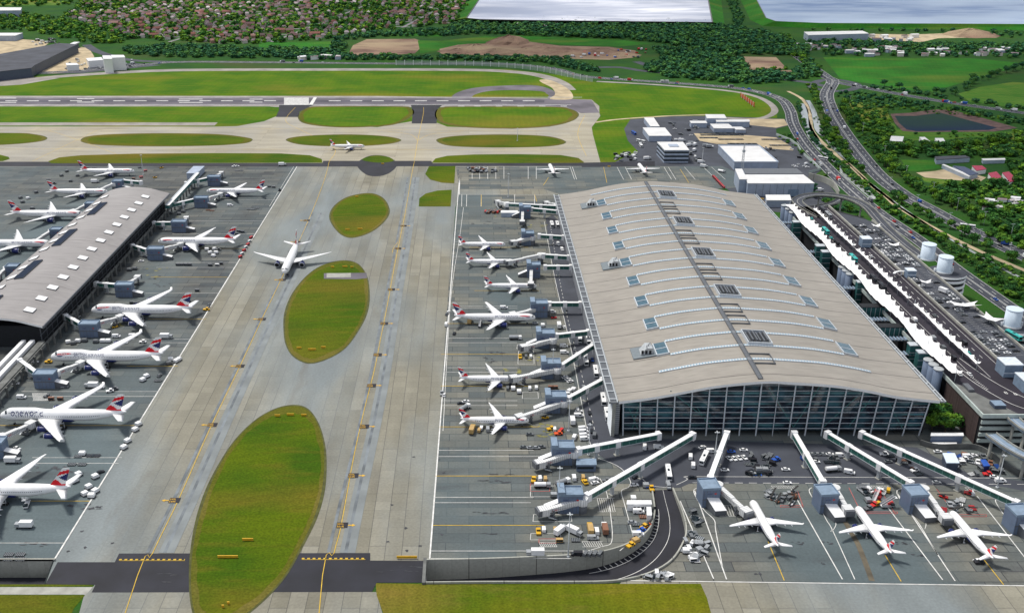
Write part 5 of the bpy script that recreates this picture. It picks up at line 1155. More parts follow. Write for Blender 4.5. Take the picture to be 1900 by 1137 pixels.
# ---------------- sheds, hangars and offices ----------------
def windows_band(o, bb, z0, z1, mat='glass'):
    s = MB(); s.box(bb[0]-.05, bb[1]+.05, bb[2]-.08, bb[2], z0, z1); s.build('window_band', [M[mat]], o)
SH = [('office_block', 'small pale shed nearest the airfield grass, white flat roof', [(1195, 219), (1213, 219), (1224, 235), (1207, 235)], 6),
 ('warehouse', 'square warehouse with big white roof beside the airfield grass', [(1193, 237.5), (1233.5, 237.5), (1246, 252.5), (1204.5, 252.5)], 7),
 ('warehouse', 'far wide white roofed building at the airfield edge, tallest of its row', [(1309, 213), (1343.5, 213), (1348, 220), (1312, 220)], 9),
 ('warehouse', 'long low blue white shed at the left of the far row', [(1280, 225), (1309, 225), (1312, 229), (1283, 229)], 6),
 ('warehouse', 'long pale blue shed at the right of the far row', [(1328, 222.5), (1390, 222.5), (1391, 226.5), (1330, 226.5)], 7),
 ('warehouse', 'white flat roofed shed in front of the long pale blue shed', [(1318, 230.5), (1351.6, 230.5), (1362, 238.6), (1325, 238.6)], 5),
 ('warehouse', 'little white shed beside the rows of stored dollies', [(1360, 236), (1376, 236), (1384, 241), (1366, 241)], 5),
 ('warehouse', 'largest square white roofed warehouse with dark parapet behind the terminal', [(1333, 271), (1408, 271), (1444, 302), (1363, 302)], 8),
 ('warehouse', 'blue grey roofed plant block between the two big white warehouses', [(1379, 313), (1478, 313), (1490, 323), (1384, 323)], 11),
 ('hangar', 'long white building with panelled blue white front behind the terminal', [(1382, 324.5), (1490, 324.5), (1511, 340.5), (1388, 340.5)], 13),
 ('annex', 'narrow tall pale block at the left end of the long white building', [(1364, 314), (1377, 314), (1386, 333), (1372, 333)], 14),
 ('annex', 'low grey annex in front of the long white building', [(1421, 362), (1465, 362), (1468, 372), (1423, 372)], 7),
 ('cabin', 'white cubic building right of the spur road with pale walls', [(1654, 253), (1677, 254), (1674, 263), (1651, 262)], 5),
 ('cabin', 'white barn second from left beside the field of tanks', [(1706, 255), (1716, 255), (1726, 263), (1714, 264)], 5),
 ('cabin', 'white barn third from left beside the field of tanks', [(1735, 257), (1750, 257), (1754, 264), (1738, 265)], 5),
 ('industrial_hall', 'long white curved industrial hall below the blue reservoir', [(1492, 60), (1600, 58), (1612, 63), (1500, 66)], 12),
 ('industrial_hall', 'white roofed hall in the top left corner', [(-60, 14), (40, 15), (38, 20), (-60, 21)], 14),
 ('industrial_hall', 'pale roofed hall at the left edge above the sandy yard', [(-60, 62), (42, 62), (28, 67), (-60, 67)], 10),
 ('store_hall', 'low dark red roofed house row by the paddock', [(1735, 291), (1790, 289), (1800, 293), (1738, 297)], 5),
 ('stable', 'long narrow stable with pale blue roof slanting across the sandy yard', [(1748, 306), (1752, 305.5), (1803, 326), (1798, 328)], 4),
 ('stable', 'second long stable with dark blue roof beside the slanting one', [(1768, 308), (1790, 310), (1815, 322), (1800, 326)], 4.5),
 ('stable', 'white long roofed shed at the upper edge of the stable yard', [(1822, 295), (1864, 294), (1865, 297), (1825, 298)], 4),
 ('red_barn', 'left crimson roofed barn among trees at the right', [(1834, 322), (1849, 319), (1862, 333), (1846, 337)], 5),
 ('red_barn', 'right crimson roofed barn among trees at the right', [(1860, 321), (1872, 319), (1888, 334), (1874, 338)], 5),
 ('red_barn', 'small crimson roofed barn in the middle of the stable yard', [(1804, 308), (1822, 308), (1830, 314), (1812, 317)], 5)]
M['barn_red'] = plain('crimson_roof', (.34, .03, .07), .6); M['roof_blue'] = plain('dark_blue_roof', (.04, .06, .12), .5); M['orange'] = plain('orange_paint', (.65, .09, .02), .5)
M['roof_dk'] = plain('dark_felt_roof', (.05, .055, .07), .8, noise=.3, nscale=.05)
for nm, lab, pts, h in SH:
    rm = 'barn_red' if 'red' in nm else ('roof_blue' if 'dark blue' in lab else ('roof_dk' if 'dark red' in lab else ('shed_roof' if 'blue grey roofed' not in lab else 'grey_d')))
    o, bb, hh = shed(nm, lab, {'office_block': 'shed', 'industrial_hall': 'hall', 'red_barn': 'barn', 'cabin': 'barn'}.get(nm, nm.replace('_', ' ')), pts, h, rm, 'shed_wall' if nm not in ('cabin', 'red_barn') else 'white')
    if 'largest square' in lab:
        s = MB(); A_ = [P(x, y, h) for x, y in pts]; c = sum(A_, Vector())/4
        for i in range(4):
            a, b_ = A_[i]-c, A_[(i+1) % 4]-c; s.beam((a.x, a.y, h+.3), (b_.x, b_.y, h+.3), .8, 1.2)
        s.build('parapet', [M['shed_wall']], o)
    if nm == 'hangar':
        for k in range(8): s = MB(); x = bb[0]+8+(bb[1]-bb[0]-10)*k/8; s.box(x, x+.25, bb[2]-.12, bb[2]-.02, .5, h-1.5); s.build('panel_joint', [M['grey_d']], o)
        s = MB(); s.box(bb[0]+(bb[1]-bb[0])*.62, bb[0]+(bb[1]-bb[0])*.78, bb[2]-.3, bb[2]-.02, 0, 7); s.build('door', [M['tower_r']], o)
o, bb, hh = shed('control_office', 'three storey pale office with striped window bands and a square roof opening', 'office', [(1219.6, 264), (1267, 264), (1278.6, 279), (1233.5, 279)], 14, 'shed_roof', 'shed_wall')
W = [P(x, y, 14) for x, y in [(1219.6, 264), (1267, 264), (1278.6, 279), (1233.5, 279)]]; c = sum(W, Vector())/4
for z in (2, 6.2, 10.4):
    s = MB(); s.prism([((p.x-c.x)*1.006, (p.y-c.y)*1.01) for p in W], z, z+1.9); s.build('window_band', [M['glass']], o)
s = MB(); s.box(-5, 5, -5, 5, 14.02, 14.9); s.build('roof_plant', [M['shed_wall']], o)
# lattice mast
c = P(1376, 322); r = thing('lattice_mast', 'red and white lattice radio mast rising beside the long white building', 'mast', (c.x, c.y, 0))
s = MB()
for k in range(12):
    z = k*2.6; w_ = 1.3-.08*k; q = [(-w_, -w_), (w_, -w_), (w_, w_), (-w_, w_)]
    for i in range(4):
        a, b_ = q[i], q[(i+1) % 4]; s.beam((a[0], a[1], z), (a[0]*.93, a[1]*.93, z+2.6), .22, .22, k % 2); s.beam((a[0], a[1], z), (b_[0], b_[1], z+2.6), .14, .14, k % 2)
s.box(-1.3, 1.3, -1.3, 1.3, 22, 24, 0); s.build('lattice', [M['steel'], M['steel']], r)
# cargo centre far left
r, bb, hh = shed('cargo_centre', 'huge dark roofed cargo building beside the sandy yard, far left', 'cargo building', [(-60, 140), (-60, 112), (60, 90), (110, 81), (144, 83), (64, 122), (58, 127)], 14, 'roof_dk', 'shed_dark')
r2 = thing('loading_canopy', 'long white lit canopy along the dark cargo building', 'canopy', tuple(P(104, 104)))
a, b_ = P(66, 121), P(144, 88); s = MB(); d = b_-a; c0 = P(104, 104); s.beam((a.x-c0.x, a.y-c0.y, 8), (b_.x-c0.x, b_.y-c0.y, 8), 10, 1.5); s.build('roof', [M['white']], r2)
for k in range(8): s = MB(); p = a.lerp(b_, (k+.5)/8)-c0; s.box(p.x-5, p.x+5, p.y-6, p.y+6, 0, 7); s.build('dock', [M['grey_d']], r2)
for pts, h, lab in (([(190, 104), (205, 104), (208, 110), (192, 110)], 22, 'left'), ([(206, 103), (229, 103), (232, 107), (208, 108)], 20, 'right'), ([(122, 118), (142, 118), (146, 121), (124, 122)], 9, 'lowest')):
    shed('white_hangar', '%s of three bright white hangars beside the airport perimeter road' % lab, 'hangar', pts, h, 'white', 'white')
shed('white_hangar', 'low bright white hangar left of the other white hangars', 'hangar', [(160, 109), (188, 107), (191, 112), (164, 114)], 11, 'white', 'white')
b = MB(); q = W2([(1440, 252), (1466, 262), (1480, 272), (1487, 285), (1523, 317), (1500, 323)]); b.loft([[(x-.3, y, 0), (x-.3, y, 2.6), (x+.3, y+.3, 2.6), (x+.3, y+.3, 0)] for x, y in q], 0, smooth=False); setprops(b.build('yard_wall', [M['band']]), 'pale wall edging the yard beside the perimeter road', 'wall')
b = MB(); q = W2(catmull([(1500, 332), (1530, 340), (1548, 352), (1556, 366)], False, 5)); b.loft([[(x-.4, y, 0), (x-.4, y, 6), (x+.4, y+.4, 6), (x+.4, y+.4, 0)] for x, y in q], 0, smooth=False); setprops(b.build('curved_wall', [M['wall_c']]), 'tall curved concrete wall beside the horseshoe loop road', 'wall')
# spoil heaps
for i, (px, py, r_, h) in enumerate([(945, 80, 45, 14), (880, 92, 60, 9), (920, 98, 50, 7), (1010, 92, 55, 8), (1060, 99, 45, 6), (1110, 98, 45, 7), (975, 97, 45, 6), (1800, 66, 60, 12), (1150, 103, 40, 5), (850, 97, 40, 6)]):
    c = P(px, py); b = MB(); n = 18; rings = []
    for k, (rr, z) in enumerate(((1, -.2), (.7, .35), (.4, .75), (.08, 1))):
        rings.append([(c.x+r_*rr*math.cos(a*2*math.pi/n)*random.uniform(.8, 1.15), c.y+r_*rr*.8*math.sin(a*2*math.pi/n)*random.uniform(.8, 1.15), h*z*random.uniform(.8, 1.1)) for a in range(n)])
    b.loft(rings, 0, smooth=False); o = b.build('spoil_heap', M['soil']); setprops(o, 'pale earth heap on the brown works site', 'spoil heap', 'earth heaps on the works site') if i != 7 else setprops(o, 'pale earth heap right of the long industrial hall', 'spoil heap')
# ---------------- trees, woods, houses ----------------
def leafmat(name, c1, c2, c3):
    m, nt, b = newmat(name); g = N(nt, 'NewGeometry'); pos = g.outputs['Position']
    col = chain_mix(nt, c1, noise_fac(nt, pos, .035, .35, .65), c2); col = chain_mix(nt, col, noise_fac(nt, pos, .085, .47, .60, off=(9, 3, 1), out=(0, .95)), c3)
    mr = N(nt, 'MapRange'); mr.inputs[3].default_value = .55; mr.inputs[4].default_value = 1.5; nt.links.new(g.outputs['Random Per Island'], mr.inputs[0])
    v = N(nt, 'VectorMath', operation='SCALE'); nt.links.new(col, v.inputs[0]); nt.links.new(mr.outputs[0], v.inputs['Scale']); nt.links.new(v.outputs[0], b.inputs['Base Color'])
    b.inputs['Roughness'].default_value = .9; b.inputs['Specular IOR Level'].default_value = .15; return m
M['leaf'] = leafmat('tree_leaves', (.045, .14, .022), (.024, .09, .028), (.12, .24, .02))
M['leaf_town'] = leafmat('town_tree_leaves', (.045, .16, .018), (.022, .085, .03), (.17, .30, .025))
M['leaf_dark'] = leafmat('dark_wood_leaves', (.034, .125, .05), (.02, .085, .045), (.075, .19, .04))
M['bark'] = plain('bark', (.09, .065, .045), .9)
def crown_mesh(seed, nl, nf, fs):
    """leaf clumps over several lobes; unit tree: height 1, crown radius about .38"""
    r = np.random.RandomState(seed); vs, fcs = [], []; lob = []
    for i in range(nl):
        a = r.rand()*6.28; rr = .20*math.sqrt(r.rand()) if i else 0; z = .55+.22*(r.rand()-.4) if i else .66
        lob.append((rr*math.cos(a), rr*math.sin(a), z, .17+.09*r.rand()))
    for k in range(nf):
        l = lob[k % nl]; d = r.randn(3); d[2] = abs(d[2])*.9 if r.rand() < .75 else d[2]; d /= np.linalg.norm(d); rad = l[3]*(.78+.30*r.rand()); c = np.array(l[:3])+d*rad*np.array([1.15, 1.15, .95])
        nrm = d+.55*r.randn(3); nrm /= np.linalg.norm(nrm); t = np.cross(nrm, r.randn(3)); t /= np.linalg.norm(t); bt = np.cross(nrm, t); s = fs*(.6+.8*r.rand())
        b = len(vs); vs += [tuple(c+s*(t*x+bt*y)) for x, y in ((-1, -.8), (.9, -1), (1, .9), (-.8, 1))]; fcs.append((b, b+1, b+2, b+3))
    for l in lob:   # inner mass
        b = len(vs); n = 6
        for ph in (-.6, .1, .7):
            for i in range(n): a = i*6.283/n+ph; vs.append((l[0]+l[3]*.82*math.cos(a)*math.cos(ph), l[1]+l[3]*.82*math.sin(a)*math.cos(ph), l[2]+l[3]*.8*math.sin(ph)))
        for k in range(2):
            for i in range(n): fcs.append((b+k*n+i, b+k*n+(i+1) % n, b+(k+1)*n+(i+1) % n, b+(k+1)*n+i))
        fcs.append(tuple(b+2*n+i for i in range(n)))
    return vs, fcs
def mk(name, vs, fs, mat):
    me = bpy.data.meshes.new(name); me.from_pydata([tuple(v) for v in vs], [], fs); me.materials.append(mat); me.update(); return me
crowns = {}
for mt in ('leaf', 'leaf_dark', 'leaf_town'):
    crowns[mt] = [mk('crown', *crown_mesh(10+i, 6, 260, .045), M[mt]) for i in range(4)]
tb_ = MB(); tb_.tube([(0, 0, -.02), (.01, 0, .2), (0, .01, .45)], [.03, .022, .012], 6)
for a in (0.3, 2.2, 4.3): tb_.tube([(0, 0, .3), (.1*math.cos(a), .1*math.sin(a), .5)], [.014, .006], 4)
trunk_me = tb_.mesh('trunk', M['bark'])
def stuff_mesh(name, vs, fs, inst, mat):
    """inst: array rows x,y,z,rot,sx,sz -> one mesh"""
    V = np.array(vs, dtype=np.float32); nv = len(V); n = len(inst); c, s = np.cos(inst[:, 3]), np.sin(inst[:, 3])
    X = (V[None, :, 0]*c[:, None]-V[None, :, 1]*s[:, None])*inst[:, 4:5]+inst[:, 0:1]; Yv = (V[None, :, 0]*s[:, None]+V[None, :, 1]*c[:, None])*inst[:, 4:5]+inst[:, 1:2]; Zv = V[None, :, 2]*inst[:, 5:6]+inst[:, 2:3]
    co = np.stack([X, Yv, Zv], -1).reshape(-1, 3).astype(np.float32)
    tot = np.array([len(f) for f in fs]); flat_ = np.concatenate([np.array(f) for f in fs])
    me = bpy.data.meshes.new(name); me.vertices.add(len(co)); me.vertices.foreach_set('co', co.ravel())
    lv = (flat_[None, :]+(np.arange(n)*nv)[:, None]).ravel().astype(np.int32); lt = np.tile(tot, n).astype(np.int32); ls = np.concatenate([[0], np.cumsum(lt)[:-1]]).astype(np.int32)
    me.loops.add(len(lv)); me.loops.foreach_set('vertex_index', lv); me.polygons.add(len(lt)); me.polygons.foreach_set('loop_start', ls); me.polygons.foreach_set('loop_total', lt)
    for mm in (mat if isinstance(mat, list) else [mat]): me.materials.append(mm)
    me.update(calc_edges=True); me.validate()
    return link(bpy.data.objects.new(name, me))
def inpoly(x, y, poly):
    c = False; n = len(poly)
    for i in range(n):
        x1, y1 = poly[i]; x2, y2 = poly[i-1]
        if (y1 > y) != (y2 > y) and x < (x2-x1)*(y-y1)/(y2-y1)+x1: c = not c
    return c
def scatter(poly_px, spacing, seed=0, jitter=.45):
    W = W2(poly_px); r = np.random.RandomState(seed); xs_, ys_ = [p[0] for p in W], [p[1] for p in W]; out = []
    y = min(ys_)
    while y < max(ys_):
        x = min(xs_)
        while x < max(xs_):
            xx, yy = x+spacing*jitter*r.uniform(-1, 1), y+spacing*jitter*r.uniform(-1, 1)
            if inpoly(xx, yy, W): out.append((xx, yy))
            x += spacing
        y += spacing
    return out
def belt(pts, spacing, spread=3, seed=1):
    q = W2(catmull(pts, False, 6)); r = np.random.RandomState(seed); out = []; acc = 0
    for i in range(len(q)-1):
        a, b = np.array(q[i]), np.array(q[i+1]); ln = np.linalg.norm(b-a); t = acc
        while t < ln: p = a+(b-a)*t/ln+r.uniform(-spread, spread, 2); out.append(tuple(p)); t += spacing*r.uniform(.7, 1.3)
        acc = t-ln
    return out
RD = [(np.array(q2), 13), (np.array(q1), 10.5), (np.array(W2(catmull([(1462, 170), (1490, 186), (1502, 210), (1509, 246), (1545, 282), (1580, 310), (1614, 342), (1645, 366), (1670, 387), (1752, 434), (1830, 472), (1920, 510)], False, 8))), 5)]
clearp = [W2(p) for p in ([(1650, 205), (1900, 225), (1900, 248), (1660, 250)], [(1650, 250), (1760, 250), (1770, 270), (1640, 272)], [(1670, 290), (1880, 286), (1895, 345), (1700, 345)])]
def clear(x, y): return all(np.min(np.hypot(q[:, 0]-x, q[:, 1]-y)) > d for q, d in RD) and not any(inpoly(x, y, p) for p in clearp)
# individually standing trees: (where, label, points, height range, material)
SETS = [
 ('in the dark thicket between the river path and the perimeter road', belt([(1480, 222), (1495, 255), (1530, 290), (1562, 325), (1600, 355), (1632, 382)], 9, 3, 3), (6, 9), 'leaf_dark'),
 ('along the near bank of the river', belt([(1478, 196), (1487, 225), (1500, 252), (1528, 285), (1550, 306), (1590, 345)], 9, 2, 4), (5, 8), 'leaf_dark'),
 ('in the belt between the footpath and the dual carriageway', belt([(1503, 165), (1520, 195), (1535, 232), (1555, 270), (1590, 310), (1640, 352), (1700, 395), (1780, 437), (1860, 478), (1930, 515)], 9.5, 5, 5), (7, 11), 'leaf'),
 ('beside the far verge of the dual carriageway', belt([(1558, 198), (1572, 228), (1596, 262), (1640, 300), (1668, 330), (1700, 350), (1740, 372), (1800, 402), (1870, 430), (1930, 460)], 12, 7, 6), (8, 13), 'leaf'),
 ('in the young row below the footpath on the right', belt([(1650, 400), (1700, 428), (1760, 465), (1820, 505), (1880, 545), (1930, 575)], 9, 4, 7), (5, 8), 'leaf'),
 ('in the lower belt behind the white drums', belt([(1665, 436), (1700, 452), (1745, 478), (1790, 505), (1850, 540), (1920, 600)], 11, 6, 8), (5, 9), 'leaf'),
 ('in the thick belt below the pond', belt([(1640, 283), (1690, 281), (1740, 280), (1800, 278), (1850, 270), (1910, 265)], 10, 8, 9), (9, 14), 'leaf'),
 ('between the stables and the dual carriageway', belt([(1685, 325), (1705, 345), (1730, 352), (1780, 352), (1850, 348), (1910, 345)], 11, 9, 10), (8, 13), 'leaf'),
 ('around the yard at the right edge', belt([(1740, 372), (1790, 385), (1840, 400), (1900, 415)], 12, 10, 11), (8, 13), 'leaf'),
 ('beside the right end of the glass facade', [tuple(P(x, y)[:2]) for x, y in ((1728, 800), (1742, 792), (1752, 806), (1765, 798), (1744, 776), (1732, 782))], (10, 14), 'leaf'),
 ('in the hedge between the green fields', belt([(1650, 162), (1700, 172), (1760, 178), (1800, 158), (1860, 138), (1910, 128)], 16, 8, 12), (8, 12), 'leaf_dark'),
 ('in the small cluster behind the long white building', belt([(1498, 350), (1510, 360), (1560, 392), (1600, 402)], 9, 5, 13), (6, 10), 'leaf_dark'),
 ('inside the horseshoe loop road', belt([(1532, 384), (1560, 388), (1590, 398)], 8, 4, 14), (6, 9), 'leaf'),
]
cnt = 0; tproto = {}; NT = []
for where, pts, (h0, h1), mt in SETS:
    for (x, y) in pts:
        if clear(x, y): NT.append((y, x, where, h0, h1, mt))
NT.sort(); NT_ind, NT_rest = NT[:296], NT[296:]
rr = np.random.RandomState(3)
for y, x, where, h0, h1, mt in NT_ind:
    h = rr.uniform(h0, h1); k = rr.randint(4); rt = thing('tree', 'tree '+where, 'tree', (x, y, 0), rr.uniform(0, 6.28), 'trees '+where)
    rt.scale = (h*rr.uniform(1.1, 1.5), h*rr.uniform(1.1, 1.5), h*1.05)
    for nm, me in (('crown', crowns[mt][k]), ('trunk', trunk_me)): o = bpy.data.objects.new(nm, me); link(o, rt)
WOODS = [
 ('leaf_dark', [(960, 45), (1000, 47), (1330, 50), (1420, 62), (1500, 92), (1500, 105), (1440, 104), (1370, 100), (1300, 92), (1220, 80), (1150, 74), (960, 66)], 11, (6, 17)),
 ('leaf_dark', [(1210, 88), (1300, 94), (1370, 104), (1395, 136), (1470, 140), (1500, 112), (1528, 140), (1500, 148), (1400, 158), (1330, 152), (1240, 146), (1190, 130), (1230, 110)], 11, (5, 16)),
 ('leaf_dark', [(850, 42), (960, 46), (960, 66), (880, 64), (830, 68), (700, 70), (640, 76), (640, 100), (600, 100), (620, 74), (700, 62), (830, 56)], 14, (9, 14)),
 ('leaf_dark', [(600, 104), (800, 107), (960, 108), (1060, 112), (1080, 122), (1130, 136), (1100, 136), (1000, 117), (800, 113), (600, 112)], 12, (8, 13)),
 ('leaf_dark', [(230, 92), (330, 86), (480, 93), (600, 94), (645, 105), (600, 112), (480, 109), (300, 107), (235, 102)], 13, (9, 14)),
 ('leaf', [(1440, 68), (1460, 66), (1475, 90), (1525, 130), (1512, 136), (1480, 110), (1440, 84)], 12, (8, 12)),
 ('leaf_dark', [(1490, 66), (1600, 78), (1700, 82), (1900, 84), (2000, 90), (2000, 112), (1890, 110), (1700, 105), (1530, 104), (1500, 88)], 20, (8, 13)),
 ('leaf_dark', [(1480, 50), (1520, 56), (1900, 60), (2000, 62), (2000, 72), (1860, 72), (1800, 62), (1620, 60), (1500, 58)], 22, (8, 12)),
 ('leaf_dark', [(1550, 172), (1600, 174), (1700, 190), (1860, 215), (1990, 235), (1990, 245), (1890, 236), (1820, 218), (1750, 203), (1650, 203), (1600, 205), (1560, 200)], 11, (4, 9)),
 ('leaf', [(1560, 205), (1600, 208), (1650, 225), (1655, 252), (1640, 262), (1610, 250), (1580, 225)], 11, (5, 10)),
 ('leaf', [(1640, 265), (1750, 272), (1850, 262), (1990, 262), (1990, 290), (1860, 292), (1740, 292), (1660, 296), (1630, 285)], 12, (8, 13)),
 ('leaf', [(1865, 300), (1990, 290), (1990, 480), (1880, 462), (1820, 440), (1840, 400), (1800, 372), (1740, 372), (1700, 350), (1800, 345), (1890, 345)], 12, (5, 13)),
 ('leaf_dark', [(1530, 80), (1900, 85), (1990, 90), (1990, 96), (1700, 90), (1540, 86)], 12, (7, 11)),
 ('leaf_town', [(-60, 24), (60, 28), (240, 60), (240, 84), (160, 82), (60, 60), (-60, 58)], 17, (9, 15)),
 ('leaf_town', [(160, 0), (860, 0), (870, 10), (845, 44), (700, 60), (600, 76), (430, 84), (230, 72), (100, 40)], 17, (7, 17)),
 ('leaf_dark', [(400, -12), (900, -12), (870, 6), (400, 8)], 22, (9, 16)),
 ('leaf_town', [(-60, -12), (400, -12), (400, 6), (120, 12), (-60, 14)], 24, (9, 16)),
 ('leaf_dark', [(1345, -12), (1362, -12), (1380, 45), (1365, 55)], 14, (7, 12)),
 ('leaf_dark', [(1010, 35.5), (1200, 40), (1320, 44), (1320, 50), (1000, 46)], 16, (7, 14)),
 ('leaf', [(1375, 131), (1465, 127), (1468, 131), (1395, 135)], 12, (5, 8)),
 ('leaf_dark', [(1610, 165), (1700, 176), (1780, 188), (1900, 205), (1900, 200), (1780, 183), (1700, 171), (1610, 160)], 12, (5, 9)),
]
cv, cf = crown_mesh(77, 4, 70, .085)
for wi, (mt, poly, sp_, (h0, h1)) in enumerate(WOODS):
    pts = scatter(poly, sp_, 20+wi); r = np.random.RandomState(wi)
    if mt == 'leaf_town': pts = [p for p in pts if (p[1]+.25*p[0]) % 84 > 13 and (p[0]-.2*p[1]) % 190 > 15] or pts
    ins = np.array([(x, y, -.35*0, r.uniform(0, 6.28), hh*r.uniform(1.1, 1.6), hh) for x, y in pts for hh in (r.uniform(h0, h1),)])
    ins[:, 2] = -.30*ins[:, 5]
    o = stuff_mesh('woodland', cv, cf, ins, M[mt]); o['kind'] = 'stuff'; o['label'] = 'dense woodland seen from far above'; o['category'] = 'woodland'
if NT_rest:
    r = np.random.RandomState(2); ins = np.array([(x, y, -1.5, r.uniform(0, 6.28), r.uniform(h0, h1)*1.25, r.uniform(h0, h1)) for y, x, wh, h0, h1, mt in NT_rest])
    o = stuff_mesh('tree_belt', cv, cf, ins, M['leaf']); o['kind'] = 'stuff'; o['label'] = 'far belts of trees along the roads'; o['category'] = 'trees'
# low scrub
r = np.random.RandomState(9); pts = scatter([(1560, 180), (1990, 235), (1990, 480), (1700, 360), (1600, 275)], 8.5, 5)+scatter([(1500, 200), (1560, 270), (1700, 400), (1950, 530), (1950, 640), (1860, 560), (1760, 490), (1640, 400), (1560, 330)], 6, 6)+scatter([(1441, 252), (1486, 250), (1545, 318), (1570, 350), (1530, 330), (1487, 288)], 7, 7)
pts = [p for p in pts if clear(*p)]
ins = np.array([(x, y, -1.0, r.uniform(0, 6.28), hh*1.5, hh) for x, y in pts for hh in (r.choice([2.2, 3.0, 4.2, 6.5], p=[.35, .3, .2, .15]),)])
o = stuff_mesh('scrub', cv, cf, ins, M['leaf']); o['kind'] = 'stuff'; o['label'] = 'low green scrub between the roads'; o['category'] = 'scrub'
# ---- houses ----
def tilemat(name, cols):
    m, nt, b = newmat(name); g = N(nt, 'NewGeometry'); oi = N(nt, 'ObjectInfo'); a = N(nt, 'Math', operation='ADD'); nt.links.new(g.outputs['Random Per Island'], a.inputs[0]); nt.links.new(oi.outputs['Random'], a.inputs[1]); f = N(nt, 'Math', operation='FRACT'); nt.links.new(a.outputs[0], f.inputs[0])
    rp = N(nt, 'ValToRGB'); e = rp.color_ramp.elements; e[0].color = cols[0]+(1,); e[1].color = cols[-1]+(1,)
    for i, c in enumerate(cols[1:-1]): k = e.new((i+1)/(len(cols)-1)); k.color = c+(1,)
    nt.links.new(f.outputs[0], rp.inputs[0]); nt.links.new(rp.outputs[0], b.inputs['Base Color']); b.inputs['Roughness'].default_value = .85; return m
M['tile_r'] = tilemat('red_roof_tiles', [(.15, .05, .045), (.24, .09, .07), (.11, .055, .06), (.30, .17, .14)]); M['tile_b'] = tilemat('brown_roof_tiles', [(.09, .06, .06), (.16, .09, .085), (.07, .05, .065), (.22, .12, .10)]); M['tile_g'] = tilemat('grey_roof_tiles', [(.10, .08, .10), (.24, .18, .20), (.14, .10, .12), (.55, .50, .50)])
M['brick'] = plain('house_brick', (.33, .20, .15), .85, noise=.25, nscale=.05); M['render'] = plain('house_render', (.62, .58, .54), .8, noise=.15, nscale=.05)
def house_geo(w_, d, h, rh, hip=0.0):
    wv = [(-w_/2, -d/2, 0), (w_/2, -d/2, 0), (w_/2, d/2, 0), (-w_/2, d/2, 0), (-w_/2, -d/2, h), (w_/2, -d/2, h), (w_/2, d/2, h), (-w_/2, d/2, h), (-w_/2, 0, h+rh*.95), (w_/2, 0, h+rh*.95)]
    wf = [(0, 1, 5, 4), (2, 3, 7, 6), (1, 2, 6, 9, 5), (3, 0, 4, 8, 7)] if hip == 0 else [(0, 1, 5, 4), (2, 3, 7, 6), (1, 2, 6, 5), (3, 0, 4, 7)]
    e = .5; zl = h-.2; rv = [(-w_/2-e, -d/2-e, zl), (w_/2+e, -d/2-e, zl), (w_/2+e, d/2+e, zl), (-w_/2-e, d/2+e, zl), (-w_/2-e+hip, 0, h+rh), (w_/2+e-hip, 0, h+rh)]
    rf = [(0, 1, 5, 4), (2, 3, 4, 5), (1, 2, 5), (3, 0, 4)]
    return wv, wf, rv, rf
HK = []
for w_, d, h, rh, hip, tm, wm in ((8, 7, 5.2, 3.0, 0, 'tile_r', 'brick'), (10, 8, 5.4, 3.2, 2.5, 'tile_b', 'render'), (19, 8, 5.8, 3.2, 0, 'tile_r', 'brick'), (8.5, 7.5, 5.2, 3.0, 2, 'tile_g', 'render'), (15, 8, 5.4, 3.0, 0, 'tile_b', 'brick')):
    wv, wf, rv, rf = house_geo(w_, d, h, rh, hip); win = MB()
    for sy, yy in ((-1, -d/2-.06), (1, d/2+.06)):
        for z in (1, 3.4):
            for k in range(int(w_//3)): x = -w_/2+1.2+3*k; win.box(x, x+1.4, min(yy, yy+.04), max(yy, yy+.04), z, z+1.2)
    HK.append((mk('wall', wv, wf, M[wm]), mk('roof', rv, rf, M[tm]), MB().box(w_*.3-.4, w_*.3+.4, -.4, .4, h+1, h+rh+1.2).mesh('chimney', M['brick']), tm, wm, (wv, wf, rv, rf)))
URB = [(150, 8), (300, 0), (400, 10), (640, 0), (860, 0), (862, 14), (840, 44), (700, 58), (590, 75), (430, 83), (280, 78), (215, 66), (120, 34)]
hp = []; W = W2(URB); r = np.random.RandomState(12)
ang0 = 0.0
y = 1500
while y < 2900:
    band = int((y-1500)//80); x = -1400
    while x < 200:
        cell = (int((x+1400)//150), int((y-1500)//110)); rc = np.random.RandomState((cell[0]*31+cell[1]*17) % 1000); ang = rc.choice([0, .25, -.35, math.pi/2+.1, .6, math.pi/2-.3])
        xx, yy = x+r.uniform(-4, 4), y+r.uniform(-5, 5)
        if (yy+.25*xx) % 84 > 15 and (xx-.2*yy) % 190 > 18 and inpoly(xx, yy, W) and rc.rand() < .9 and r.rand() < .82: hp.append((yy, xx, ang+r.uniform(-.05, .05), r.choice(5, p=[.20, .22, .06, .42, .10])))
        x += 19
    y += 23
hp.sort()
print('houses', len(hp))
kinds = ['small red tiled house', 'brown tiled pale house', 'long red tiled terrace', 'grey roofed pale house', 'brown tiled terrace']
def zone(x, y):
    c = 'left' if x < -700 else ('middle' if x < -300 else 'right'); return 'in %s part of the town' % c
for yy, xx, a, k in hp[:294]:
    g = kinds[k]+' '+zone(xx, yy); rt = thing('house', g, 'house', (xx, yy, 0), a, 'houses of the town beyond the runway')
    for nm, me in (('wall', HK[k][0]), ('roof', HK[k][1])): 
        o = bpy.data.objects.new(nm, me); link(o, rt)
        if nm == 'roof': c = bpy.data.objects.new('chimney', HK[k][2]); link(c, o)
rest = hp[294:]
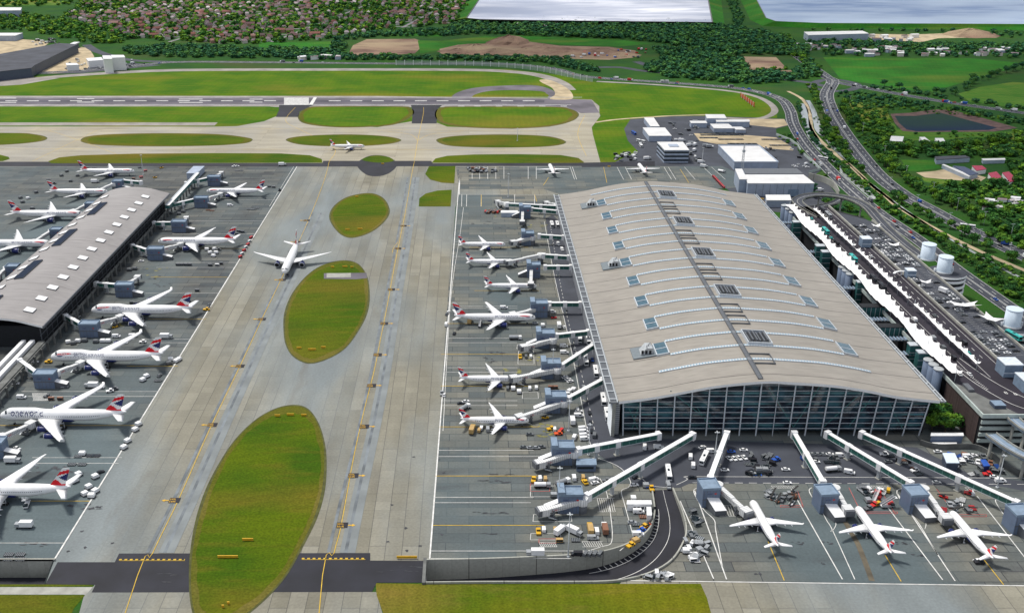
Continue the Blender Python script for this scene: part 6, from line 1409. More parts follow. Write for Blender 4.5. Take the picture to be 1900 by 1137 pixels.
for tm in range(5):
    sel = [h for h in rest if h[3] == tm]
    if not sel: continue
    ins = np.array([(xx, yy, 0, a, 1, 1) for yy, xx, a, k in sel]); wv, wf, rv, rf = HK[tm][5]; n = len(wv)
    o = stuff_mesh('town_houses', list(wv)+list(rv), list(wf)+[tuple(i+n for i in f) for f in rf], ins, [M[HK[tm][4]], M[HK[tm][3]]])
    nf = len(wf)+len(rf); mi = np.tile(np.array([0]*len(wf)+[1]*len(rf)), len(sel)); o.data.polygons.foreach_set('material_index', mi.astype(np.int32)); o['kind'] = 'stuff'; o['label'] = 'far off rows of town houses'; o['category'] = 'houses'
M['street'] = plain('town_street', (.22, .21, .22), .9, noise=.2, nscale=.05)
sb = MB()
for k in range(-30, 60):
    for tp in (0, 1):
        pts_ = [(x, k*84+7-.25*x) for x in range(-1400, 260, 40)] if tp == 0 else [(k*190+9+.2*y, y) for y in range(1450, 2950, 40)]
        run = []
        for p_ in pts_+[(1e6, 1e6)]:
            if inpoly(p_[0], p_[1], W): run.append(p_)
            else:
                if len(run) > 2: ribbon(sb, run, 7, .07+.02*tp)
                run = []
o = sb.build('town_street', M['street']); o['kind'] = 'structure'
# light industrial clutter below the blue reservoir and on the works site
r = np.random.RandomState(31); k = 0
for (x0, x1, y0, y1, n, lab) in ((1470, 1570, 86, 94, 10, 'small pale unit by the roadside trees below the long hall'), (1575, 1680, 91, 106, 34, 'pale yard building at the far edge of the green field'), (1680, 1890, 92, 106, 26, 'small far house right of the pale yards'), (960, 1030, 46, 53, 9, 'low white unit under the bright reservoir'), (1600, 1700, 69, 78, 14, 'small unit beside the long industrial hall'), (1820, 1900, 372, 392, 22, 'caravan in the crowded yard near the right edge'), (560, 640, 106, 112, 8, 'works cabin beside the perimeter road')):
    for i in range(n):
        p = P(r.uniform(x0, x1), r.uniform(y0, y1)); w_, d, h = r.uniform(5, 16), r.uniform(4, 9), r.uniform(3, 6)
        if 'caravan' in lab: w_, d, h = r.uniform(4, 9), r.uniform(2.5, 4), r.uniform(2.5, 3.5)
        rt = thing('caravan' if 'caravan' in lab else 'yard_building', lab, 'caravan' if 'caravan' in lab else 'building', (p.x, p.y, 0), r.uniform(-.6, .6), lab+'s')
        MB().box(-w_/2, w_/2, -d/2, d/2, 0, h).build('wall', M[r.choice(['render', 'shed_wall', 'white'])], rt); MB().add([(-w_/2-.2, -d/2-.2, h), (w_/2+.2, -d/2-.2, h), (w_/2+.2, d/2+.2, h), (-w_/2-.2, d/2+.2, h), (-w_/2-.2, 0, h+1.2), (w_/2+.2, 0, h+1.2)], [(0, 1, 5, 4), (2, 3, 4, 5), (1, 2, 5), (3, 0, 4)]).build('roof', M[r.choice(['white', 'shed_roof', 'tile_g', 'tile_b'])], rt)
# ---------------- painted markings ----------------
def marks(name, mat, items, z=.19):
    b = MB()
    for pts, wd, dash in items: ribbon(b, W2(catmull(pts, False, 5) if len(pts) > 2 else pts), wd, z, 0, dash)
    o = b.build(name, M[mat]); o['kind'] = 'structure'; return o
hl = lambda y, x0, x1, w=.35: ([(x0, y), (x1, y)], w, None)
Wm = [([(551, 310), (100, 1040)], .75, None), ([(545, 310), (500, 384)], .3, None), ([(852, 362), (848, 385), (797, 1041)], .7, None), ([(860, 386), (853, 440), (836, 560), (822, 800)], .3, None),
 ([(1170, 1078), (1210, 1078), (1900, 1087), (2000, 1089)], .5, None)]
for y in (447, 450, 477, 569, 573, 628, 636.5, 683, 691, 744, 753, 836, 847.5, 923, 933, 1022.5, 1036.5):
    x1 = {836: 990, 847.5: 1000, 923: 990, 933: 985, 1022.5: 1128, 1036.5: 1060}.get(y, 960); x0 = 848-(y-385)*.0775; Wm.append(hl(y, x0, x1, .32))
for y, x0, x1 in ((630, 262, 353), (636.5, 265, 349), (727, 40, 295), (736, 52, 290), (849.5, 60, 226), (860, 62, 220), (1007.7, -50, 119), (411, 345, 488), (435, 320, 475), (488, 300, 440), (497, 290, 436), (545, 270, 406), (372, 400, 512)): Wm.append(hl(y, x0, x1, .3))
for a, b_ in (((1468, 908), (1563, 1075)), ((1665, 916), (1772, 1078)), ((1624, 911), (1749, 1076)), ((1813, 921), (1925, 1065)), ((1289, 911), (1348, 1075)), ((1262, 930), (1324, 1074))): Wm.append(([a, b_], .5, None))
Wm += [([(1506, 905), (1502, 914), (1525, 950), (1535, 968), (1545, 985), (1586, 1075)], .4, None), ([(1680, 905), (1664, 916), (1700, 965), (1712, 983), (1740, 1030)], .4, None), ([(1850, 925), (1848, 933), (1870, 965), (1910, 1010)], .4, None),
 ([(1300, 905), (1287, 912), (1305, 945), (1325, 965), (1328, 985), (1340, 1050)], .4, None), ([(1545, 962), (1551, 972), (1547, 982), (1541, 986)], .3, None), ([(1712, 962), (1718, 972), (1716, 982)], .3, None)]
for x0, x1, y in ((1270, 1900, 884.5), (1285, 1900, 896)): Wm.append(([(x0, y), (x1, y+3)], .3, (4, 3) if y > 890 else None))
Wm += [([(1108, 850), (1140, 862), (1158, 875), (1170, 895), (1165, 905), (1153, 912), (1160, 940), (1176, 1000)], .35, None), ([(1010, 412), (1030, 520), (1060, 650), (1094, 820), (1112, 845)], .35, None), ([(1020, 412), (1046, 560), (1078, 690), (1106, 810)], .3, (3, 4)),
 ([(1185, 880), (1205, 900), (1240, 905)], .3, None), ([(1255, 900), (1275, 890), (1268, 885)], .3, None), ([(1113, 888), (1127, 920), (1136, 1000), (1115, 1015), (1060, 1030)], .35, None), ([(1176, 1000), (1150, 1022)], .35, None)]
for px in (1465, 1625, 1815):   # hatched equipment areas
    pass
for x0, x1, y0, y1, n in ((1000, 1032, 1007, 1015, 9), (1080, 1118, 1005, 1015, 9), (1108, 1140, 925, 950, 8), (60, 88, 730, 744, 14), (1430, 1475, 902, 906, 10), (1590, 1650, 902, 906, 12), (1790, 1830, 905, 910, 8), (1335, 1375, 938, 958, 8)):
    for i in range(n): x = x0+(x1-x0)*i/n; Wm.append(([(x, y0), (x+(x1-x0)/n*1.4, y1)], .22, None))
    Wm += [([(x0, y0), (x1, y0)], .22, None), ([(x0, y1), (x1, y1)], .22, None)]
for x0, x1, y0, y1 in ((985, 1055, 902, 922), (990, 1060, 955, 968), (985, 1040, 990, 1002), (962, 990, 652, 676), (970, 998, 728, 740), (960, 990, 640, 648)):
    Wm += [([(x0, y0), (x1, y0)], .25, None), ([(x1, y0), (x1+1, y1)], .25, None), ([(x1, y1), (x0-1, y1)], .25, None), ([(x0, y0), (x0-1, y1)], .25, None)]
for px in (876, 890, 905, 920, 935, 980, 995): Wm.append(([(px, 310), (px-.0, 333)], .4, None))
for px, dx in ((1058, 8), (1062, 8), (1160, 12), (1145, 12), (1232, 14), (1240, 14), (1270, 20), (1305, 24), (1320, 26)): Wm.append(([(px, 311), (px+dx, 334)], .4, None))
Wm += [hl(362, 852, 1030, .4), hl(310, 846, 1060, .4)]
for px in (857, 866, 893, 955, 992): Wm.append(([(px, 362), (px-.5, 384)], .4, None))
marks('stand_marking', 'white_line', Wm)
Rm = []
for x0, x1, y0, y1 in ((984, 1020, 898, 912), (1000, 1032, 1000, 1008), (1600, 1665, 950, 953), (1448, 1490, 938, 941), (1775, 1830, 955, 959)):
    Rm += [([(x0, y0), (x1, y0)], .3, None), ([(x1, y0), (x1, y1)], .3, None), ([(x0, y1), (x1, y1)], .3, None), ([(x0, y0), (x0, y1)], .3, None)]
Rm += [([(1575, 905), (1592, 940)], .3, None), ([(1635, 912), (1662, 955)], .3, None), ([(1738, 908), (1765, 945)], .3, None), ([(1480, 912), (1490, 940)], .3, None)]
marks('red_marking', 'red_line', Rm)
Ym = [([(-120, 2300), (225, 1160), (283, 1027), (330, 930), (391, 793), (443, 685), (484, 597), (523, 516), (570, 415), (600, 340), (611, 300)], .35, None),
      ([(525, 2300), (590, 1160), (620, 1026), (633, 975), (656, 850), (676, 760), (694, 690), (706, 630), (718, 570), (731, 500), (743, 440), (752, 395), (763, 330), (769, 300)], .35, None),
      ([(738, 450), (730, 462), (728, 470)], .3, None)]
for y, x0, x1 in ((601, 830, 1000), (658, 818, 985), (717, 818, 985), (792.5, 815, 1000), (883.5, 808, 1000), (975, 803, 1010), (593, 275, 383), (680, 235, 330), (790, -40, 250), (930, 50, 167), (462, 300, 452), (515, 280, 422), (460, 870, 980), (540, 880, 1000)): Ym.append(hl(y, x0, x1, .4))
for a, b_ in (((1425, 1005), (1455, 1077)), ((1642, 1030), (1672, 1079)), ((1825, 1038), (1862, 1085)), ((893, 362), (893, 384)), ((992, 362), (996, 375)), ((1018, 330), (1008, 345)), ((1120, 311), (1126, 340)), ((1262, 315), (1278, 340))): Ym.append(([a, b_], .4, None))
for y, x0, x1 in ((1038.5, 221, 343), (1036.5, 560, 678)): Ym.append(([(x0, y), (x1, y)], .9, (1.2, 1.2))); Ym.append(([(x0, y+2), (x1, y+2)], .25, None))
Ym2 = []
for pts in ([(-50, 243), (200, 241), (500, 240), (1000, 244), (1080, 245)], [(-50, 279), (100, 277), (500, 278), (1080, 279)], [(250, 300), (150, 262), (90, 243)], [(60, 300), (140, 262), (180, 243)], [(775, 262), (760, 250), (700, 243)], [(775, 262), (800, 250), (860, 244)], [(1085, 215), (1072, 250), (1088, 290)], [(611, 300), (620, 275), (560, 243), (530, 225), (548, 200)], [(769, 298), (775, 262), (785, 215), (786, 200)]): Ym2.append((pts, .4, None))
marks('taxi_line', 'yellow_line', Ym, .2); marks('taxi_line', 'yellow_line', Ym2, .085)
def code(px, py, right, txt):
    c = P(px, py); r = thing('stand_arrow', 'yellow painted arrow with stand numbers on the taxiway', 'ground marking', (c.x, c.y, .24), 0); r.scale = (.62, .8, 1); r['kind'] = 'structure'; del r['category']; del r['label']; s = 1 if right else -1
    b = MB(); b.add([(s*2, -.45, 0), (s*5, -.45, 0), (s*5, -1.3, 0), (s*7.6, 0, 0), (s*5, 1.3, 0), (s*5, .45, 0), (s*2, .45, 0)], [(0, 1, 2, 3, 4, 5, 6)] if s > 0 else [(6, 5, 4, 3, 2, 1, 0)]); b.build('arrow', M['yellow'], r)
    b = MB(); b.add([(s*-6.6, -2.6, 0), (s*1.8, -2.6, 0), (s*1.8, 2.8, 0), (s*-6.6, 2.8, 0)], [(0, 1, 2, 3)] if s > 0 else [(3, 2, 1, 0)]); b.build('plate', M['asph'], r)
    for k, t in enumerate(txt): text_part(t, 2.6, 'yellow', r, (-6.4 if s > 0 else -1.6, .35-2.6*k, .02), (0, 0, 0), 'stand_number')
for i, (px, py) in enumerate([(318, 929), (389, 789), (441, 680), (482, 593), (520, 520), (548, 450), (566, 410)]): code(px, py, False, (str(549-i)+'L', str(549-i)+'R'))
for i, (px, py) in enumerate([(641, 975), (661, 883), (681, 792), (694, 716), (705, 659), (717, 601), (730, 538), (742, 462), (752, 420)]): code(px, py, True, ('5%02dL' % (1+2*i), '5%02dR' % (1+2*i)))
b = MB()   # runway paint
zr = .1
def rw(x0, x1, y0, y1): b.add([(*P(x, y)[:2], zr) for x, y in ((x0, y1), (x1, y1), (x1, y0), (x0, y0))], [(0, 1, 2, 3)])
for x in range(-150, 1010, 40): 
    if not 500 < x < 600: rw(x, x+22, 187.6, 188.6)
for k in range(9): y = 182.4+k*1.45; rw(527, 573, y, y+1.1)
b.add([(*P(x, y)[:2], zr) for x, y in ((573, 195.4), (580, 195.4), (588, 181.8), (582, 181.8))], [(0, 1, 2, 3)])
for x0, x1, ys_ in ((-60, 30, (182.6, 190.5)), (143, 175, (183.8, 190)), (332, 376, (184.5, 190.6)), (463, 487, (184.6, 190)), (-190, -150, (183, 190))):
    for y in ys_: rw(x0, x1, y, y+.9)
rw(-300, 1080, 181.3, 181.7); rw(-300, 1060, 195.2, 195.6)
for x in (850, 880, 920, 960, 1000, 1040): rw(x, x+12, 197.5, 198.3)
o = b.build('runway_marking', M['white_line']); o['kind'] = 'structure'
# stains: rust track, fuel and tyre patches (each its own shape)
M['rust'] = plain('rust_stain', (.10, .085, .06), .9, noise=.5, nscale=.15); M['oil'] = plain('oil_stain', (.035, .037, .045), .7, noise=.5, nscale=.4); M['ochre'] = plain('ochre_stain', (.20, .19, .06), .85, noise=.5, nscale=.3); M['lane_b'] = plain('worn_blue_grey_concrete', (.185, .205, .21), .85, noise=.18, nscale=.08); M['tyre'] = plain('tyre_rubber', (.15, .17, .185), .85, noise=.4, nscale=.1)
BL = {}
def blot(px, py, rx, ry, mat, seed, z=.15):
    r = np.random.RandomState(seed); c = P(px, py); n = 12; ph = r.uniform(0, 6.28, 3); b = BL.setdefault(mat, MB())
    pts = [(c.x+rx*(1+.35*math.sin(3*a+ph[0])+.2*math.sin(5*a+ph[1]))*math.cos(a), c.y+ry*(1+.35*math.sin(2*a+ph[2])+.2*math.sin(4*a+ph[1]))*math.sin(a), z) for a in [i*6.283/n for i in range(n)]]
    b.add(pts, [tuple(range(n))])
ribbon(b := MB(), W2([(1568, 968), (1592, 1010), (1604, 1040), (1618, 1078)]), 2.4, .15); o = b.build('stain', M['rust']); o['kind'] = 'structure'
r = np.random.RandomState(4); sd_ = 0
for px, py, rx, ry, mt in [(985, 663, 6, 5, 'ochre'), (1008, 808, 9, 6, 'ochre'), (1000, 790, 6, 4, 'ochre'), (1030, 800, 5, 4, 'ochre'), (292, 508, 8, 10, 'ochre'), (217, 600, 4, 5, 'ochre'), (950, 690, 5, 4, 'ochre'), (930, 655, 12, 2, 'oil'), (905, 665, 3, 1.5, 'oil'), (912, 672, 4, 1.5, 'oil'), (1080, 888, 3, 2, 'oil'), (925, 882, 9, 1.3, 'oil'), (905, 893, 5, 1, 'oil'), (935, 895, 4, 1.2, 'oil'), (890, 952, 7, 1, 'oil'), (920, 952, 6, 1, 'oil'), (905, 990, 5, 1, 'oil'), (1700, 1030, 3, 1.4, 'oil'), (1480, 1008, 3, 1.3, 'oil'), (1535, 1008, 2.5, 1.2, 'oil'), (1672, 1008, 2.5, 1.2, 'oil'), (1530, 1046, 1.5, 1, 'oil'), (930, 395, 14, 8, 'ochre'), (900, 415, 12, 4, 'oil'), (950, 425, 16, 4, 'oil'), (1000, 420, 10, 5, 'ochre'), (470, 330, 14, 9, 'oil'), (440, 320, 9, 6, 'oil'), (260, 512, 8, 12, 'oil'), (300, 520, 7, 12, 'oil'), (330, 410, 6, 8, 'ochre'), (100, 870, 10, 4, 'oil'), (160, 940, 8, 3, 'oil'), (60, 1010, 7, 2, 'oil'), (300, 1066, 6, 1, 'oil'), (310, 1080, 3, .8, 'oil'), (740, 1060, 9, .8, 'oil'), (760, 1052, 6, .8, 'oil')]:
    sd_ += 1; zpx = 3.3*(py-HOR)/1000
    for q_ in range(7): blot(px+r.uniform(-1, 1)*rx*zpx, py+r.uniform(-1, 1)*ry*zpx*.45, r.uniform(.4, 1.0)*min(rx, 5)*.36, r.uniform(.3, 1)*min(ry, 3)*.36, mt, sd_*10+q_, .145+.006*q_)
for px, py in ((152, 986), (158, 1016), (126, 1023), (208, 1008), (720, 1005), (727, 937), (753, 980), (755, 1022), (780, 1013), (820, 992), (823, 878), (1130, 935), (1137, 965), (815, 853), (768, 848), (1402, 1065), (1410, 1065), (1440, 1040)): blot(px, py, .7, .7, 'oil', int(px))
for mt, b in BL.items(): o = b.build('stain', M[mt]); o['kind'] = 'structure'
# tyre streaks along the taxi lines
for pts, w_ in (([(628, 1026), (648, 935), (670, 840), (688, 760), (708, 660), (725, 560), (742, 470), (754, 400), (765, 330)], 5.0), ([(292, 1026), (345, 915), (400, 795), (452, 685), (494, 595), (540, 500), (590, 395)], 5.0)):
    q = W2(catmull(pts, False, 5)); b = MB(); ribbon(b, [(x+4, y) for x, y in q], 7, .135); o = b.build('blue_grey_lane', M['lane_b']); o['kind'] = 'structure'
    for off in (-4.5, 3.2):
        q = W2(catmull(pts, False, 5)); q = [(x+off, y) for x, y in q]; b = MB(); ribbon(b, q, 1.5, .145); o = b.build('tyre_track', M['taxi_blue'] if 'taxi_blue' in M else M['tyre']); o['kind'] = 'structure'
# ---------------- vehicles and stand equipment ----------------
VC = {'white': M['white'], 'silver': plain('silver_paint', (.38, .40, .42), .3, .3), 'black': plain('black_paint', (.02, .02, .025), .3), 'red': M['red'], 'blue': M['blue'], 'yellow': M['yellow'], 'green': plain('green_paint', (.30, .50, .26), .4), 'gold': plain('tan_paint', (.45, .30, .12), .5), 'grey': plain('grey_paint', (.13, .14, .15), .4), 'brown': plain('brown_paint', (.22, .10, .06), .5), 'orange': M['orange'], 'teal': plain('turquoise_paint', (.05, .45, .42), .4)}
def wheels(b, xs_, w_, r, m=2):
    for x in xs_:
        for s in (-1, 1): b.loft([[(x+r*math.cos(k*math.pi/4), s*(w_/2-.1)+e, r+r*math.sin(k*math.pi/4)) for k in range(8)] for e in (-.12, .12)], m)
def v_car():
    b = MB(); b.loft([[(x, y, z) for y, z in ((-.88, .3), (.88, .3), (.9, .75), (.78, h_), (-.78, h_), (-.9, .75))] for x, h_ in ((-2.15, .78), (-2.05, .95), (-1.4, .98), (1.2, .92), (2.0, .80), (2.15, .6))], 0, smooth=False)
    b.loft([[(-1.75, -.72, .95), (-1.75, .72, .95), (1.05, .74, .93), (1.05, -.74, .93)], [(-1.25, -.6, 1.42), (-1.25, .6, 1.42), (.25, .6, 1.42), (.25, -.6, 1.42)]], 1, smooth=False)
    b.box(-1.2, .2, -.58, .58, 1.42, 1.46, 0); wheels(b, (-1.35, 1.35), 1.8, .32); return b
def v_van():
    b = MB(); b.loft([[(x, y, z) for y, z in ((-.98, .35), (.98, .35), (1.0, 1.2), (.9, h_), (-.9, h_), (-1.0, 1.2))] for x, h_ in ((-2.7, 2.1), (-2.6, 2.25), (1.1, 2.25), (1.9, 1.35), (2.6, 1.2), (2.7, .9))], 0, smooth=False)
    b.add([(1.15, -.86, 2.15), (1.92, -.9, 1.38), (1.92, .9, 1.38), (1.15, .86, 2.15)], [(0, 1, 2, 3)], 1)
    for s in (-1, 1): b.box(.1, 1.1, s*1.0-.02, s*1.0+.02, 1.35, 1.95, 1)
    wheels(b, (-1.7, 1.7), 2.0, .36); return b
def v_bus():
    b = MB(); b.box(-6, 6, -1.27, 1.27, .4, 3.1, 0)
    for s in (-1, 1): b.box(-5.6, 5.6, s*1.275-.02, s*1.275+.02, 1.4, 2.5, 1)
    b.box(5.98, 6.05, -1.15, 1.15, 1.2, 2.7, 1); b.box(-6.04, -5.98, -1.0, 1.0, 1.6, 2.6, 1); b.box(-1.0, 1.0, -.5, .5, 3.1, 3.3, 1); b.box(-4.5, -3, -.7, .7, 3.1, 3.35, 0)
    wheels(b, (-3.6, 3.7), 2.5, .48); return b
def v_truck(L_=8, h=3.5):
    b = MB(); b.box(-L_/2, L_/2-2.2, -1.25, 1.25, .95, h, 0); b.box(-L_/2, L_/2-.2, -.9, .9, .55, .95, 2); b.box(L_/2-2.0, L_/2, -1.15, 1.15, .6, 2.5, 3); b.box(L_/2-.01, L_/2+.04, -1.0, 1.0, 1.5, 2.3, 1)
    wheels(b, (-L_/2+1.2, L_/2-1.2), 2.4, .48); return b
def v_tug():
    b = MB(); b.box(-2.2, 2.2, -1.1, 1.1, .4, 1.1, 0); b.box(-.2, 1.2, -.9, .9, 1.1, 2.0, 1); b.box(-.3, 1.3, -.95, .95, 2.0, 2.1, 0); wheels(b, (-1.4, 1.4), 2.2, .45); return b
def v_uld():
    b = MB(); b.box(-1.9, 1.9, -1.3, 1.3, .35, .5, 2); b.loft([[(-1.6, y, .5), (1.6, y, .5), (1.6, y, 1.5), (1.2, y, 2.1), (-1.6, y, 2.1)] for y in (-1.2, 1.2)], 0, smooth=False); b.box(1.9, 3.0, -.06, .06, .35, .45, 2); wheels(b, (-1.3, 1.3), 2.4, .22); return b
def v_dolly():
    b = MB(); b.box(-2.1, 2.1, -1.35, 1.35, .4, .52, 0)
    for k in range(5): b.box(-1.9+.8*k, -1.6+.8*k, -1.3, 1.3, .52, .6, 1)
    b.box(2.1, 3.2, -.05, .05, .35, .45, 2); wheels(b, (-1.4, 1.4), 2.6, .25); return b
def v_cart():
    b = MB(); b.box(-1.6, 1.6, -.8, .8, .4, .55, 0); b.box(-1.6, -1.5, -.8, .8, .55, 1.8, 0); b.box(1.5, 1.6, -.8, .8, .55, 1.8, 0); b.box(-1.6, 1.6, -.8, .8, 1.8, 1.88, 0); b.box(-1.4, 1.4, -.65, .65, .55, 1.3, 1); wheels(b, (-1.1, 1.1), 1.6, .22); return b
def v_stairs():
    b = MB(); b.box(-3.2, 3.2, -1.1, 1.1, .5, 1.1, 0); b.box(1.6, 3.2, -1.0, 1.0, 1.1, 2.1, 1)
    for i in range(12): b.box(-3.4+.5*i, -2.9+.5*i, -.8, .8, 1.2+.32*i, 1.35+.32*i, 3)
    for s in (-.85, .85): b.beam((-3.4, s, 1.9), (2.9, s, 6.0), .1, .9, 0)
    b.box(2.6, 4.2, -.9, .9, 5.0, 5.2, 3); wheels(b, (-2.2, 2.2), 2.2, .42); return b
def v_tanker():
    b = MB(); b.tube([(-4, 0, 1.9), (-3.9, 0, 1.9), (1.9, 0, 1.9), (2, 0, 1.9)], [.6, 1.15, 1.15, .6], 12, 0); b.box(-4, 4, -.9, .9, .6, .95, 2); b.box(2.2, 4.1, -1.15, 1.15, .6, 2.6, 3); b.box(4.1, 4.14, -1, 1, 1.6, 2.4, 1); wheels(b, (-2.8, -1.6, 2.9), 2.4, .48); return b
def v_belt():
    b = MB(); b.box(-2.2, 1.8, -.9, .9, .4, 1.0, 0); b.beam((-3.2, .2, .9), (3.6, .2, 2.9), .8, .25, 2); b.box(-.8, .3, -.9, -.2, 1.0, 1.8, 1); wheels(b, (-1.4, 1.2), 1.8, .38); return b
VK = {'car': (v_car, 'car'), 'van': (v_van, 'van'), 'bus': (v_bus, 'bus'), 'truck': (v_truck, 'lorry'), 'tug': (v_tug, 'tug'), 'uld': (v_uld, 'container dolly'), 'dolly': (v_dolly, 'flat dolly'), 'cart': (v_cart, 'baggage cart'), 'stairs': (v_stairs, 'stairs vehicle'), 'tanker': (v_tanker, 'tanker lorry'), 'belt': (v_belt, 'belt loader')}
NAMES = {'uld': 'container_dolly', 'dolly': 'flat_dolly', 'cart': 'baggage_cart', 'stairs': 'stairs_truck', 'tanker': 'tanker_lorry', 'belt': 'belt_loader', 'truck': 'lorry'}
PARTS = {0: 'body', 1: 'window', 2: 'wheels', 3: 'cab'}
VM = {}; ALLV = []
SPLIT = {'bus', 'truck', 'tanker', 'van', 'stairs', 'tug'}
def veh(kind, colr, x, y, z, rz, where, group):
    key = (kind, colr)
    if key not in VM:
        b = VK[kind][0](); mats = [VC[colr], M['glass'], M['black'], VC['yellow'] if kind == 'truck' and colr == 'gold' else (VC['white'] if colr != 'white' else VC['silver'])]
        if kind in SPLIT:
            d = {}
            for m in (0, 1, 2, 3):
                fs = [f for f, mm in zip(b.f, b.m) if mm == m]
                if fs:
                    us = sorted({i for f in fs for i in f}); ix = {u: i for i, u in enumerate(us)}; q = MB(); q.add([b.v[u] for u in us], [tuple(ix[i] for i in f) for f in fs], 0)
                    pn = 'steps' if kind == 'stairs' and m == 3 else PARTS[m]; d[pn] = q.mesh(pn, [mats[m]])
            VM[key] = d
        else: VM[key] = b.mesh(NAMES.get(kind, kind), mats)
    nm = NAMES.get(kind, kind); lab = '%s %s %s' % (colr if colr != 'gold' else 'tan', VK[kind][1], where)
    if isinstance(VM[key], dict):
        o = thing(nm, lab, VK[kind][1], (x, y, z), rz, group)
        for pn, me in VM[key].items(): link(bpy.data.objects.new(pn, me), o)
    else:
        o = bpy.data.objects.new(nm, VM[key]); link(o); o.location = (x, y, z); o.rotation_euler = (0, 0, rz); setprops(o, lab, VK[kind][1], group)
    ALLV.append(o); return o
def V(s, where, group=None, h=0.0, z=.14):
    """s: 'kind colour px py heading' entries separated by ;"""
    for e in s.split(';'):
        e = e.split()
        if len(e) < 4: continue
        p = P(float(e[2]), float(e[3]), h+.6); veh(e[0], e[1], p.x, p.y, h+z, R(float(e[4]) if len(e) > 4 else 0), where, group or 'vehicles '+where)
V('bus white 1076 629 -95;bus white 1091 633 -90;bus white 1087 671 -92;bus white 1105 692 -92;bus white 1119 744 -92;bus white 1126 772 -92;car blue 1099 668 -90;bus white 1024 419 -90;bus white 1034 419 -90;van white 1032 444 0;van white 1036 454 -80;van white 1043 464 -80;car black 1064 646 90;car white 1072 760 90;car black 1094 766 90;car black 1096 784 90;car black 1098 800 90;car grey 1062 630 90;car grey 1050 575 90;car silver 1066 648 90;car silver 1083 718 90;van grey 1103 808 80', 'on the road along the left flank of the big terminal')
V('van white 216 625 0;van white 247 624 10;truck white 309 627 0;uld white 127 636 20;uld grey 136 638 20;uld white 145 634 0;uld grey 157 633 0;uld grey 178 635 0;uld white 191 634 0;uld white 201 634 0;car white 231 636 0;tug white 265 635 0;belt yellow 214 607 30;tug yellow 90 672 0', 'between the farthest and middle jumbo jets')
V('car white 65 672 10;car white 29 712 10;truck white 170 718 180;tug white 187 719 0;van white 40 738 0;cart brown 95 741 0;cart brown 112 741 0;tug grey 88 736 0;uld white 317 668 20;uld grey 314 675 20;uld white 327 671 70;uld white 332 668 70;uld white 265 706 60;uld white 272 699 50;dolly grey 293 706 0;car grey 296 697 80;tug white 204 726 20;tug grey 212 722 20;car silver 120 718 10', 'between the middle jumbo and the lettered jumbo')
V('uld white 257 788 60;uld white 251 798 60;uld white 237 819 60;uld white 230 831 60;car white 32 832 -30;uld white 153 843 0;dolly black 168 845 0;dolly black 178 845 0;belt yellow 50 797 20;truck white 24 857 0;dolly grey 133 861 0;dolly grey 152 861 0;dolly grey 145 846 0', 'around the jumbo with the big lettering')
V('uld white 146 881 50;uld white 139 893 50;uld white 177 885 50;car black 186 876 40;uld white 165 904 50;uld white 158 917 50;uld white 177 912 60;uld white 170 921 0;stairs white 50 936 -80;truck white 45 977 180;dolly grey 16 1028 0;dolly grey 37 1028 0;dolly grey 16 1037 0;dolly grey 38 1037 0', 'around the nearest jet in the lower left corner')
V('uld grey 124 319 45;uld grey 114 327 45;uld grey 67 358 45;uld white 52 369 45;uld grey 42 376 45;uld grey 38 368 45;uld grey 144 327 20;uld grey 131 337 20;truck white 177 339 0;cart red 270 318 30;cart red 262 330 30;cart brown 248 333 0;belt yellow 300 312 40;belt yellow 288 330 10;car grey 260 312 0;tug grey 100 341 0;dolly grey 90 333 0;dolly grey 160 311 0;dolly grey 175 311 0;uld grey 60 388 0;dolly grey 80 389 0;dolly grey 90 389 0', 'among the jets left of the small terminal')
for i, (px, py) in enumerate([(466, 442), (463, 449), (460, 455), (456, 460), (453, 466), (449, 472), (446, 478)]): V('cart %s %g %g 60' % (('red', 'white')[i % 2], px, py), 'in the red and white row by the stand edge line')
V('uld white 398 463 60;uld white 401 470 0;uld white 390 470 30;uld white 396 476 -20;uld white 384 464 0;tug grey 405 464 0;tug yellow 424 359 0;cart grey 330 492 0;cart grey 337 492 0;cart grey 345 492 0;cart grey 352 492 0;cart grey 390 493 0;cart white 403 493 0;cart grey 410 490 0;van white 427 382 0;dolly brown 386 390 0;dolly brown 393 391 0;dolly grey 470 389 0;dolly grey 476 386 0;dolly grey 462 388 0;cart grey 440 435 0;cart grey 450 431 0;cart grey 443 430 0;tug black 519 354 90;cart grey 500 347 0;cart grey 508 348 0;uld white 352 345 30;uld grey 358 350 30;cart grey 366 540 0;cart grey 350 560 0;car white 185 528 0;car grey 250 542 0;uld grey 240 502 0;uld grey 250 500 0;car silver 270 476 0;car white 262 485 20;tug yellow 383 575 0;car grey 388 566 80;car grey 386 571 80;dolly grey 440 317 0;dolly grey 447 317 0;tug white 434 310 0;uld grey 280 420 0;uld grey 300 424 0;uld grey 340 394 0;uld grey 332 398 0;uld grey 316 396 0;van white 235 428 90;car white 440 309 0;truck white 524 307.5 0;cart grey 245 563 0;cart grey 252 564 0;cart grey 258 563 0', 'on the stands right of the small terminal')
V('tug grey 534 512 -90', 'under the nose of the taxiing twin jet')
V('car white 831 580 80;van white 828 603 85;car black 843 619 80;van white 935 572 0;truck gold 872 598 80;stairs grey 891 604 80;tug silver 820 731 90;car white 824 733 90;car grey 829 583 80', 'near the largest jet left of the big terminal')
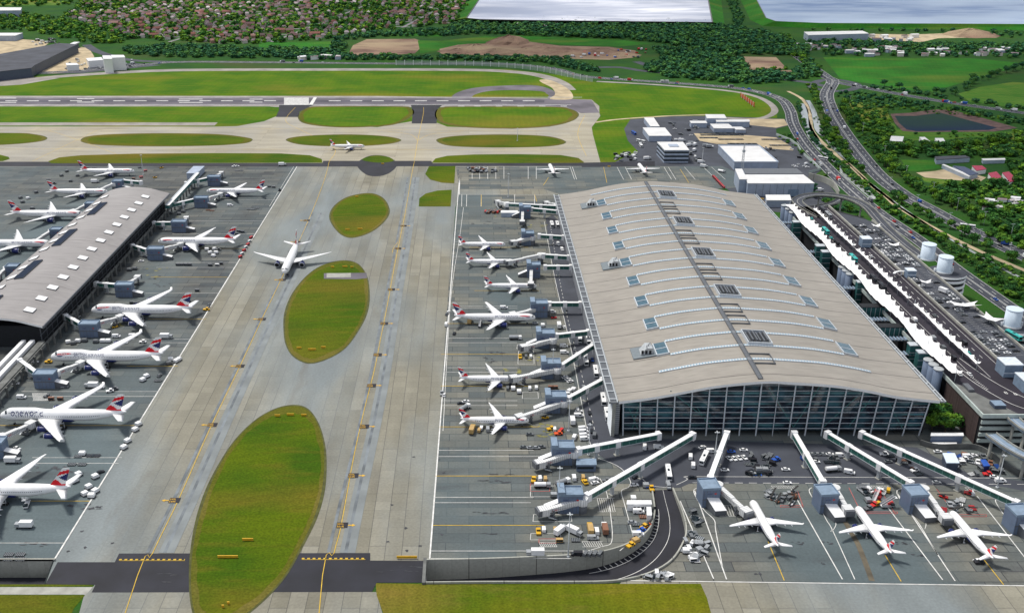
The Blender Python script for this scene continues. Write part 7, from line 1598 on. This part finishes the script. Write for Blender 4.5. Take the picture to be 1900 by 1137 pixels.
V('tanker silver 956 629 0;van white 1024 580 0;truck white 1037 606 90;van white 1046 643 0;van white 1047 655 0;tug yellow 965 663 90;cart grey 976 663 90;cart white 985 663 90;car white 1048 700 30;car white 1054 704 30;car white 1058 708 30;tug black 947 717 90;uld white 963 728 90;uld white 952 722 90;cart grey 942 722 90;cart white 983 722 90;cart white 995 721 90;car silver 993 600 0;tug yellow 993 585 0;uld white 985 587 90;uld red 978 585 90;uld white 1007 605 90;belt red 1028 590 0;car white 1047 607 90;tug grey 1010 700 0;car silver 1022 690 0', 'among the nearer gates left of the big terminal')
V('car black 855 749 10;car white 864 745 20;tanker silver 862 759 50;truck gold 876 800 80;cart gold 889 800 80;cart white 893 796 80;van silver 905 797 90;tug black 916 800 80;car white 1074 763 10;van white 1074 772 0;truck white 1062 783 90;cart white 1029 798 90;cart red 1041 800 60;tug yellow 1022 796 20;tug orange 1036 805 10;van white 1082 796 10;van white 1083 802 10;van white 1084 809 10;van white 1085 815 10;uld white 1057 727 50;uld white 1064 724 60;van white 1053 733 0;cart brown 1030 720 0;cart brown 1022 720 0;belt yellow 1012 775 0;car grey 983 806 0;car grey 972 830 0;car silver 985 831 0;car silver 995 831 0;car grey 1005 829 0;van white 1066 812 70', 'around the nearest slim jet and gate')
V('tug yellow 990 891 80;cart white 1002 889 90;cart gold 1012 890 90;tanker white 1006 903 0;tanker silver 1044 897 30;van white 1065 887 90;tug yellow 1085 895 -70;van white 1102 891 20;car white 1104 896 20;cart gold 1082 887 90;tug yellow 999 987 90;cart white 1009 984 90;truck white 1040 987 50;truck white 1066 989 -40;truck gold 1095 985 90;van white 1107 986 90;truck brown 1122 984 90;van silver 1100 999 0;dolly grey 1068 1001 0;cart gold 1030 985 90;truck white 993 1029 180;van black 1070 1029 180;cart grey 1086 1029 60;cart grey 1095 1029 60;cart grey 1104 1029 60;cart grey 1113 1029 60;cart gold 1038 1004 0;uld silver 1028 920 0;tug grey 1125 892 0', 'on the two nearest stands left of the sunken road')
V('van white 1185 950 0;uld white 1175 926 90;car white 1177 900 10;belt orange 1202 975 40;tug yellow 1209 907 90;tug blue 1190 985 30;van white 1184 992 0;dolly brown 1178 1000 30;dolly gold 1172 1008 40;uld gold 1180 1004 30;car silver 1173 969 0;dolly grey 1180 972 0;tug yellow 1195 978 40;car blue 1206 903 0;uld silver 1199 902 0;tug yellow 1170 1012 40;dolly brown 1194 958 0', 'in the yard beside the bend of the sunken road')
V('bus white 1240 880 -95;van silver 1240 902 -90;van white 1196 830 80;van white 1222 831 0;van white 1281 848 80;bus white 1306 853 65;van white 1286 864 80;car black 1285 886 0;car white 1353 851 -70;car white 1362 851 -70;car white 1371 850 -70;car white 1381 849 -70;car blue 1357 838 0;van white 1320 838 0;car white 1303 830 30;car black 1180 885 30;car white 1345 872 0;van blue 1494 854 -60;car white 1514 857 0;car white 1458 871 0;car white 1461 896 0;tanker white 1545 873 10;van white 1576 877 -20;van white 1560 846 0;car white 1574 843 0;car silver 1508 843 0;car silver 1518 843 0;car silver 1528 843 0;car white 1540 843 0;tug white 1640 843 0;dolly black 1652 845 0;tug white 1697 873 20;dolly black 1705 879 10;car silver 1738 895 0;car white 1806 845 0;van white 1795 848 0;car white 1380 835 0;dolly grey 1420 850 0;dolly grey 1430 856 0;tug blue 1440 853 20;uld silver 1408 872 0;uld silver 1420 873 0;car silver 1395 878 0;dolly blue 1405 880 0;dolly grey 1390 861 0;dolly grey 1420 865 0;car white 1740 838 0;van white 1856 893 0;tug red 1832 880 0;car white 1845 885 -20', 'in the busy forecourt between facade and stands')
r = np.random.RandomState(8)
def clutter(n, x0, x1, y0, y1, kinds_, cols, where, h=0, rz=None, z=.14, poly=None):
    for i in range(n):
        px, py = r.uniform(x0, x1), r.uniform(y0, y1); k = kinds_[r.randint(len(kinds_))]; c = cols[r.randint(len(cols))]; p = P(px, py, h)
        veh(k, c, p.x, p.y, h+z, rz if rz is not None else R(r.choice([0, 90, 30, 60, -30])+r.uniform(-8, 8)), where, 'equipment '+where)
clutter(16, 1425, 1475, 912, 936, ['uld', 'dolly', 'belt', 'cart', 'tug'], ['white', 'yellow', 'grey', 'silver', 'brown'], 'in the pen right of the leftmost airliner')
clutter(16, 1592, 1655, 912, 948, ['uld', 'dolly', 'cart', 'stairs', 'tug'], ['white', 'red', 'grey', 'silver', 'yellow'], 'in the pen right of the middle airliner')
clutter(14, 1750, 1818, 915, 952, ['uld', 'dolly', 'cart', 'tug', 'belt'], ['white', 'red', 'grey', 'silver'], 'in the pen right of the rightmost airliner')
V('stairs silver 1600 912 -70;van white 1611 910 -60;car white 1815 1040 10;tug black 1817 1043 0', 'close to the middle and rightmost airliners')
clutter(22, 1268, 1312, 1005, 1050, ['cart', 'dolly', 'uld', 'cart'], ['silver', 'grey', 'silver', 'white'], 'in the loose cluster right of the sunken road bend')
clutter(13, 1280, 1300, 945, 1000, ['dolly', 'dolly', 'cart'], ['silver', 'grey', 'silver'], 'in the parked file right of the sunken road')
clutter(16, 1200, 1250, 1066, 1076, ['cart', 'dolly'], ['white', 'silver', 'silver'], 'in the pale heap at the grass corner')
clutter(10, 1500, 1560, 850, 866, ['dolly', 'car', 'tug'], ['grey', 'black', 'silver'], 'in front of the middle of the facade')
clutter(12, 1600, 1700, 848, 885, ['dolly', 'cart', 'car'], ['grey', 'black', 'brown'], 'between the two long walkways')
clutter(24, 1755, 1860, 845, 890, ['dolly', 'cart', 'tug', 'uld'], ['blue', 'red', 'white', 'brown', 'grey', 'grey', 'silver', 'grey'], 'in the coloured yard at the right of the forecourt')
clutter(18, 1385, 1440, 840, 882, ['dolly', 'cart', 'uld'], ['grey', 'black', 'grey', 'silver'], 'on the oval island of the forecourt')
clutter(26, 1140, 1180, 284, 300, ['dolly', 'car', 'van'], ['grey', 'black', 'white'], 'by the grass tip beyond the terminal')
V('bus blue 1176 249 -80;bus white 1189 264 -50;bus white 1189 272 -90;van white 1147 292 0;van white 1162 291 0;truck white 1201 296 10;truck white 1301 303 -20;truck white 1306 311 -30;tanker white 1339 320 -40;car white 1473 308 0;car white 1477 310 0;car white 1493 309 0;car white 1498 311 0;truck silver 1283 268 0;truck silver 1310 273 0;truck silver 1317 274 0;van white 1230 250 0;car white 1252 240 0', 'in the service yards behind the terminal')
for i in range(9): V('cart red %g %g -60' % (1324+2.3*i, 329+2.45*i), 'in the red file behind the far right roof edge')
for row, (x0, x1, y) in enumerate([(1300, 1382, 247.5), (1302, 1380, 251), (1300, 1330, 256), (1335, 1380, 259), (1352, 1404, 267), (1415, 1460, 259), (1430, 1465, 270)]):
    x = x0
    while x < x1: V('dolly %s %g %g 90' % (('black', 'grey', 'silver')[int(x) % 3], x, y), 'in the stored rows on the sandy yard'); x += 4.2
clutter(40, 1240, 1300, 226, 300, ['car', 'van', 'dolly', 'truck'], ['white', 'grey', 'silver', 'black'], 'scattered in the yard left of the sandy store')
clutter(26, 1390, 1500, 275, 312, ['dolly', 'car', 'van'], ['grey', 'silver', 'white', 'black'], 'scattered behind the big square warehouse')
clutter(34, 865, 920, 313, 322, ['cart', 'dolly', 'uld'], ['grey', 'black', 'brown', 'silver'], 'in the block of parked carts beyond the far stands')
clutter(16, 900, 930, 393, 397, ['cart'], ['red', 'brown', 'grey'], 'in the low file on the far apron corner')
clutter(22, 1395, 1450, 350, 384, ['dolly', 'van', 'car'], ['grey', 'blue', 'silver', 'yellow'], 'below the long white building')
clutter(40, 1060, 1200, 93, 108, ['truck', 'van', 'uld'], ['red', 'blue', 'white', 'brown', 'grey', 'red'], 'scattered over the brown works site')
clutter(30, 120, 250, 112, 130, ['truck', 'van', 'uld'], ['white', 'grey', 'silver', 'black'], 'around the bright white hangars')
clutter(20, 60, 110, 74, 86, ['truck', 'van'], ['white', 'grey', 'black'], 'at the back of the sandy yard')
V('truck white 1520 355 0', 'in the curved yard by the horseshoe road')
for i in range(9):  # under the roof edge of the small terminal
    clutter(4, 60+22*i, 90+22*i, 690-28*i-40, 700-28*i-36, ['uld', 'car'], ['grey', 'silver'], 'in the shade beside the small terminal') if False else None
clutter(26, 130, 150, 560, 600, ['uld', 'car'], ['grey', 'silver', 'black'], 'in the shade below the near corner of the small terminal')
# cars on the decks of the car park
n_ = 0
for row, x in enumerate((311.4, 318.0, 324.6)):
    y = DY0+76
    while y < DY1-52:
        if r.rand() < (.62 if (y > 690 or 540 < y < 575 or 610 < y < 640) else .12): 
            c = ['white', 'silver', 'black', 'grey', 'black', 'grey', 'silver', 'white'][r.randint(8)]; veh('car', c, x, y, DH+.03, r.choice([0, math.pi]), 'on the parking deck, %s row' % ('inner', 'middle', 'outer')[row], 'cars on the parking deck'); n_ += 1
        y += 3
for x, lab in ((277.2, 'beside the widest canopy'), (282.8, 'between the canopies'), (294.8, 'on the outer departures lane'), (298.6, 'on the far departures lane')):
    y = DY0+48
    while y < DY1-12:
        if r.rand() < (.34 if x < 290 else .08): veh(['car', 'car', 'van', 'car', 'bus'][r.randint(5)] if x > 280 else 'car', ['white', 'silver', 'black', 'grey', 'black', 'teal'][r.randint(6)], x, y, DH+.05, math.pi/2, lab, 'traffic on the departures deck')
        y += 7
V('bus teal 1880 625 -75;truck white 1752 543 -60', 'on the departures deck near the right edge', h=19, z=.05)
# traffic on the public roads
def traffic(q, lanes, n, where, kinds_=('car', 'car', 'van', 'truck'), ymax=2600):
    q = [Vector((*p, 0)) for p in q if p[1] < ymax]; cum = [0]
    for a, b_ in zip(q, q[1:]): cum.append(cum[-1]+(b_-a).length)
    for i in range(n):
        s = r.uniform(0, cum[-1]); k = int(np.searchsorted(cum, s))-1; k = max(0, min(k, len(q)-2)); t = (s-cum[k])/max(1e-6, cum[k+1]-cum[k]); p = q[k].lerp(q[k+1], t); d = (q[k+1]-q[k]).normalized(); ln = lanes[r.randint(len(lanes))]
        veh(kinds_[r.randint(len(kinds_))], ['white', 'silver', 'black', 'grey', 'blue', 'white', 'red'][r.randint(7)], p.x-d.y*ln, p.y+d.x*ln, .13, math.atan2(d.y, d.x)+(math.pi if ln > 0 else 0), where, 'traffic '+where)
traffic(q1, (-5.5, -2.2, 2.2, 5.5), 50, 'on the airport perimeter road'); traffic(q2, (-7, -2.9, 2.9, 7), 36, 'on the dual carriageway'); traffic(q3, (-4, 4), 26, 'on the road past the green fields')
V('bus white 1795 422 -25;truck blue 1867 454 -25;bus white 1527 296 -50;bus white 1233 153 0;truck white 1680 271 -50', 'large on the open road at the right')
# ---- poles, signs, small structures ----
def mast(px, py, h, label):
    c = P(px, py); o = thing('light_mast', label, 'light mast', (c.x, c.y, .1), 0, 'floodlight masts on the aprons'); s = MB(); s.cyl((0, 0), .35, 0, h, 8, 0, r2=.15); s.cyl((0, 0), .8, 0, .6, 8, 0); s.build('pole', [M['steel']], o)
    s = MB(); s.box(-1.3, 1.3, -.3, .3, h, h+.3); s.box(-.25, .25, -1.2, 1.2, h+.31, h+.5); s.build('lamp_head', [M['steel']], o)
for px, py, h, l in ((1054, 1033, 22, 'tall floodlight mast by the wall of the sunken road'), (1036, 943, 22, 'tall floodlight mast between the two nearest gates'), (943, 366, 22, 'tall floodlight mast at the far corner of the apron'), (1092, 845, 18, 'floodlight mast in front of the near left facade corner'), (1025, 700, 18, 'floodlight mast beside the second nearest gate'), (1055, 800, 18, 'floodlight mast beside the nearest slim jet'), (266, 325, 20, 'floodlight mast beyond the small terminal'), (1325, 860, 18, 'floodlight mast in the forecourt left of the leftmost walkway'), (1302, 310, 20, 'floodlight mast on the stands behind the roof'), (960, 262, 14, 'thin mast on the far taxiway island'), (1850, 905, 18, 'floodlight mast near the right edge of the forecourt')): mast(px, py, h, l)
for i, (px, py) in enumerate([(1576, 196), (1600, 248), (1640, 292), (1680, 330), (1730, 362), (1775, 392), (1825, 418), (1875, 442), (1540, 215), (1560, 262), (1600, 312), (1650, 352), (1700, 386), (1760, 420), (1815, 452), (1870, 482)]):
    c = P(px, py); o = thing('street_lamp', 'tall thin street lamp beside the dual carriageway', 'street lamp', (c.x, c.y, 0), 0, 'lamps of the dual carriageway'); s = MB(); s.cyl((0, 0), .16, 0, 12, 6, 0, r2=.09); s.build('pole', [M['steel']], o); s = MB(); s.box(-1.6, 1.6, -.15, .15, 12, 12.2); s.build('lamp_head', [M['steel_l']], o)
for i, (px, py, w_) in enumerate([(755, 1037, 9), (423, 1036, 9), (460, 1004, 5), (539, 772, 4), (515, 774, 3), (564, 773, 3), (579, 651, 5), (555, 648, 3), (600, 647, 3), (640, 497, 4), (617, 498, 2.5), (653, 498, 2.5), (414, 1128, 1), (424, 1122, 1), (1130, 311, 3), (668, 427, 4), (645, 428, 4), (662, 367, 3), (710, 306, 3)]):
    c = P(px, py); o = thing('taxiway_sign', 'small yellow taxiway sign standing on a grass island', 'sign', (c.x, c.y, .15), 0, 'yellow taxiway signs'); MB().box(-w_/2, w_/2, -.2, .2, .3, 1.5).build('board', [M['yellow']], o); s = MB(); s.box(-w_*.4, -w_*.4+.15, -.1, .1, 0, .3); s.build('leg', [M['steel']], o); s = MB(); s.box(w_*.4-.15, w_*.4, -.1, .1, 0, .3); s.build('leg', [M['steel']], o)
shed('portable_office', 'blue grey flat roofed portable office with a row of dark windows beside a gate', 'cabin', [(1071, 851), (1105, 851), (1106, 862), (1070, 862)], 4.2, 'tower_r', 'tower')
o = COL.objects['portable_office'] if 'portable_office' in COL.objects else None
for k in range(5):
    a = P(1074+6*k, 866.5, 2.4); s = MB(); s.box(a.x-.9-o.location.x, a.x+.9-o.location.x, P(1070, 862, 4.2).y-.12-o.location.y, P(1070, 862, 4.2).y-.02-o.location.y, 1.6, 2.9); s.build('window', [M['glass']], o)
o, bb, hh = shed('site_office', 'long white cabin with dark windows beside the sunken road', 'cabin', [(1165, 928), (1207, 928), (1208, 935), (1164, 935)], 4.0, 'white', 'white')
for k in range(6): s = MB(); x = bb[0]+3+k*1.9; s.box(x, x+1.2, bb[2]-.1, bb[2]-.02, 1.2, 2.5); s.build('window', [M['glass']], o)
shed('site_office', 'short white cabin set at right angles beside the sunken road', 'cabin', [(1200, 941), (1208, 941), (1209, 955), (1201, 955)], 3.6, 'white', 'white')
shed('marquee', 'pale blue flat tent in the coloured yard right of the forecourt', 'tent', [(1750, 841), (1771, 841), (1779, 858), (1757, 858)], 5, 'drum', 'shed_dark')
shed('tarp_shelter', 'bright blue tarpaulin shelter in the coloured yard right of the forecourt', 'shelter', [(1820, 853), (1829, 853), (1836, 863), (1826, 864)], 3.5, 'blue', 'navy')
shed('baggage_hall', 'long white box shed on the far apron corner beneath a glazed walkway', 'shed', [(930, 391), (960, 391), (961, 395), (930, 395)], 4.5, 'white', 'shed_wall')
# ---- last: labels that single things out ----
def tidy():
    ordn = ['first', 'second', 'third', 'fourth', 'fifth', 'sixth', 'seventh', 'eighth', 'ninth', 'tenth', 'eleventh', 'twelfth', 'thirteenth', 'fourteenth', 'fifteenth', 'sixteenth', 'seventeenth', 'eighteenth', 'nineteenth', 'twentieth']
    groups = {}
    for o in COL.objects:
        if o.parent is None and 'label' in o and 'category' in o and o.get('kind') is None: groups.setdefault(o['label'], []).append(o)
    for lab, os_ in groups.items():
        if len(os_) < 2: continue
        def px(o):
            z = o.location.y*CP+(CAMH-o.location.z)*SP; return o.location.x/z
        n = len(os_)
        if n <= 12:
            os_.sort(key=px)
            for i, o in enumerate(os_): o['label'] = lab+(', rightmost' if i == n-1 else (', leftmost' if i == 0 else ', %s from left' % ordn[i]))
            continue
        os_.sort(key=lambda o: o.location.y); per = 8
        for r0 in range(0, n, per):
            row = sorted(os_[r0:r0+per], key=px)
            for i, o in enumerate(row): o['label'] = lab+', row %d from front, %s from left' % (r0//per+1, ordn[i])
tidy()
for o in COL.objects:
    if 'label' in o and o.parent is None:
        w_ = o['label'].split()
        for drop in ('the', 'of', 'big', 'small', 'and'):
            while len(w_) > 16 and drop in w_[1:]: i = len(w_)-1-w_[::-1].index(drop); w_.pop(i)
        o['label'] = ' '.join(w_[:16]).rstrip(',')
_seen = {}
for o in COL.objects:
    if 'label' in o and o.parent is None and o.get('kind') is None: _seen.setdefault(o['label'], []).append(o)
print('shared labels', sum(len(v) for v in _seen.values() if len(v) > 1))
